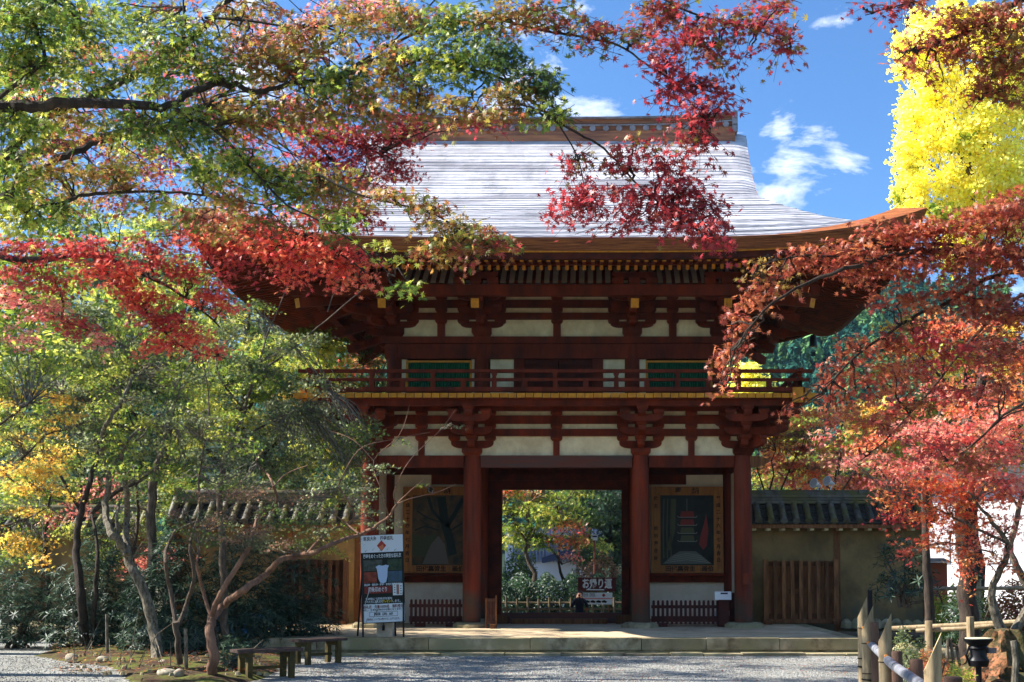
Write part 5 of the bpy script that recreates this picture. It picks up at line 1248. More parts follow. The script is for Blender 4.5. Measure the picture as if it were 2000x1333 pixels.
def smooth_pts(pts, rad, sub=4, jit=0.0):
    """catmull-rom through points with radii"""
    P = [np.array(p, float) for p in pts]; n = len(P); out = []; ro = []
    for i in range(n - 1):
        p0, p1, p2, p3 = P[max(0, i - 1)], P[i], P[i + 1], P[min(n - 1, i + 2)]
        for k in range(sub):
            t = k / sub; out.append(.5 * ((2 * p1) + (-p0 + p2) * t + (2 * p0 - 5 * p1 + 4 * p2 - p3) * t * t + (-p0 + 3 * p1 - 3 * p2 + p3) * t ** 3)); ro.append(rad[i] * (1 - t) + rad[i + 1] * t)
    out.append(P[-1]); ro.append(rad[-1]); out = np.array(out)
    if jit and len(out) > 2: out[1:-1] += RNG.normal(0, jit, (len(out) - 2, 3))
    return out, ro
class Tree:
    def __init__(s, name, label, base, bark=None, tpl='maple7', leaf=.036, leafmat=None, group=None, cat='tree', twigbark=None):
        s.o = thing(name, base, label, cat, group); s.bark = bark or M_BARK; s.tb = twigbark or s.bark; s.tpl = tpl; s.leaf = leaf; s.lm = leafmat or M_LEAF
        s.limbs = []; s.tr = MB(); s.tw = MB(); s.C = []; s.N = []; s.S = []; s.K = []; s.pts = None; s.thin = 1.0; s.covk = 1.0; s.done = [s.tr]; s.own = []; s.face = None; s.nbk = 1.0
    def limb(s, pts, r0, r1, sub=4, jit=0.0, n=8, power=1.0):
        if s.limbs:
            ds = [float(np.min(np.linalg.norm(q - np.array(pts[0]), axis=1))) for q in s.limbs]; k = int(np.argmin(ds))
            if ds[k] > .45: s.tr = MB(); s.done.append(s.tr)
            else: s.tr = s.own[k]
        s.own.append(s.tr)
        K = len(pts); rad = [r0 + (r1 - r0) * (i / (K - 1)) ** power for i in range(K)]
        p, r = smooth_pts(pts, rad, sub, jit or r0 * .12)
        s.tr.tube([Vector(q) for q in p], [q * s.thin for q in r], n, jag=.03); s.limbs.append(p); s.pts = None
    def limbpx(s, pp, Y0, Y1, r0, r1, **kw):
        K = len(pp); s.limb([W(px, py, Y0 + (Y1 - Y0) * i / (K - 1)) for i, (px, py) in enumerate(pp)], r0, r1, **kw)
    def near(s, C):
        if s.pts is None: s.pts = np.concatenate(s.limbs)
        d = np.linalg.norm(s.pts - C, axis=1); return s.pts[int(np.argmin(d))]
    def cluster(s, C, R3, n, pal, up=.5, twl=None, nbr=None, droop=.12, flat=.4, twigs=True, attach=None, sz=1.0):
        C = np.array(C); R3 = np.array(R3); n = int(n)
        A = np.array(attach) if attach is not None else (s.near(C) if s.limbs else C - np.array([0, 0, R3[2]]))
        L = s.leaf * sz; twl = twl or L * 8
        per = 9; nt = max(1, int(round(n / per)))
        U = RNG.normal(size=(nt, 3)); U /= np.linalg.norm(U, axis=1, keepdims=True); st = C + U * (RNG.random((nt, 1)) ** .45) * R3
        out = C - A; ol = np.linalg.norm(out); out = out / ol if ol > 1e-3 else np.array([0, 0, 1.])
        d = (st - A); d /= np.maximum(1e-3, np.linalg.norm(d, axis=1, keepdims=True)); d = d * .8 + RNG.normal(0, .55, (nt, 3)); d[:, 2] = d[:, 2] * flat - droop; d /= np.linalg.norm(d, axis=1, keepdims=True)
        ln = twl * RNG.uniform(.6, 1.25, nt)
        tilt = RNG.normal(0, .35, (nt, 3))
        i_ = (np.arange(per) + .6) / per
        c = st[:, None, :] + d[:, None, :] * (ln[:, None, None] * (i_[None, :, None] - .5)); c[:, :, 2] -= (i_[None, :] ** 2) * ln[:, None] * .12
        side = np.cross(d, np.array([0, 0, 1.])); side /= np.maximum(1e-3, np.linalg.norm(side, axis=1, keepdims=True))
        sg = np.where(np.arange(per) % 2 == 0, 1, -1)
        c = c + side[:, None, :] * (sg[None, :, None] * L * RNG.uniform(.4, 1.5, (nt, per, 1))) + RNG.normal(0, L * .35, (nt, per, 3))
        nr = RNG.normal(0, 1, (nt, per, 3)); nr /= np.linalg.norm(nr, axis=2, keepdims=True); nr = nr * (.85 if s.face is None else .6) + (np.array([0, 0, up]) if s.face is None else np.array(s.face)) + tilt[:, None, :]
        tc = RNG.integers(0, len(PALL[pal]), nt); col = pick(pal, nt * per, np.repeat(tc, per)) * np.repeat(RNG.uniform(.85, 1.15, (nt, 1)), per, 0)
        s.C.append(c.reshape(-1, 3)); s.N.append(nr.reshape(-1, 3)); s.S.append(L * RNG.uniform(.65, 1.2, nt * per)); s.K.append(np.clip(col, 0, .95))
        if twigs:
            for k in range(nt):
                a = st[k] - d[k] * ln[k] * .55; b_ = st[k] + d[k] * ln[k] * .45; b_[2] -= .1 * ln[k]
                s.tw.tube([Vector(a), Vector(st[k] + np.array([0, 0, ln[k] * .03])), Vector(b_)], [L * .055, L * .045, L * .025], 3, cap=False)
            nb = nbr if nbr is not None else max(2, int(min(9, nt / 5) * s.nbk))
            for k in range(nb):
                e = st[RNG.integers(0, nt)]; m_ = A + (e - A) * .5 + RNG.normal(0, .07 * ol + .01, 3) + np.array([0, 0, .06 * ol])
                p, r = smooth_pts([A, m_, e], [L * .22, L * .15, L * .06], 4, L * .3)
                s.tw.tube([Vector(q) for q in p], r, 4, cap=False)
    def cpx(s, px, py, rx, ry, Y, cov, pal, **kw):
        """cluster filling an ellipse as wide as (rx, ry) photo pixels at distance Y"""
        sc = ppm(Y); sz = kw.get('sz', 1.0); a = {'maple7': .60, 'maple5': .60, 'star': .55, 'oval': .45, 'fan': .5, 'long': .35}[s.tpl] * (sc * s.leaf * sz) ** 2
        n = cov * s.covk * math.pi * rx * ry / a
        s.cluster(W(px, py, Y), (rx / sc, .8 * (rx + ry) / 2 / sc, ry / sc), n, pal, **kw)
    def finish(s, n_obj=0):
        for i, q in enumerate(s.done):
            if q.v: q.build('trunk' if i == 0 else 'limb', s.bark, s.o, smooth=True)
        if s.tw.v: s.tw.build('twigs', s.tb, s.o, kind='stuff')
        if not s.C: return s.o
        C, N, S_, K = map(np.concatenate, (s.C, s.N, s.S, s.K)); roll = RNG.uniform(0, 2 * np.pi, len(C))
        if n_obj:
            a = (C[:, 0] / (C[:, 1])) * FPX + PX0; b = PY0 - ((C[:, 2] - EYE) / C[:, 1] - ST) * FPX
            vis = (a > 20) & (a < 1980) & (b > 20) & (b < 1300); sc = np.where(vis, S_ / C[:, 1], 0)
            idx = np.argsort(-sc)[:n_obj]
            X, Y, Z = frames(N[idx], roll[idx]); v, f = TPL[s.tpl]
            nv = 12; cv = K[idx]; order = np.argsort(cv[:, 0] - cv[:, 1]); grp = np.empty(len(idx), int); grp[order] = np.arange(len(idx)) * nv // len(idx)
            mesh = []
            for g_ in range(nv):
                me = bpy.data.meshes.new('leaf'); me.from_pydata([tuple(q) for q in v], [], f); ca = me.attributes.new('leafcol', 'FLOAT_COLOR', 'POINT')
                col = cv[grp == g_].mean(0); ca.data.foreach_set('color', np.tile(np.append(col, 1), len(v)).astype(np.float32)); me.materials.append(s.lm); mesh.append(me)
            for j, i in enumerate(idx):
                M_ = Matrix((X[j], Y[j], Z[j])).transposed()
                link('leaf', mesh[grp[j]], None, s.o, Vector(C[i]), M_.to_euler(), (S_[i],) * 3)
            keep = np.ones(len(C), bool); keep[idx] = False; C, N, S_, K, roll = C[keep], N[keep], S_[keep], K[keep], roll[keep]
        leaf_mesh_object('crown', s.o, C, N, S_, K, s.tpl, s.lm, roll)
        return s.o

def grid(x0, x1, y0, y1, nx, ny, rx, ry, cov, pals, jit=.35, skip=.0, dy=1.0):
    out = []
    for i in range(nx):
        for j in range(ny):
            if random.random() < skip: continue
            x = x0 + (x1 - x0) * (i + .5 + random.uniform(-jit, jit)) / nx; y = y0 + (y1 - y0) * (j + .5 + random.uniform(-jit, jit)) / ny
            out.append((x, y, rx * random.uniform(.75, 1.25), ry * random.uniform(.75, 1.25), cov * random.uniform(.7, 1.3), random.choice(pals), random.uniform(-dy, dy)))
    return out
# ================================================================ near left green maple
t = Tree('maple_tree', 'near maple with green and olive leaves, its limbs reaching in from the upper left', (-5.2, 8.2, 0), M_BARKD, 'maple7', .035, group='maple trees around the gate'); t.thin = .72; t.covk = 2.6; t.face = (0, -.62, .34); t.nbk = .45
t.limb([(-5.2, 8.2, -.1), (-5.1, 8.2, 1.2), (-4.8, 8.1, 2.6), (-4.4, 8, 3.4)], .26, .15, n=12)
t.limb([(-4.4, 8, 3.4), W(-150, 260, 7.8), W(0, 207, 7.6), W(60, 211, 7.6), W(130, 200, 7.6), W(260, 203, 7.7), W(330, 208, 7.8), W(395, 168, 7.9), W(450, 165, 8), W(500, 178, 8), W(560, 166, 8), W(660, 150, 8), W(780, 95, 8)], .062, .012, sub=4)
t.limb([(-4.8, 8.1, 2.6), W(-200, 500, 8.6), W(-100, 430, 8.6), W(0, 395, 8.7), W(60, 345, 8.7), W(130, 305, 8.8), W(200, 275, 8.9), W(300, 235, 9), W(400, 205, 9)], .075, .02)
t.limbpx([(-100, 425), (0, 412), (100, 402), (160, 383), (220, 376), (330, 375), (420, 385), (520, 402)], 7.8, 8.2, .026, .007)
t.limbpx([(-60, 230), (0, 190), (70, 135), (88, 115), (70, 60), (66, 33), (90, 6), (110, -40)], 7.5, 7.5, .022, .01)
t.limbpx([(66, 35), (0, 38), (-60, 50)], 7.5, 7.5, .012, .006)
t.limbpx([(-80, 420), (60, 250), (180, 190), (270, 140), (330, 105), (400, 50), (460, -20), (520, -90)], 9.3, 9.6, .06, .03)
t.limbpx([(330, 205), (420, 255), (500, 340), (560, 400), (620, 430), (700, 480), (760, 535)], 7.8, 7.4, .014, .004)
t.limbpx([(400, 35), (480, 40), (600, 55), (700, 42), (780, 30)], 8, 8, .014, .006)
t.limbpx([(395, 168), (375, 90), (360, 30), (358, -30)], 8, 8, .014, .007)
t.limbpx([(660, 150), (715, 115), (800, 70), (870, 50), (960, 40), (1040, 25), (1120, 10)], 8, 7.6, .016, .006)
t.limbpx([(700, 125), (760, 90), (800, 50), (850, 0), (870, -40)], 8, 8, .012, .006)
t.limbpx([(715, 118), (830, 118), (900, 132), (980, 155), (1040, 200), (1085, 235), (1130, 262), (1180, 290), (1225, 340), (1265, 380), (1310, 410), (1360, 450)], 7.8, 7.0, .016, .005)
t.limbpx([(980, 40), (1060, 60), (1150, 75), (1210, 90), (1260, 125), (1300, 150), (1340, 190), (1380, 235)], 7.5, 7.0, .012, .005)
t.limbpx([(1200, -60), (1280, -10), (1350, 25), (1420, 45), (1480, 60), (1545, 85)], 7.3, 7.1, .012, .005)
t.limbpx([(1085, 235), (1125, 300), (1140, 360), (1145, 400)], 7.1, 7.0, .007, .003)
t.limbpx([(620, 340), (700, 380), (780, 400), (850, 420), (930, 470), (985, 500)], 7.6, 7.3, .012, .004)
t.limbpx([(520, 402), (600, 380), (640, 360), (720, 345)], 8.2, 8.4, .010, .005)
for (px, py, rx, ry, Y, cov, pal) in [
 (40, 40, 100, 60, 7.4, 1.5, 'green'), (160, 60, 90, 60, 7.8, 1.1, 'green'), (270, 40, 80, 45, 8.2, .9, 'green'), (350, 80, 90, 45, 8, 1.0, 'green'), (480, 20, 80, 30, 8.2, .9, 'olive'), (470, 100, 80, 30, 8, 1.1, 'olive'), (590, 80, 90, 45, 8, 1.1, 'olive'), (700, 40, 80, 40, 7.9, .9, 'olive'), (800, 40, 80, 40, 7.7, 1.2, 'olive'),
 (900, 45, 80, 45, 7.5, 1.2, 'green'), (1000, 35, 80, 40, 7.4, 1.1, 'olive'), (1090, 45, 70, 40, 7.3, .9, 'gredn'), (1170, 60, 55, 38, 7.2, .9, 'gredn'), (60, 130, 90, 45, 7.5, 1.3, 'green'), (190, 150, 80, 35, 7.8, .9, 'green'), (310, 150, 70, 38, 8, 1.0, 'green'), (430, 140, 80, 35, 8, 1.1, 'green'),
 (560, 130, 80, 40, 8, 1.2, 'olive'), (670, 160, 90, 45, 7.9, 1.2, 'green'), (780, 130, 80, 45, 7.7, 1.3, 'olive'), (880, 120, 90, 50, 7.5, 1.4, 'green'), (980, 120, 60, 45, 7.3, 1.5, 'dgreen'), (1050, 170, 55, 45, 7.2, 1.6, 'dgreen'), (1085, 225, 40, 30, 7.1, 1.1, 'green'), (990, 200, 60, 40, 7.2, 1.4, 'olive'),
 (40, 250, 80, 50, 7.7, 1.2, 'green'), (150, 240, 70, 35, 7.8, .9, 'olive'), (260, 240, 80, 30, 7.8, 1.0, 'green'), (370, 250, 80, 45, 7.8, 1.3, 'green'), (480, 230, 80, 40, 7.8, 1.2, 'olive'), (590, 215, 80, 35, 7.9, 1.0, 'olive'), (700, 215, 70, 35, 7.9, 1.1, 'olive'), (800, 200, 70, 40, 7.7, 1.3, 'olive'), (900, 215, 60, 30, 7.4, 1.2, 'olive'),
 (110, 330, 80, 35, 8, .9, 'olive'), (230, 340, 80, 35, 8, 1.0, 'olive'), (400, 330, 70, 40, 8, 1.0, 'green'), (480, 320, 60, 35, 7.7, 1.1, 'green'), (560, 360, 80, 40, 7.8, 1.2, 'green'), (640, 380, 70, 35, 7.8, 1.1, 'olive'), (40, 420, 60, 45, 7.8, 1.3, 'ygreen'), (130, 420, 60, 25, 7.9, .8, 'green'), (660, 440, 40, 30, 7.5, 1.2, 'green'),
 (30, 340, 60, 40, 7.9, 1.1, 'green'), (300, 400, 60, 20, 8, .8, 'ygreen'), (450, 400, 70, 25, 8.1, .9, 'olive'), (530, 440, 50, 25, 8, .8, 'gredn'),
 (760, 390, 60, 25, 7.4, .9, 'olive'), (830, 415, 55, 30, 7.4, 1.0, 'olive'), (890, 450, 55, 32, 7.3, 1.4, 'olive'), (950, 475, 50, 30, 7.3, 1.3, 'gredn'), (870, 490, 70, 20, 7.3, 1.2, 'olive'), (795, 560, 30, 14, 7.3, 1.4, 'green'), (760, 490, 30, 20, 7.4, .7, 'ygreen'),
 (1140, 320, 42, 34, 7.1, .7, 'crimg'), (1160, 375, 38, 26, 7.0, 1.0, 'crim'), (1120, 410, 40, 40, 7.0, 1.3, 'crim'), (1160, 430, 28, 26, 7.0, .9, 'crim'), (1215, 320, 45, 28, 7.1, .9, 'crimg'), (1240, 385, 40, 40, 7.0, 1.4, 'crim'), (1235, 430, 35, 22, 7.0, 1.0, 'crim'), (1300, 330, 55, 35, 7.0, 1.0, 'crim'),
 (1330, 380, 60, 38, 7.0, 1.5, 'crim'), (1320, 430, 50, 30, 7.0, 1.4, 'crim'), (1385, 415, 35, 30, 7.0, 1.2, 'crim'), (1390, 460, 45, 22, 6.9, 1.8, 'crim'), (1270, 280, 55, 20, 7.0, .8, 'crimg'), (1350, 290, 45, 22, 7.0, .9, 'crimg'),
 (1240, 70, 40, 35, 7.2, .8, 'gredn'), (1290, 40, 50, 40, 7.2, 1.0, 'crimg'), (1300, 110, 45, 35, 7.1, 1.2, 'crim'), (1350, 70, 50, 40, 7.1, 1.3, 'crimg'), (1400, 100, 45, 35, 7.1, 1.1, 'crimg'), (1320, 175, 45, 35, 7.1, 1.3, 'crim'), (1380, 175, 45, 30, 7.1, 1.0, 'crim'), (1430, 45, 50, 35, 7.1, 1.0, 'crimg'),
 (1490, 50, 45, 30, 7.1, 1.1, 'crimg'), (1530, 90, 30, 28, 7.1, 1.3, 'crimg'), (1380, 225, 50, 28, 7.0, 1.3, 'crim'), (1370, 270, 40, 18, 7.0, 1.0, 'crim'), (1420, 205, 25, 18, 7.0, .8, 'crim'), (1500, 10, 50, 20, 7.2, 1.0, 'crimg'), (1440, 120, 25, 15, 7.1, .6, 'crim'), (1300, 10, 60, 25, 7.2, .9, 'gredn')]:
    t.cpx(px, py, rx, ry, Y, cov, pal, flat=.35)
for c in grid(0, 720, 0, 420, 8, 6, 60, 30, .55, ['green', 'olive', 'olive', 'gredn', 'ygreen'], dy=.5): t.cpx(c[0], c[1], c[2], c[3], 9.3 + c[6], c[4] * .6, c[5], flat=.35)
for (px, py, rx, ry, cov, pal) in [(430, 450, 60, 20, .7, 'olive'), (380, 430, 50, 16, .8, 'gredn')]: t.cpx(px, py, rx, ry, 8.6, cov, pal, flat=.3)
t.finish(280)

# ================================================================ red maple on the left, further in
t = Tree('maple_tree', 'tall maple with bright red leaves hanging in sloping bands at the left', (-7.6, 12.5, 0), M_BARKD, 'maple7', .042, group='maple trees around the gate'); t.thin = .7; t.covk = 1.6; t.face = (-.1, -.45, .5); t.nbk = .6
t.limb([(-7.6, 12.5, -.1), (-7.4, 12.4, 1.6), (-7.0, 12.2, 3.2), (-6.6, 12, 4.4)], .3, .18, n=12)
t.limb([(-6.6, 12, 4.4), W(0, 330, 11.8), W(150, 280, 11.6), W(300, 250, 11.5), W(450, 240, 11.3), W(600, 260, 11.2), W(740, 300, 11)], .09, .015)
t.limb([(-7.0, 12.2, 3.2), W(-80, 520, 12), W(60, 510, 12), W(180, 500, 12), W(330, 560, 11.8), W(430, 640, 11.6)], .07, .01)
t.limbpx([(-100, 560), (0, 570), (80, 610), (160, 640), (215, 670)], 12, 12, .03, .008)
t.limbpx([(300, 250), (400, 340), (480, 420), (560, 450), (640, 480), (720, 540)], 11.5, 11, .04, .008)
t.limbpx([(600, 260), (660, 330), (700, 400), (720, 460)], 11.2, 11, .02, .007)
t.limbpx([(180, 500), (230, 560), (290, 620), (360, 680), (440, 700)], 12, 11.6, .025, .006)
t.limbpx([(450, 240), (540, 160), (640, 90), (740, 20)], 11.3, 11.4, .03, .01)
for (px, py, rx, ry, cov, pal) in [
 (560, 220, 80, 40, 1.0, 'dred'), (640, 280, 90, 50, 1.6, 'dred'), (730, 290, 70, 50, 1.7, 'crim'), (785, 250, 50, 40, 1.5, 'crim'), (600, 340, 80, 40, 1.3, 'dred'), (700, 350, 80, 35, 1.2, 'dred'), (780, 320, 40, 35, 1.3, 'crim'), (480, 290, 60, 40, 1.0, 'dred'), (420, 220, 60, 40, .8, 'dred'), (200, 300, 70, 35, .9, 'rust'),
 (330, 320, 80, 30, 1.0, 'dred'), (130, 260, 60, 30, .7, 'dred'), (690, 420, 60, 40, 1.4, 'dred'), (620, 430, 60, 35, 1.3, 'red'), (590, 490, 90, 38, 1.9, 'red'), (500, 460, 60, 40, 1.5, 'red'), (680, 510, 60, 30, 1.9, 'red'), (450, 430, 50, 40, 1.1, 'rust'), (575, 535, 35, 28, 1.8, 'red'), (700, 545, 45, 12, 1.3, 'red'), (640, 540, 35, 15, 1.6, 'red'),
 (380, 440, 60, 30, 1.0, 'rust'), (60, 480, 90, 30, 1.3, 'dred'), (170, 490, 70, 30, 1.8, 'dred'), (220, 535, 70, 30, 2.2, 'red'), (280, 580, 60, 30, 2.2, 'red'), (320, 625, 55, 28, 2.0, 'dred'), (370, 660, 50, 25, 2.0, 'red'), (420, 690, 35, 12, 1.9, 'red'), (305, 680, 35, 24, 1.8, 'red'), (300, 490, 60, 35, 1.4, 'dred'), (370, 530, 60, 35, 1.4, 'dred'),
 (410, 575, 45, 30, 1.6, 'red'), (430, 600, 28, 18, 1.5, 'red'), (50, 530, 60, 24, 1.4, 'dred'), (20, 580, 50, 25, 1.5, 'pinkr'), (90, 605, 50, 22, 1.7, 'pinkr'), (145, 635, 45, 22, 1.7, 'dred'), (190, 665, 30, 18, 1.5, 'pinkr'), (100, 560, 40, 20, 1.2, 'dred'), (320, 110, 70, 35, .7, 'dred'), (520, 70, 80, 40, .8, 'pinkr'), (740, 20, 60, 40, 1.3, 'pinkr'), (630, 30, 60, 30, .8, 'pinkr'), (110, 180, 60, 30, .5, 'dred'), (230, 400, 60, 25, .8, 'rust'), (930, 240, 60, 18, 1.3, 'crim'), (860, 245, 40, 15, .9, 'rust')]:
    t.cpx(px, py, rx, ry, 11.6 if px < 450 else 11.1, cov, pal, flat=.3)
for c in grid(0, 800, 60, 420, 8, 4, 60, 30, .4, ['dred', 'red', 'rust', 'crim'], dy=.5): t.cpx(c[0], c[1], c[2], c[3], 12.6 + c[6], c[4] * .8, c[5], flat=.3)
for (px, py, rx, ry, cov, pal) in [(400, 470, 70, 32, 1.6, 'red'), (470, 520, 50, 26, 1.2, 'dred'), (440, 470, 50, 30, 1.5, 'dred')]: t.cpx(px, py, rx, ry, 11.4, cov, pal, flat=.3)
t.finish()

# ================================================================ near right maple, rust red
t = Tree('maple_tree', 'near maple with dark rust red leaves, its limbs reaching in from the right edge', (5.4, 9.2, 0), M_BARKD, 'maple7', .037, group='maple trees around the gate'); t.thin = .7; t.covk = 1.6; t.face = (-.1, -.6, .36); t.nbk = .5
t.limb([(5.4, 9.2, -.1), (5.3, 9.1, 1.4), (5.1, 9, 2.8), (4.9, 8.9, 3.8), (4.7, 8.6, 5.2)], .24, .1, n=12)
t.limb([(5.1, 9, 2.8), W(2180, 560, 8.8), W(2000, 492, 8.6), W(1900, 495, 8.5), W(1800, 490, 8.4), W(1700, 512, 8.3), W(1600, 545, 8.2), W(1510, 590, 8.1), W(1450, 660, 8.0)], .05, .006)
t.limbpx([(2080, 520), (1960, 495), (1850, 478), (1740, 480), (1640, 500), (1560, 500), (1480, 520)], 8.7, 8.2, .025, .005)
t.limb([(5.1, 9, 2.8), W(2150, 560, 8.9), W(2000, 530, 8.7), W(1930, 545, 8.6), W(1850, 590, 8.5), W(1760, 635, 8.4), W(1680, 690, 8.3), W(1610, 760, 8.2)], .04, .006)
t.limbpx([(2100, 560), (1990, 580), (1900, 660), (1820, 760), (1740, 850), (1680, 900)], 8.9, 8.4, .022, .005)
t.limbpx([(2150, 700), (2000, 787), (1950, 820), (1900, 870), (1850, 900)], 8.8, 8.6, .018, .006)
t.limbpx([(2150, 820), (2000, 800), (1920, 850), (1860, 910)], 8.8, 8.6, .012, .005)
t.limb([(4.7, 8.6, 5.2), W(2150, -60, 8), W(1990, 5, 7.6), W(1920, 45, 7.5), W(1850, 80, 7.4), W(1790, 100, 7.3)], .04, .006)
t.limbpx([(2060, -60), (1960, 90), (1930, 170), (1900, 215)], 7.8, 7.4, .014, .004)
t.limbpx([(2000, -50), (1860, -10), (1760, 10), (1690, 30)], 7.6, 7.3, .012, .004)
for (px, py, rx, ry, cov, pal) in [
 (1560, 510, 60, 32, 1.2, 'rust'), (1500, 525, 40, 22, 1.0, 'rusty'), (1470, 580, 40, 32, 1.2, 'rust'), (1440, 630, 36, 32, 1.4, 'rust'), (1425, 680, 34, 30, 1.4, 'rust'), (1415, 730, 22, 25, 1.2, 'rust'), (1408, 760, 14, 16, 1.0, 'rust'), (1540, 560, 36, 24, .7, 'rusty'), (1640, 490, 70, 32, 1.7, 'rust'), (1740, 455, 70, 30, 2.0, 'rust'),
 (1840, 450, 80, 30, 2.2, 'rust'), (1930, 430, 70, 38, 2.2, 'rust'), (1985, 400, 45, 40, 2.0, 'rust'), (1690, 530, 80, 32, 1.6, 'rust'), (1790, 510, 80, 35, 1.9, 'rust'), (1890, 510, 80, 38, 2.0, 'rust'), (1980, 500, 50, 50, 2.0, 'rust'), (1740, 580, 60, 28, 1.0, 'rust'), (1830, 580, 70, 32, 1.3, 'rust'), (1920, 590, 70, 40, 1.6, 'rust'), (1985, 620, 40, 50, 1.7, 'rust'),
 (1790, 640, 60, 28, 1.2, 'crimg'), (1730, 680, 50, 32, 1.4, 'rust'), (1660, 690, 40, 32, 1.3, 'rust'), (1620, 740, 36, 34, 1.3, 'rust'), (1680, 760, 50, 32, 1.3, 'rust'), (1760, 740, 60, 34, 1.2, 'rust'), (1850, 680, 60, 40, 1.3, 'dred'), (1940, 690, 60, 40, 1.3, 'rust'), (1640, 810, 32, 25, 1.0, 'rusty'), (1720, 820, 50, 25, 1.0, 'rust'), (1800, 790, 40, 30, .8, 'rusty'),
 (1535, 798, 28, 10, .8, 'rust'), (1570, 780, 14, 14, .8, 'rust'), (1690, 870, 20, 16, .8, 'rust'), (1830, 865, 60, 30, .9, 'dred'), (1900, 900, 60, 30, 1.0, 'rusty'), (1870, 770, 60, 30, .7, 'dred'), (1960, 760, 50, 35, .9, 'rust')]:
    t.cpx(px, py, rx, ry, 8.4, cov, pal, flat=.35)
for (px, py, rx, ry, cov, pal) in [(1880, 40, 60, 35, 1.5, 'rusty'), (1950, 50, 60, 45, 1.7, 'rusty'), (1975, 120, 50, 45, 1.7, 'rusty'), (1890, 105, 60, 30, 1.4, 'rusty'), (1820, 85, 45, 30, 1.2, 'rust'), (1770, 105, 32, 24, .9, 'rust'), (1745, 120, 12, 12, .6, 'rust'), (1920, 170, 45, 32, 1.2, 'rusty'), (1985, 190, 30, 40, 1.1, 'rusty'), (1740, 15, 40, 18, 1.0, 'crim'), (1690, 22, 25, 14, .7, 'crim'), (1800, 12, 50, 15, .9, 'rust'), (1830, 150, 30, 20, .5, 'rust')]:
    t.cpx(px, py, rx, ry, 7.4, cov * 1.35, pal, flat=.35)
t.finish(280)

# ================================================================ pink red maple behind the bamboo fence
t = Tree('maple_tree', 'sunlit pink and orange maple with pale forked stems behind the bamboo fence at the right', (xp(1975, 14.5), 14.5, 0), M_BARKL, 'maple5', .046, group='maple trees around the gate'); t.thin = .85; t.covk = 1.35
t.limb([W(1990, 1330, 14.5) * 1.0, W(1968, 1250, 14.5), W(1943, 1200, 14.5), W(1938, 1150, 14.5), W(1962, 1100, 14.4), W(1965, 1060, 14.3), W(1930, 1010, 14.2), W(1890, 960, 14)], .085, .014)
t.limb([W(1968, 1250, 14.5), W(2010, 1180, 14.6), W(2000, 1130, 14.6), W(1975, 1080, 14.6), W(1990, 990, 14.6), W(2020, 900, 14.6)], .07, .03)
t.limbpx([(1965, 1060), (1900, 1030), (1840, 1000), (1780, 970), (1740, 960)], 14.3, 14.2, .022, .006)
t.limbpx([(1990, 990), (1940, 930), (1880, 890), (1800, 880), (1740, 850)], 14.6, 14.8, .022, .006)
t.limbpx([(1940, 1080), (1900, 1070), (1840, 1060), (1790, 1075)], 14.4, 14.2, .014, .005)
t.limbpx([(1938, 1150), (1945, 1120), (1930, 1100)], 14.4, 14.2, .014, .005)
for (px, py, rx, ry, cov, pal) in [(1880, 840, 90, 32, 1.3, 'pinkr'), (1965, 860, 50, 40, 1.6, 'pinkr'), (1830, 890, 80, 30, 1.3, 'pinkr'), (1920, 910, 80, 35, 1.6, 'pinkr'), (1760, 920, 60, 28, 1.0, 'pinkr'), (1820, 950, 80, 32, 1.5, 'orange'), (1900, 970, 80, 32, 1.6, 'orange'), (1975, 960, 50, 40, 1.7, 'pinkr'), (1760, 990, 50, 22, 1.1, 'orange'), (1740, 1017, 45, 9, 1.6, 'crim'), (1820, 1010, 60, 25, 1.7, 'orange'), (1900, 1020, 60, 24, 1.5, 'orange'),
 (1820, 1062, 50, 18, 1.6, 'orange'), (1770, 1078, 40, 10, 1.2, 'dred'), (1880, 1070, 40, 26, 1.3, 'orange'), (1890, 1100, 22, 20, 1.2, 'orange'), (1965, 1030, 45, 32, 1.3, 'pinkr'), (1950, 1090, 30, 24, .7, 'orange'), (1700, 900, 50, 28, .7, 'pinkr'), (1790, 840, 50, 22, .9, 'pinkr'), (1740, 940, 50, 20, 1.2, 'pinkr'), (1840, 850, 60, 24, 1.4, 'pinkr'), (1900, 940, 80, 24, 1.5, 'pinkr'), (1860, 990, 60, 24, 1.4, 'orange'), (1740, 970, 40, 16, 1.2, 'orange'), (1940, 1060, 50, 22, 1.1, 'pinkr'), (1990, 1110, 30, 16, .8, 'orange'), (1850, 1040, 50, 16, 1.4, 'orange'), (1960, 820, 50, 26, 1.4, 'pinkr'), (1700, 860, 60, 24, 1.1, 'orange'), (1650, 900, 50, 20, .8, 'pinkr'), (1600, 850, 40, 18, .6, 'pinkr'), (1990, 780, 40, 30, 1.3, 'orange'), (1880, 800, 60, 20, 1.0, 'orange')]:
    t.cpx(px, py, rx, ry, 14.3, cov, pal, flat=.25)
t.finish()

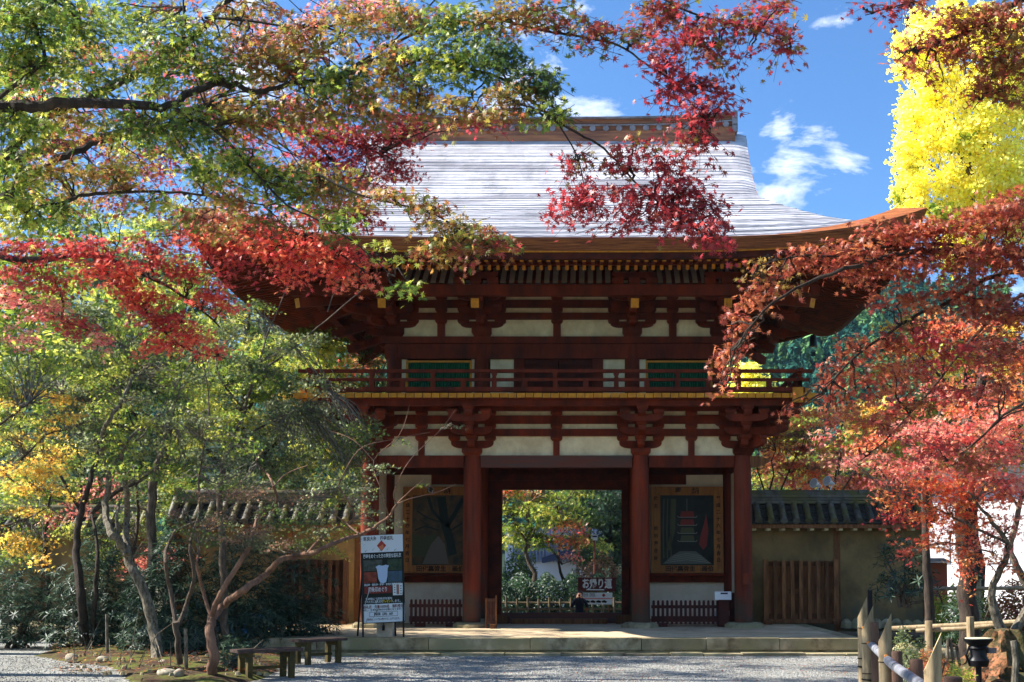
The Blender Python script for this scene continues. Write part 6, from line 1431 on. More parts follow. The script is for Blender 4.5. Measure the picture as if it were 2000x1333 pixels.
# ================================================================ middle distance trees on the left
def midtree(label, Y, limbs, clusters, bark=M_BARK, tpl='maple5', leaf=.055, lm=None, base=None, cat='tree', name='garden_tree', flat=.25, group='garden trees left of the gate', sub=4):
    b0 = base or W(*limbs[0][0][0], Y); t = Tree(name, label, (b0[0], b0[1], 0), bark, tpl, leaf * .92, lm, group, cat, twigbark=M_BARKL); t.thin = .74; t.nbk = 1.6; t.covk = 1.35
    for pp, r0, r1 in limbs:
        YY = Y
        K = len(pp); t.limb([W(px, py, YY + .35 * math.sin(i * 1.3 + px)) if i else W(px, py, YY) for i, (px, py) in enumerate(pp)], r0, r1, n=9, sub=sub)
    for c in clusters:
        if c[0] > 470 and c[1] < 610 + (c[0] - 470) * .62 and c[3] > 14.5: continue
        px, py, rx, ry, cov, pal = c[:6]; dY = c[6] if len(c) > 6 else RNG.uniform(-.8, .8)
        t.cpx(px, py, rx, ry, Y + dY, cov, pal, flat=flat)
    t.finish(); return t
midtree('garden tree with a pale grey leaning trunk standing on the moss left of the gate', 20.6,
 [([(308, 1300), (302, 1240), (288, 1180), (262, 1120), (248, 1080), (232, 1058), (212, 1030), (206, 980), (212, 930), (198, 885), (205, 830), (235, 790), (262, 730)], .13, .03),
  ([(248, 1085), (246, 1040), (250, 1000), (245, 950), (236, 900), (250, 860), (300, 820), (350, 790)], .085, .02), ([(232, 1058), (228, 1020), (232, 985)], .05, .03),
  ([(212, 930), (240, 880), (280, 850), (300, 830), (390, 850)], .03, .008), ([(262, 730), (240, 680), (200, 640)], .03, .01), ([(198, 885), (150, 830), (120, 770)], .03, .01), ([(300, 820), (340, 760), (380, 700)], .02, .008), ([(302, 1240), (318, 1290)], .02, .01)],
 grid(60, 420, 620, 930, 7, 7, 38, 20, 1.0, ['green', 'green', 'lacy', 'ygreen'], skip=.15), bark=M_BARKL)
midtree('low spreading tree with a forked reddish brown trunk beside the wooden benches', 18.0,
 [([(405, 1338), (418, 1290), (410, 1240), (414, 1205)], .105, .085), ([(414, 1210), (440, 1180), (480, 1150), (520, 1120), (545, 1096), (580, 1086), (620, 1078), (650, 1062), (700, 1045), (730, 1030), (760, 1010), (775, 985)], .075, .022),
  ([(412, 1215), (425, 1170), (455, 1120), (485, 1070), (498, 1030), (510, 1005), (540, 985), (535, 950), (520, 925)], .06, .02), ([(775, 985), (800, 960), (830, 935)], .015, .003), ([(775, 985), (770, 960), (800, 900), (860, 840), (890, 800)], .012, .003), ([(775, 985), (800, 975), (860, 960), (890, 945)], .01, .003), ([(600, 1082), (640, 1040), (690, 1015), (680, 980), (660, 950)], .03, .01), ([(700, 1042), (660, 1010), (620, 985)], .02, .006),
  ([(760, 1010), (745, 960), (730, 900), (780, 850), (800, 790)], .012, .003), ([(660, 950), (700, 880), (760, 860), (840, 845)], .014, .003), ([(415, 1215), (395, 1150), (385, 1100), (400, 1040)], .04, .015), ([(535, 950), (560, 925), (600, 910)], .015, .005), ([(520, 925), (500, 900), (515, 880)], .014, .005), ([(730, 900), (690, 860), (640, 840)], .01, .004)],
 grid(560, 780, 920, 1060, 5, 3, 36, 15, .75, ['lacy', 'green', 'lacy'], skip=.2) + grid(330, 620, 960, 1070, 6, 4, 36, 15, .9, ['brownl', 'brownl', 'lacy', 'dgreen'], skip=.1) + [(650, 1075, 40, 12, .7, 'ygreen'), (620, 1040, 40, 15, .9, 'lacy'), (790, 860, 30, 10, .35, 'ygreen'), (740, 915, 40, 18, .6, 'lacy'), (830, 950, 40, 8, .12, 'ygreen'), (890, 835, 12, 7, 1.0, 'lacy')], bark=M_BARKR, leaf=.042)
midtree('twin stemmed dark tree rising from the middle of the moss bed', 19.4,
 [([(352, 1310), (348, 1260), (342, 1215)], .07, .06), ([(342, 1215), (332, 1150), (322, 1100), (330, 1060), (345, 1035)], .05, .03), ([(345, 1225), (365, 1180), (378, 1130), (372, 1060), (390, 1000), (388, 930)], .05, .02), ([(388, 930), (400, 860), (408, 780), (395, 700)], .02, .01), ([(345, 1035), (380, 1020), (430, 1010)], .02, .006), ([(342, 1215), (300, 1250), (320, 1300)], .012, .006)],
 grid(320, 520, 800, 960, 4, 4, 36, 18, .9, ['lacy', 'green', 'dgreen'], skip=.15), bark=M_BARK)
midtree('dark bushy tree with a thick old trunk at the back left of the moss bed', 24.0,
 [([(165, 1262), (160, 1180), (152, 1110), (150, 1050), (158, 1000), (175, 940), (190, 880), (180, 800)], .13, .04), ([(180, 1262), (186, 1160), (190, 1080), (180, 1000)], .08, .03), ([(158, 1000), (130, 950), (100, 900)], .06, .02), ([(180, 1000), (230, 960), (290, 930), (330, 880)], .07, .03), ([(190, 880), (230, 810), (260, 740)], .04, .01)],
 grid(0, 420, 640, 900, 7, 5, 46, 24, 1.2, ['green', 'lacy', 'green', 'ygreen'], skip=.1, dy=1.5), bark=M_BARKD, leaf=.062)
midtree('slender grey green layered tree with a cut thick stem, left of the gate', 22.5,
 [([(292, 1240), (296, 1100), (294, 975), (305, 925), (322, 870), (330, 832)], .12, .10), ([(440, 1240), (436, 1100), (430, 980), (440, 900), (462, 850), (478, 800), (500, 730), (520, 660)], .10, .02), ([(330, 832), (350, 760), (350, 690)], .04, .012), ([(440, 900), (470, 860), (520, 830), (580, 800), (640, 760)], .04, .01), ([(478, 800), (430, 740), (420, 680)], .03, .01), ([(500, 730), (560, 690), (620, 640), (680, 590), (720, 555)], .03, .008), ([(520, 660), (545, 600), (560, 560)], .02, .008), ([(640, 610), (655, 570), (690, 545)], .012, .005)],
 grid(430, 720, 580, 960, 6, 8, 46, 17, 1.15, ['lacy', 'lacy', 'green', 'lacy', 'dgreen'], skip=.15, dy=1.2) + [(690, 740, 50, 15, 1.7, 'lacy'), (650, 700, 50, 16, 1.4, 'lacy'), (700, 860, 40, 25, 1.6, 'dgreen'), (720, 830, 25, 30, 1.2, 'dgreen'), (690, 960, 60, 16, 1.0, 'lacy'), (505, 560, 50, 24, 1.4, 'lacy'), (480, 600, 50, 26, 1.5, 'dgreen'), (600, 800, 50, 25, 1.4, 'lacy'), (640, 840, 50, 30, 1.5, 'dgreen'), (600, 900, 60, 25, 1.5, 'lacy'), (500, 720, 50, 20, 1.4, 'lacy')], bark=M_BARK, leaf=.058)
midtree('maple with golden yellow layered leaves at the far left edge', 17.5,
 [([(-60, 1340), (-70, 1200), (-80, 1050), (-60, 930), (-30, 850)], .16, .06), ([(-60, 930), (0, 920), (40, 900), (90, 850), (130, 840)], .04, .008), ([(-80, 1050), (0, 1030), (60, 1010), (100, 985)], .03, .006), ([(-30, 850), (40, 800), (90, 760)], .03, .008), ([(0, 920), (60, 960), (110, 950)], .015, .005)],
 grid(-20, 130, 760, 930, 3, 5, 42, 14, 1.6, ['yellow', 'yellow', 'yellow', 'ygreen']) + [(100, 905, 50, 12, 1.5, 'yellow'), (60, 950, 60, 14, 1.7, 'yellow'), (130, 965, 40, 8, 1.4, 'yellow'), (40, 1000, 50, 12, 1.5, 'yellow'), (60, 1065, 50, 18, 1.9, 'yellow'), (20, 1050, 40, 14, 1.4, 'yellow'), (80, 1095, 28, 9, 1.5, 'yellow'), (40, 660, 60, 28, .8, 'pinkr'), (100, 720, 60, 25, .8, 'green'), (20, 730, 50, 25, 1.0, 'ygreen')], leaf=.05, bark=M_BARKD)
midtree('leafy green shrub tree hiding the far left wall', 28.5,
 [([(90, 1240), (95, 1150), (88, 1050), (100, 960)], .09, .03), ([(260, 1230), (255, 1120), (270, 1020), (265, 940)], .08, .03)],
 grid(-20, 340, 930, 1110, 7, 4, 44, 24, .8, ['green', 'green', 'ygreen', 'lacy', 'pinkr'], skip=.2), leaf=.07, bark=M_BARKD)
# big background trees
def bigtree(label, px, Y, top_py, limbs, clusters, bark=M_BARKD, leaf=.11, tpl='star', name='background_tree', gz=0.0, r=.25, group='tall trees behind the walls', lm=None):
    x = xp(px, Y); t = Tree(name, label, (x, Y, gz), bark, tpl, leaf, lm or M_LEAF, group); t.covk = 1.5; t.thin = .8
    zt = zp(top_py, Y); h = zt - gz
    t.limb([(x, Y, gz - .2), (x + .15, Y, gz + h * .3), (x - .1, Y + .1, gz + h * .6), (x + .1, Y, gz + h * .92)], r, r * .15, n=8, jit=.06)
    for (a, e_) in limbs: t.limb([(x, Y, gz + h * a)] + [W(q[0], q[1], Y + RNG.uniform(-.6, .6)) for q in e_], r * .4, r * .06, n=6)
    for c in clusters: t.cpx(c[0], c[1], c[2], c[3], Y + c[6] * 1.5, c[4], c[5], flat=.4, nbr=2)
    t.finish(); return t
bigtree('broad yellow green tree rising behind the left plaster wall', 470, 34, 560, [(.4, [(380, 850), (330, 760)]), (.45, [(560, 850), (640, 760)]), (.6, [(420, 700), (360, 620)]), (.6, [(540, 690), (600, 640)])], grid(330, 760, 620, 990, 7, 7, 62, 36, 1.0, ['ygreen', 'green', 'ygreen', 'green', 'lacy'], dy=1.2))
bigtree('tall mixed green tree at the back left edge', 150, 36, 470, [(.4, [(80, 900), (30, 820)]), (.5, [(230, 820), (300, 740)]), (.65, [(100, 700), (40, 600)]), (.7, [(220, 650), (280, 580)])], grid(-60, 380, 500, 990, 7, 8, 66, 40, 1.0, ['green', 'ygreen', 'green', 'lacy', 'everg'], dy=1.2))
bigtree('distant dark evergreen showing between the red leaves at upper left', 330, 48, 400, [(.6, [(260, 520), (200, 460)]), (.6, [(400, 520), (460, 470)])], grid(120, 560, 420, 640, 7, 4, 66, 40, .9, ['everg', 'lacy', 'ygreen'], dy=1.5), leaf=.15)
bigtree('orange and yellow tree with peach leaves beside the left end of the balcony', 700, 38, 660, [(.5, [(640, 820), (600, 740)]), (.6, [(740, 740), (760, 700)])], grid(560, 770, 630, 800, 4, 3, 44, 26, .9, ['ygreen', 'yellow', 'orange', 'ygreen'], dy=1), r=.16)
bigtree('orange pink maple over the right wall cap', 1640, 33, 800, [(.6, [(1560, 900), (1510, 850)]), (.6, [(1700, 880), (1760, 830)]), (.7, [(1640, 860), (1600, 800)])], grid(1490, 1760, 800, 960, 6, 4, 40, 20, .8, ['pinkr', 'orange', 'yellow', 'pinkr', 'orange', 'ygreen'], dy=1), bark=M_BARKL, leaf=.085, r=.09)
bigtree('yellow leaved tree behind the orange maple right of the gate', 1560, 40, 800, [(.6, [(1500, 900), (1480, 860)]), (.6, [(1640, 880), (1700, 800)])], grid(1470, 1800, 790, 970, 7, 4, 50, 26, 1.0, ['ygreen', 'yellow', 'ygreen', 'rusty'], dy=1), leaf=.11, r=.14)
bigtree('rust coloured bare twigged tree at the right gate corner', 1510, 31, 850, [(.6, [(1480, 920), (1470, 880)]), (.6, [(1550, 900), (1580, 870)])], grid(1480, 1600, 830, 930, 3, 3, 32, 12, .7, ['rust', 'brownl', 'rust'], dy=.6), leaf=.07, r=.09)
bigtree('large yellow green tree with pink patches at the right edge', 1900, 30, 620, [(.5, [(1820, 860), (1760, 800)]), (.5, [(1970, 860), (2040, 780)]), (.7, [(1840, 740), (1780, 680)])], grid(1720, 2080, 620, 900, 7, 6, 48, 28, .9, ['ygreen', 'yellow', 'pinkr', 'ygreen', 'orange', 'pinkr'], dy=1), leaf=.09, r=.2)
# ginkgo
t = Tree('ginkgo_tree', 'huge golden yellow ginkgo glowing in the sun at the upper right', (xp(1900, 42), 42, 0), M_BARK, 'fan', .085, M_LEAFB); t.thin = .45; t.covk = 1.6
gx = xp(1900, 42); t.limb([(gx, 42, -.2), (gx, 42, 8), (gx + .3, 42, 14), (gx, 42, zp(70, 42))], .5, .08, n=10)
for q in ([(1900, 420), (1830, 340), (1790, 270)], [(1900, 350), (1850, 250), (1800, 130)], [(1900, 480), (1820, 420), (1770, 380)], [(1910, 300), (1960, 220), (1990, 140)], [(1910, 420), (1980, 360), (2040, 330)]): t.limbpx(q, 42, 42.5, .2, .04)
for (px, py, rx, ry) in [(1765, 100, 22, 30), (1790, 90, 40, 30), (1840, 60, 50, 40), (1900, 60, 60, 50), (1970, 80, 60, 60), (1800, 140, 45, 35), (1860, 150, 60, 50), (1940, 170, 60, 50), (2000, 170, 50, 60), (1775, 205, 18, 35), (1810, 215, 38, 38), (1870, 230, 55, 45), (1950, 250, 60, 50), (1768, 260, 18, 32), (1815, 285, 36, 34), (1880, 310, 60, 45), (1960, 330, 60, 50), (1765, 315, 22, 26), (1800, 350, 45, 34), (1770, 375, 28, 24), (1860, 380, 60, 35), (1940, 400, 60, 40), (1790, 405, 42, 22), (1850, 430, 50, 25), (2020, 300, 50, 80), (2020, 420, 50, 60), (1900, 480, 70, 40)]:
    t.cpx(px, py, rx * 1.1, ry * 1.1, 42 + RNG.uniform(-1.5, 1.5), .75, 'ginkgo', flat=.8, nbr=2, up=.2)
    if py > 280 and px > 1850: t.cpx(px + 10, py, 14, 16, 43.6, 1.2, 'everg', nbr=1)
    for q in range(5): t.cpx(px + random.uniform(-1, 1) * rx, py + random.uniform(-1, 1) * ry, rx * .4, ry * .55, 42 + RNG.uniform(-2, 2), 1.5, random.choice(['ginkgo', 'ginkgo', 'ginkgo', 'ygreen'] if py > 300 else ['ginkgo']), flat=.8, nbr=1, up=.2)
t.finish()
bigtree('small distant golden ginkgo seen over the right end of the balcony', 1465, 64, 706, [], [(1462, 730, 24, 24, 2.0, 'ginkgo', 0), (1475, 755, 30, 22, 2.0, 'ginkgo', 0), (1500, 765, 30, 14, 1.6, 'ginkgo', 0), (1450, 760, 20, 20, 1.8, 'ginkgo', 0)], leaf=.17, tpl='fan', name='ginkgo_tree', lm=M_LEAFB, group='distant trees')
# dark trunks at right
for (px, r, Y, y1, lab) in ((1888, .17, 19.5, 1040, 'thick dark trunk with orange leaves around its top, behind the bamboo fence'), (1812, .09, 20.5, 1085, 'thin dark trunk standing beside the end of the right plaster wall')):
    t = Tree('tree', lab, (xp(px, Y), Y, 0), M_BARKD, 'maple5', .05, group='dark trunks behind the bamboo fence')
    t.limb([(xp(px, Y), Y, -.1), (xp(px + 2, Y), Y, 1.2), (xp(px - 3, Y), Y, zp(y1, Y)), (xp(px + 10, Y), Y + .3, zp(y1 - 160, Y)), (xp(px + 60, Y), Y + .4, zp(y1 - 330, Y))], r, r * .4, n=12)
    for c in grid(px - 60, px + 120, y1 - 340, y1 - 150, 4, 3, 40, 20, .7, ['pinkr', 'orange', 'red'], dy=.8): t.cpx(c[0], c[1], c[2], c[3], Y + c[6], c[4], c[5])
    if px == 1888: t.cpx(1885, 1100, 24, 34, Y - .3, .9, 'orange'); t.cpx(1890, 1140, 14, 24, Y - .3, .6, 'orange')
    t.finish()
# ================================================================ beyond the gate
bigtree('orange and green maple overhanging the view through the gate', 1035, 43, 940, [(.55, [(1000, 1010), (985, 985)]), (.6, [(1060, 1010), (1110, 975)]), (.7, [(1030, 985), (1100, 950)])], grid(970, 1140, 930, 1065, 6, 5, 26, 15, 1.3, ['orange', 'green', 'orange', 'olive', 'ygreen', 'green'], dy=.7), gz=GZ, leaf=.10, r=.16, group='trees seen through the gate', bark=M_BARK)
bigtree('dark evergreen at the right of the view through the gate', 1195, 47, 900, [(.5, [(1160, 1020), (1120, 1040)]), (.5, [(1150, 1050), (1115, 1075)])], grid(1120, 1260, 900, 1110, 6, 6, 28, 20, 1.6, ['everg', 'everg', 'dgreen'], dy=.8), gz=GZ, leaf=.11, r=.2, group='trees seen through the gate')
bigtree('small leaning tree with a dark forked trunk in the middle of the gate view', 1098, 45, 1020, [(.75, [(1120, 1060), (1160, 1020)]), (.6, [(1075, 1070), (1050, 1040)])], grid(1040, 1150, 1010, 1060, 3, 2, 22, 12, .6, ['ygreen', 'rusty', 'green'], dy=.5) + [(1165, 1065, 34, 12, 1.4, 'ygreen', 0), (1110, 1088, 26, 7, .9, 'pinkr', 0)], gz=GZ, leaf=.09, r=.13, group='trees seen through the gate')
def shrub(name, label, x0, x1, y0, y1, z0, z1, n, pal, leaf, tpl='oval', group=None, cat='shrub', lm=None, stems=6, round_=True, sky=.4, ):
    cx, cy = (x0 + x1) / 2, (y0 + y1) / 2; o = thing(name, (cx, cy, z0), label, cat, group)
    U = RNG.uniform(-1, 1, (n * 2, 3)); U[:, 2] = RNG.uniform(0, 1, n * 2)
    q = np.abs(U[:, 0]) ** 2.4 + np.abs(U[:, 1]) ** 2.4 + U[:, 2] ** 2.4 if round_ else np.max(np.abs(U), axis=1)
    nz = .85 + .28 * np.sin(U[:, 0] * 7 + cx) * np.cos(U[:, 1] * 5) if round_ else .92 + .08 * np.sin(U[:, 0] * 19)
    k = (q < nz) & (q > .25 * nz); U = U[k][:n]
    C = np.stack([cx + U[:, 0] * (x1 - x0) / 2, cy + U[:, 1] * (y1 - y0) / 2, z0 + U[:, 2] * (z1 - z0)], 1)
    Nn = U * np.array([1, 1, .8]) + RNG.normal(0, .6, U.shape) + np.array([0, 0, sky])
    leaf_mesh_object('foliage', o, C, Nn, leaf * RNG.uniform(.6, 1.25, len(C)), np.clip(pick(pal, len(C)), 0, .9), tpl, lm or M_LEAFG)
    b = MB()
    for i in range(stems):
        a = RNG.uniform(0, 2 * np.pi); e = Vector((cx + math.cos(a) * (x1 - x0) * .36, cy + math.sin(a) * (y1 - y0) * .36, z0 + (z1 - z0) * RNG.uniform(.5, .9)))
        p, r = smooth_pts([(cx + math.cos(a) * .1, cy, z0 - .05), ((cx + e.x) / 2 + RNG.uniform(-.1, .1), (cy + e.y) / 2, z0 + (z1 - z0) * .35), e], [.03, .02, .008], 3, .02); b.tube([Vector(v) for v in p], r, 5)
    b.build('stems', M_BARKD, o, smooth=True); return o
shrub('hedge', 'long dark clipped hedge behind the lattice fence, seen through the gate', xp(950, 42.5), xp(1260, 42.5), 41.6, 44, GZ, zp(1118, 42.5), 14000, 'everg', .075, group=None, cat='hedge', round_=False, stems=8, lm=M_LEAF)
shrub('shrub', 'rounded green bush on the left behind the clipped hedge', xp(965, 45), xp(1060, 45), 44.2, 46.5, GZ, zp(1068, 45), 5000, 'dgreen', .085, group='bushes beyond the gate', lm=M_LEAF)
shrub('shrub', 'rounded brownish bush on the right behind the clipped hedge', xp(1105, 45), xp(1240, 45), 44.2, 46.5, GZ, zp(1078, 45), 6000, 'brownl', .08, group='bushes beyond the gate', lm=M_LEAF)
# rhododendron like evergreens on the left
rg = 'dark evergreen shrubs left of the gate'
def rhodo(label, px0, px1, Y, pyt, n, pal='rhodo', dpt=1.6, leaf=.085, z0=0, g=rg):
    cx = (xp(px0, Y) + xp(px1, Y)) / 2; hw = (xp(px1, Y) - xp(px0, Y)) / 2; zt = zp(pyt, Y)
    o = thing('evergreen_shrub', (cx, Y, z0), label, 'shrub', g)
    nw = int(n * .75) // 8; U = RNG.normal(size=(nw, 3)); U /= np.linalg.norm(U, axis=1, keepdims=True); U *= RNG.random((nw, 1)) ** .35; U[:, 2] = np.abs(U[:, 2])
    nz = 1 + .18 * np.sin(U[:, 0:1] * 6 + px0) * np.cos(U[:, 1:2] * 4)
    Cw = np.array([cx, Y, z0 + .12]) + U * nz * np.array([hw, dpt / 2, zt - z0 - .12])
    ax = U * .7 + np.array([0, 0, .75]) + RNG.normal(0, .35, U.shape); ax /= np.linalg.norm(ax, axis=1, keepdims=True)
    # whorls of long leaves
    x, y, z_ = frames(ax, RNG.uniform(0, 6.28, nw)); Cs, Ns, Rr = [], [], []
    v, f = TPL['long']; P = []; F_ = []
    Ls = []
    for k in range(8):
        a = 2 * math.pi * k / 8; d = x * math.cos(a) + y * math.sin(a); t_ = d * .9 + z_ * RNG.uniform(-.25, .5, (nw, 1)); t_ /= np.linalg.norm(t_, axis=1, keepdims=True)
        nn = z_ - t_ * np.sum(z_ * t_, 1, keepdims=True); nn /= np.linalg.norm(nn, axis=1, keepdims=True); sd = np.cross(t_, nn); s = (leaf * RNG.uniform(.6, 1.15, (nw, 1)))[:, None]
        P.append(Cw[:, None] + s * (v[None, :, 0:1] * sd[:, None] + v[None, :, 1:2] * t_[:, None] + v[None, :, 2:3] * nn[:, None]))
    P = np.concatenate(P).reshape(-1, 3) - np.array(WORLD[o]); N = nw * 8; me = bpy.data.meshes.new('foliage'); F_ = (np.array(f)[None] + (np.arange(N) * 5)[:, None, None]).reshape(-1, 3)
    me.vertices.add(len(P)); me.vertices.foreach_set('co', P.astype(np.float32).ravel()); me.loops.add(F_.size); me.loops.foreach_set('vertex_index', F_.astype(np.int32).ravel()); me.polygons.add(len(F_)); me.polygons.foreach_set('loop_start', (np.arange(len(F_)) * 3).astype(np.int32)); me.update(calc_edges=True); me.validate()
    ca = me.attributes.new('leafcol', 'FLOAT_COLOR', 'POINT'); cc = np.ones((N, 5, 4), np.float32); cc[:, :, :3] = pick(pal, N)[:, None, :]; ca.data.foreach_set('color', cc.ravel())
    link('foliage', me, M_LEAFG, o, WORLD[o], kind='stuff')
    b = MB()
    for i in range(9):
        e = Cw[RNG.integers(0, nw)]; p, r = smooth_pts([(cx + RNG.uniform(-.25, .25) * hw, Y, z0 - .05), ((cx * .6 + e[0] * .4), (Y + e[1]) / 2, z0 + (e[2] - z0) * .5), e], [.035, .025, .008], 4, .03); b.tube([Vector(q) for q in p], r, 6)
    b.build('stems', M_BARK, o, smooth=True); return o
rhodo('dark evergreen shrub filling the far left behind the gravel path', -60, 140, 25, 1075, 7000)
rhodo('dense dark evergreen shrub around the old trunk at left', 90, 300, 24.5, 1040, 11000)
rhodo('dark evergreen shrub with bluish long leaves behind the pale trunk', 240, 420, 22.6, 1035, 11000)
rhodo('broad evergreen shrub with long drooping leaves in front of the left wall', 370, 580, 23.6, 1020, 12000)
rhodo('evergreen shrub half covering the left wooden gate leaf', 500, 665, 24.4, 1075, 8000)
rhodo('low evergreen shrub between the forked tree and the bench', 425, 500, 18.9, 1240, 1200, leaf=.055, dpt=.8)
rhodo('airy evergreen shrub with long leaves at the end of the right plaster wall', 1700, 1830, 24, 1040, 1500, leaf=.09, z0=.9, dpt=1.2, g='evergreen shrubs right of the gate')
rhodo('dark evergreen shrub behind the bamboo fence at the right', 1830, 1960, 22, 1125, 2500, leaf=.07, dpt=1.2, g='evergreen shrubs right of the gate')
# blue sheet glimpsed among the shrubs
b = MB(); K = 8; c0 = W(455, 1215, 24.6)
vs = [(c0.x - .5 + i * .16, 24.75 + .12 * math.sin(j * 1.4 + i * .9) , .25 + j * .09 + .05 * math.sin(i * 1.7)) for j in range(6) for i in range(K)]
b.add(vs, [(j * K + i, j * K + i + 1, (j + 1) * K + i + 1, (j + 1) * K + i) for j in range(5) for i in range(K - 1)]); o = b.build('tarpaulin', mat('blue_plastic', s2l(40, 110, 190), .4), None, smooth=True, at=(c0.x, 24.7, .4)); tag(o, 'crumpled blue plastic sheet glimpsed behind the left shrubs', 'sheet')
# shrubs in the right foreground
hg = 'low shrubs in the right garden bed'
shrub('heath_shrub', 'fine leaved green and brown shrub right behind the second and third bamboo posts', xp(1738, 12.5), xp(1800, 12.5), 11.6, 13.4, 0, zp(1222, 12.5), 5000, 'lacy', .022, group=hg, lm=M_LEAF)
shrub('heath_shrub', 'small golden green shrub between the nearest bamboo post and the root', xp(1835, 10.5), xp(1905, 10.5), 10, 11, 0, zp(1285, 10.5), 3500, 'ygreen', .02, group=hg, lm=M_LEAF)
shrub('heath_shrub', 'brownish twiggy shrub behind the short log posts', xp(1780, 11.5), xp(1850, 11.5), 10.8, 12.2, 0, zp(1262, 11.5), 4000, 'rusty', .02, group=hg, lm=M_LEAF)
shrub('shrub', 'sunlit yellow green bush beyond the bamboo fence at the right', xp(1820, 27), xp(1960, 27), 26.5, 28.5, 0, zp(1140, 27), 5000, 'ygreen', .05, group='bushes beyond the right fence', lm=M_LEAF)
shrub('shrub', 'sunlit bush with reddish tips at the right edge beyond the fence', xp(1930, 26), xp(2080, 26), 25.5, 27.5, 0, zp(1128, 26), 5000, 'rusty', .05, group='bushes beyond the right fence', lm=M_LEAF)
# big root / stump at the lower right
bx, by = xp(1985, 12.6), 12.7
t = thing('maple_root', (bx, by, 0), 'broad rough sunlit brown root mound of the forked maple at the lower right corner', 'stump')
MSUN = mat('bark_sunlit', s2l(158, 104, 74), .9, vscale=14, col2=s2l(58, 46, 34), bump=1, bscale=12, top_moss=s2l(84, 80, 48), mask=(.44, .56))
b = MB(); N, K = 44, 16
for j_ in range(K):
    h = j_ / (K - 1)
    for i_ in range(N):
        a = 2 * math.pi * i_ / N; rr = (.80 * (1 - h) ** 1.1 + .14) * (1 + .20 * math.sin(a * 4 + 1 + 3.1 * h) + .13 * math.sin(a * 7 - 5 * h) + .08 * math.sin(a * 13 + 9 * h)) * random.uniform(.86, 1.14)
        b.v.append((bx + rr * math.cos(a) - .1 * h, by + rr * math.sin(a) * .8, -.05 + h * 1.02 + random.uniform(-.02, .02)))
for j_ in range(K - 1):
    for i_ in range(N): b.f.append((j_ * N + i_, j_ * N + (i_ + 1) % N, (j_ + 1) * N + (i_ + 1) % N, (j_ + 1) * N + i_)); b.mi.append(0)
b.f.append(tuple((K - 1) * N + i_ for i_ in range(N))); b.mi.append(0)
b.build('stump', MSUN, t, smooth=True)
for a, l_ in ((3.5, 1.5), (4.0, 1.3), (4.5, 1.1), (5.2, 1.0), (2.9, .9)):
    c = MB(); p, r = smooth_pts([(bx + math.cos(a) * .2, by + math.sin(a) * .2, .55), (bx + math.cos(a) * l_ * .45, by + math.sin(a) * l_ * .45, .28), (bx + math.cos(a + .1) * l_ * .8, by + math.sin(a + .1) * l_ * .8, .06), (bx + math.cos(a) * l_, by + math.sin(a) * l_, -.04)], [.17, .13, .07, .04], 5, .025); c.tube([Vector(q) for q in p], r, 10, jag=.12); c.build('root', MSUN, t, smooth=True)
b = MB(); b.tube([W(1981, 1340, 12.0), W(1984, 1290, 12.0), W(1979, 1252, 12.0)], [.035, .032, .03], 8); o = b.build('stake', M_BARKL, None, smooth=True, at=W(1984, 1290, 12)); tag(o, 'short pale stake standing in front of the root mound', 'stake', 'stakes in the garden bed')
for (xa, ya, xb, yb_, lab) in ((1849, 1280, 1852, 1247, 'left leg of the small thin stake tripod'), (1866, 1300, 1856, 1248, 'middle leg of the small thin stake tripod'), (1878, 1300, 1868, 1262, 'right one of the thin leaning stakes by the spotlight')):
    b = MB(); b.tube([W(xa, ya + 20, 12.8), W(xb, yb_, 12.8)], .016, 6); o = b.build('stake', M_BARKL, None, at=W(xa, ya, 12.8)); tag(o, lab, 'stake', 'stakes in the garden bed')
# off frame trees to the left that shade the court
for (x, y, h, rr, lab) in ((-12.2, 23.4, 12, 2.6, 'tall broadleaf tree rising from the shrubs left of the terrace'), (-11.5, 19, 14, 3.0, 'tall broadleaf tree just outside the left side of the court, middle one'), (-10.6, 15.2, 13, 2.6, 'tall broadleaf tree just outside the left side of the court, nearest one'), (-13.5, 27, 13, 3.2, 'tall broadleaf tree beyond the left end of the walls'), (-15, 13, 12, 3.0, 'tall broadleaf tree left of the camera path')):
    t = Tree('shade_tree', lab, (x, y, 0), M_BARKD, 'oval', .11, M_LEAF, 'tall shade trees left of the court')
    t.limb([(x, y, -.1), (x + .1, y, h * .3), (x - .1, y, h * .6), (x, y, h * .9)], .3, .06, n=8)
    for i in range(20):
        a = RNG.uniform(0, 6.28); q = RNG.random() ** .5 * rr; z_ = h * RNG.uniform(.42, 1.0); q *= (1.25 - .6 * abs(z_ / h - .65) / .35 * .6)
        t.cluster((x + q * math.cos(a), y + q * math.sin(a), z_), (.9, .9, .45), 190, 'green', nbr=1, twigs=False)
    t.finish()

for (x, y, h, rr, lab) in ((-7, -7, 14, 4.5, 'large broadleaf tree behind the viewpoint, left'), (8, -6, 15, 4.5, 'large broadleaf tree behind the viewpoint, right'), (14, 3, 14, 4.2, 'large broadleaf tree outside the right side of the court'), (16, 13, 13, 3.6, 'large broadleaf tree right of the garden bed')):
    t = Tree('shade_tree', lab, (x, y, 0), M_BARKD, 'oval', .24, M_LEAF, 'tall shade trees behind the viewpoint')
    t.limb([(x, y, -.1), (x + .1, y, h * .3), (x - .1, y, h * .6), (x, y, h * .9)], .35, .08, n=8)
    for i in range(20):
        a = RNG.uniform(0, 6.28); q = RNG.random() ** .5 * rr; z_ = h * RNG.uniform(.28, 1.0); q *= 1 - .5 * max(0, z_ / h - .6) / .4
        t.cluster((x + q * math.cos(a), y + q * math.sin(a), z_), (1.5, 1.5, .8), 150, ['green', 'dgreen', 'olive'][i % 3], nbr=1, twigs=False)
    t.finish()
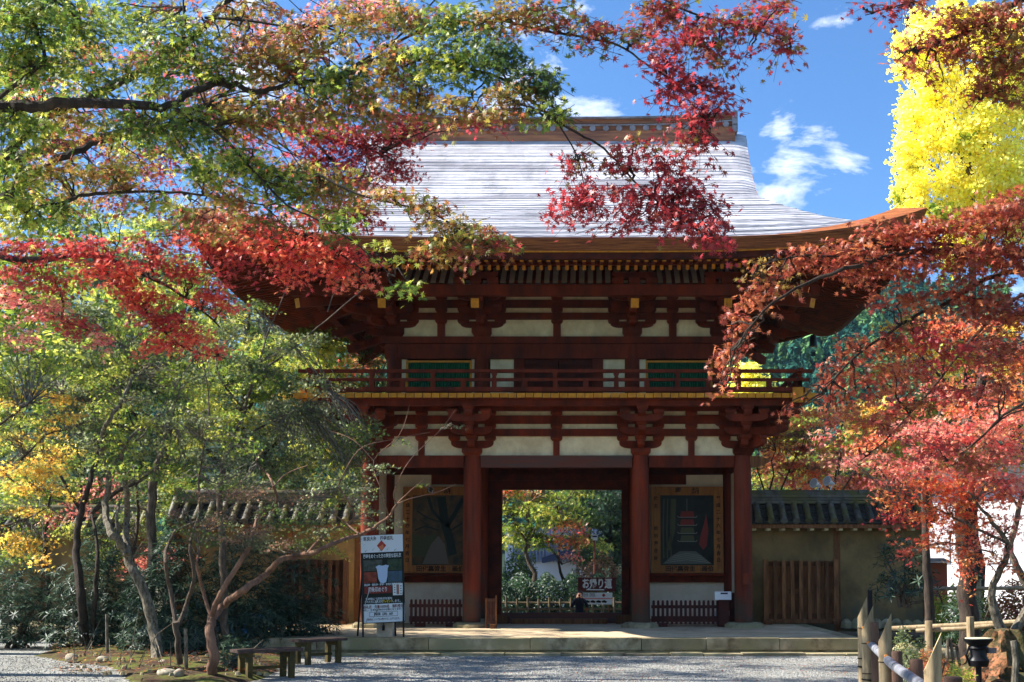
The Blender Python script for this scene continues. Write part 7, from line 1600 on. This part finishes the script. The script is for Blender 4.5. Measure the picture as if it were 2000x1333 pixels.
# ---------------------------------------------------------------- ground, moss bed, stones, hills
def gravel_mat():
    m = bpy.data.materials.new('gravel'); m.use_nodes = True; nt = m.node_tree; b = nt.nodes['Principled BSDF']; l = nt.links.new; N = nt.nodes.new
    g = N('ShaderNodeNewGeometry'); v = N('ShaderNodeTexVoronoi'); v.inputs['Scale'].default_value = 42; v.inputs['Randomness'].default_value = 1
    l(g.outputs['Position'], v.inputs['Vector']); n = N('ShaderNodeTexNoise'); n.inputs['Scale'].default_value = .9; n.inputs['Detail'].default_value = 6; l(g.outputs['Position'], n.inputs['Vector'])
    r = N('ShaderNodeValToRGB'); r.color_ramp.elements[0].color = (*s2l(84, 86, 82), 1); r.color_ramp.elements[1].color = (*s2l(180, 178, 170), 1)
    sp = N('ShaderNodeSeparateColor'); l(v.outputs['Color'], sp.inputs[0]); l(sp.outputs[0], r.inputs[0])
    mx = N('ShaderNodeMix'); mx.data_type = 'RGBA'; mr = N('ShaderNodeMapRange'); mr.inputs[1].default_value = .42; mr.inputs[2].default_value = .66; mr.inputs[4].default_value = .5
    l(n.outputs[0], mr.inputs[0]); l(mr.outputs[0], mx.inputs['Factor']); l(r.outputs[0], mx.inputs['A']); mx.inputs['B'].default_value = (*s2l(112, 106, 92), 1); l(mx.outputs['Result'], b.inputs['Base Color'])
    b.inputs['Roughness'].default_value = .95; bp = N('ShaderNodeBump'); bp.inputs['Strength'].default_value = 1; bp.inputs['Distance'].default_value = .02; bp.invert = True; l(v.outputs['Distance'], bp.inputs['Height']); l(bp.outputs[0], b.inputs['Normal'])
    return m
M_GRAV = gravel_mat()
M_SOIL = mat('forest_floor', s2l(84, 70, 48), .95, vscale=1.3, col2=s2l(58, 62, 36), bump=.6, bscale=22)
M_MOSS = mat('moss_soil', s2l(84, 88, 34), .95, vscale=2.2, col2=s2l(70, 52, 38), bump=.8, bscale=30, mask=(.42, .56))
gm = MB(); gm.add([(-1200, -60, -.62), (1200, -60, -.62), (1200, 1600, -.62), (-1200, 1600, -.62)], [(0, 1, 2, 3)])
o = gm.build('ground', M_SOIL, None, at=(0, 0, 0)); o['kind'] = 'structure'
def sheet(name, pts, z_, m, drop=.9):
    b = MB(); b.prism(pts, 'z', z_ - drop, z_); o = b.build(name, m, None, at=(0, 0, 0)); o['kind'] = 'structure'; return o
sheet('garden_ground', [(-60, -20), (60, -20), (60, 36.4), (-60, 36.4)], -.02, M_SOIL, .55)
sheet('gravel_court', [(-14, -6), (3.15, -6), (3.3, 12), (5.0, 17), (5.6, 23.5), (-9.2, 23.6), (-12, 27.5), (-30, 30), (-30, 10)], 0.0, M_GRAV, .3)
# raised moss bed on the left, uneven
def mound(name, outline, h, m, seedv, res=.22, base=-.03, amp=.05):
    from mathutils.geometry import intersect_point_line
    xs = [p[0] for p in outline]; ys = [p[1] for p in outline]; x0, x1, y0, y1 = min(xs), max(xs), min(ys), max(ys); nx, ny = int((x1 - x0) / res) + 1, int((y1 - y0) / res) + 1
    X, Y = np.meshgrid(np.linspace(x0, x1, nx), np.linspace(y0, y1, ny)); D = np.full(X.shape, 1e9); ins = np.zeros(X.shape, bool); n = len(outline)
    for i in range(n):
        (ax, ay), (bx_, by_) = outline[i], outline[(i + 1) % n]; dx, dy = bx_ - ax, by_ - ay; tt_ = np.clip(((X - ax) * dx + (Y - ay) * dy) / (dx * dx + dy * dy), 0, 1); D = np.minimum(D, np.hypot(X - ax - tt_ * dx, Y - ay - tt_ * dy))
        c = ((ay > Y) != (by_ > Y)) & (X < (bx_ - ax) * (Y - ay) / (by_ - ay + 1e-9) + ax); ins ^= c
    D = np.where(ins, D, -D); H = h * np.clip(D / .8, 0, 1) ** .6 + amp * (np.sin(X * 3.1 + seedv) * np.cos(Y * 2.3) + .6 * np.sin(X * 7.7) * np.sin(Y * 6.1)) * np.clip(D / .6, 0, 1)
    Z = np.where(D > 0, H, base + D * .3); v = np.stack([X, Y, Z], -1).reshape(-1, 3); f = []
    keep = D > -.35
    for j in range(ny - 1):
        for i in range(nx - 1):
            if keep[j, i] and keep[j, i + 1] and keep[j + 1, i + 1] and keep[j + 1, i]: a = j * nx + i; f.append((a, a + 1, a + nx + 1, a + nx))
    b = MB(); b.add([tuple(q) for q in v], f); o = b.build(name, m, None, smooth=True, at=(0, 0, 0)); o['kind'] = 'structure'
    return o
bed = [tuple(W(px, 1333, 10)[:2]) for px in ()] 
def gp(px, Y): return (xp(px, Y, 0), Y)
mound('moss_bed', [gp(395, 16.8), gp(520, 18.0), gp(560, 20.5), gp(590, 22.9), gp(420, 26.5), gp(100, 26.5), gp(95, 24), gp(60, 22.8), gp(120, 21.5), gp(215, 20.2), gp(235, 18.8), gp(240, 17.8), gp(300, 17.2)], .10, M_MOSS, 1)
mound('garden_bed', [(3.35, 4), (3.45, 12), (5.1, 17), (5.75, 22.9), (8, 24), (16, 26), (24, 20), (16, 4)], .10, M_MOSS, 3, res=.4)
def rock(x, y, z_, r, m, name='stone', parent=None):
    bm = bmesh.new(); bmesh.ops.create_icosphere(bm, subdivisions=2, radius=r)
    s1, s2, s3 = random.uniform(.7, 1.3), random.uniform(.7, 1.2), random.uniform(.4, .7); ph_ = random.uniform(0, 9)
    for v in bm.verts:
        k = 1 + .16 * math.sin(v.co.x / r * 2.3 + ph_) * math.cos(v.co.y / r * 2.9) + random.uniform(-.05, .05); v.co = Vector((v.co.x * s1 * k, v.co.y * s2 * k, v.co.z * s3 * k))
    me = bpy.data.meshes.new(name); bm.to_mesh(me); bm.free(); me.polygons.foreach_set('use_smooth', [True] * len(me.polygons)); return link(name, me, m, parent, (x, y, z_))
for i, (px, py, rr, lab) in enumerate(((328, 1316, .13, 'pale round stone in the moss, left of the pair near the forked trunk'), (348, 1318, .11, 'pale round stone in the moss, touching the forked trunk side'), (318, 1297, .10, 'brownish stone at the edge of the moss bed by the grey trunk'), (140, 1287, .12, 'flat pale stone on the bare soil at the left edge of the moss bed'), (200, 1290, .10, 'small flat stone in the middle of the bare soil'), (240, 1283, .08, 'tiny pale stone behind the others on the bare soil'), (470, 1268, .14, 'grey stone beside the low evergreen shrub'))):
    Yg = 1.55 * FPX / (py - 1110); x = xp(px, Yg, 0); o = rock(x, Yg, .08, rr, mat('stone_pale', s2l(186, 178, 160), .85, vscale=6, col2=s2l(130, 122, 100), bump=.4, bscale=40) if i < 5 else M_STONE)
    tag(o, lab, 'stone', 'stones in the moss bed')
# boulders at the far left end of the path and by the right hand tree
for (px, Yg, rr, lab) in ((60, 27.5, .35, 'pale boulder at the far end of the gravel path, leftmost'), (100, 27.2, .28, 'smaller pale boulder beside the leftmost boulder'), (1770, 21, .28, 'dark boulder behind the low bamboo fence near the wall end'), (1835, 20.5, .3, 'dark boulder behind the low bamboo fence by the thick trunk')):
    o = rock(xp(px, Yg, 0), Yg, .2, rr, M_STONE); tag(o, lab, 'boulder', 'boulders in the garden')
# small stones and sticks lying on the moss bed, too many to single out
b = MB()
for i in range(150):
    Yg = random.uniform(17.6, 23.5); px_ = random.uniform(130, 540); x = xp(px_, Yg, 0); r_ = random.uniform(.015, .05); o_ = len(b.v); zb_ = .10
    ring_ = [(x + r_ * math.cos(k) * random.uniform(.8, 1.3), Yg + r_ * math.sin(k) * random.uniform(.8, 1.2)) for k in (0, 1.05, 2.1, 3.15, 4.2, 5.25)]
    b.add([(q[0], q[1], zb_ - .02) for q in ring_] + [(x + (q[0] - x) * .6, Yg + (q[1] - Yg) * .6, zb_ + r_ * .6) for q in ring_], [(k, (k + 1) % 6, 6 + (k + 1) % 6, 6 + k) for k in range(6)] + [(6, 7, 8, 9, 10, 11)])
o = b.build('bed_pebbles', M_STONE, None, at=(0, 20, 0)); o['kind'] = 'stuff'
b = MB()
for i in range(90):
    Yg = random.uniform(17.8, 23.8); px_ = random.uniform(120, 560); x = xp(px_, Yg, 0); a = random.uniform(0, 6.28); l_ = random.uniform(.1, .4); up_ = random.choice([0, 0, 0, .5, 1.2]) * random.random()
    b.tube([(x, Yg, .1), (x + math.cos(a) * l_ * .5, Yg + math.sin(a) * l_ * .5, .12 + up_ * .5), (x + math.cos(a) * l_, Yg + math.sin(a) * l_, .11 + up_)], [.009, .007, .003], 4, cap=False)
o = b.build('fallen_twigs', M_BARKL, None, at=(0, 20, 0)); o['kind'] = 'stuff'
# wooden stakes
for (px, Yg, pyt, lab) in ((362, 18.4, 1228, 'thin pale wooden stake in the moss between the twin stem and the forked trunk'), (208, 22.2, 1200, 'thin reddish stake leaning in front of the dark shrubs')):
    b = MB(); x = xp(px, Yg, .5); b.tube([(x + .03, Yg, 0), (x, Yg, zp(pyt, Yg))], .028, 7); o = b.build('stake', M_BARKL, None, at=(x, Yg, 0)); tag(o, lab, 'stake', 'stakes in the moss bed')
# fallen leaves and gravel stones
def scatter(name, n, region, zf, sz, pal, tpl, m):
    P = []; 
    while len(P) < n:
        Yg = random.uniform(region[2], region[3]); px = random.uniform(region[0], region[1]); P.append((xp(px, Yg, 0), Yg, zf + random.uniform(0, .012)))
    P = np.array(P); Nn = RNG.normal(0, .25, P.shape) + np.array([0, 0, 1.])
    o = leaf_mesh_object(name, None, P, Nn, sz * RNG.uniform(.6, 1.2, n), pick(pal, n), tpl, m, at=(0, 20, 0)); return o
o = scatter('fallen_leaves', 1500, (100, 560, 17.5, 24), .15, .03, 'rusty', 'maple5', M_LEAF); 
o = scatter('fallen_leaves', 600, (560, 1690, 16.5, 22.7), .012, .03, 'rusty', 'maple5', M_LEAF)
# loose gravel stones
v0 = np.array([(1, 0, 0), (-.5, .87, 0), (-.5, -.87, 0), (0, 0, .8)]); n = 26000
Yg = RNG.uniform(15.5, 22.7, n); pxs = RNG.uniform(-20, 1700, n); x = (pxs - PX0) / FPX * Yg; sz = RNG.uniform(.008, .019, n); a = RNG.uniform(0, 6.28, n)
keep = ~((pxs > 215) & (pxs < 600) & (x < -4.0) & (Yg > 16.9)) & (x < 3.0 + (Yg - 12) * .25); Yg, x, sz, a = Yg[keep], x[keep], sz[keep], a[keep]; n = len(x)
ca, sa = np.cos(a), np.sin(a); vx = v0[None, :, 0] * ca[:, None] - v0[None, :, 1] * sa[:, None]; vy = v0[None, :, 0] * sa[:, None] + v0[None, :, 1] * ca[:, None]
P = np.stack([x[:, None] + vx * sz[:, None], Yg[:, None] + vy * sz[:, None], .0 + v0[None, :, 2] * sz[:, None]], -1).reshape(-1, 3)
F_ = (np.array([(0, 1, 3), (1, 2, 3), (2, 0, 3)])[None] + (np.arange(n) * 4)[:, None, None]).reshape(-1, 3)
me = bpy.data.meshes.new('gravel_stones'); me.from_pydata(P.tolist(), [], F_.tolist()); link('gravel_stones', me, mat('gravel_stone', s2l(176, 174, 168), .9, vscale=30, col2=s2l(92, 90, 84)), None, kind='stuff')
# wooded hills
def hillz(x, y): return 84 * (1 - math.exp(-max(0, y - 150) / 110)) * (.84 + .14 * math.sin(x * .013 + .4) + .05 * math.sin(x * .04)) - .62
b = MB(); nx, ny = 60, 26
for j in range(ny):
    for i in range(nx): x_ = -500 + 1000 * i / (nx - 1); y_ = 148 + 400 * j / (ny - 1); b.v.append((x_, y_, hillz(x_, y_)))
for j in range(ny - 1):
    for i in range(nx - 1): a_ = j * nx + i; b.f.append((a_, a_ + 1, a_ + nx + 1, a_ + nx)); b.mi.append(0)
o = b.build('hills', mat('hill_ground', s2l(40, 58, 44), .95), None, smooth=True, at=(0, 92, 0)); o['kind'] = 'structure'
nt_ = 3800; pxx = np.where(RNG.random(nt_) < .62, RNG.uniform(1400, 1980, nt_), RNG.uniform(60, 1400, nt_)); yy_ = RNG.uniform(155, 430, nt_); xx_ = (pxx - PX0) / FPX * yy_; hh = RNG.uniform(7, 13, nt_); zz_ = np.array([hillz(a, c) for a, c in zip(xx_, yy_)])
K = 62; f = RNG.random((nt_, K)) ** .8; a = RNG.uniform(0, 6.28, (nt_, K)); rad_ = (hh * RNG.uniform(.16, .22, nt_))[:, None] * (1 - f) ** .85 * RNG.uniform(.7, 1.15, (nt_, K))
C = np.stack([xx_[:, None] + rad_ * np.cos(a), yy_[:, None] + rad_ * np.sin(a), zz_[:, None] + hh[:, None] * (.06 + .94 * f)], -1).reshape(-1, 3)
Nn = np.stack([np.cos(a), np.sin(a), .5 + 0 * a], -1).reshape(-1, 3) + RNG.normal(0, .35, (nt_ * K, 3))
base = np.where((RNG.random(nt_) < .7)[:, None], np.array(s2l(48, 92, 78)), np.array(s2l(92, 128, 80))) * RNG.uniform(.6, 1.4, (nt_, 1))
col = np.repeat(base, K, 0) * RNG.uniform(.75, 1.25, (nt_ * K, 1))
leaf_mesh_object('cedar_forest', None, C, Nn, np.repeat(hh * .075, K) * RNG.uniform(.6, 1.2, nt_ * K), col, 'oval', leaf_material('cedar_needles', .12, gloss=0.0), at=(0, 200, 0))

# pale mountain air: one closed box round everything
hz = MB(); hz.box(-620, 620, -70, 600, -1.7, 130)
hm_ = bpy.data.materials.new('haze'); hm_.use_nodes = True; hn = hm_.node_tree; hn.nodes.clear(); ho = hn.nodes.new('ShaderNodeOutputMaterial'); hv = hn.nodes.new('ShaderNodeVolumePrincipled')
hv.inputs['Color'].default_value = (.55, .76, 1, 1); hv.inputs['Density'].default_value = .00012; hv.inputs['Anisotropy'].default_value = .2; hn.links.new(hv.outputs[0], ho.inputs['Volume'])
link('haze', hz.mesh('haze'), hm_, None, kind='stuff')
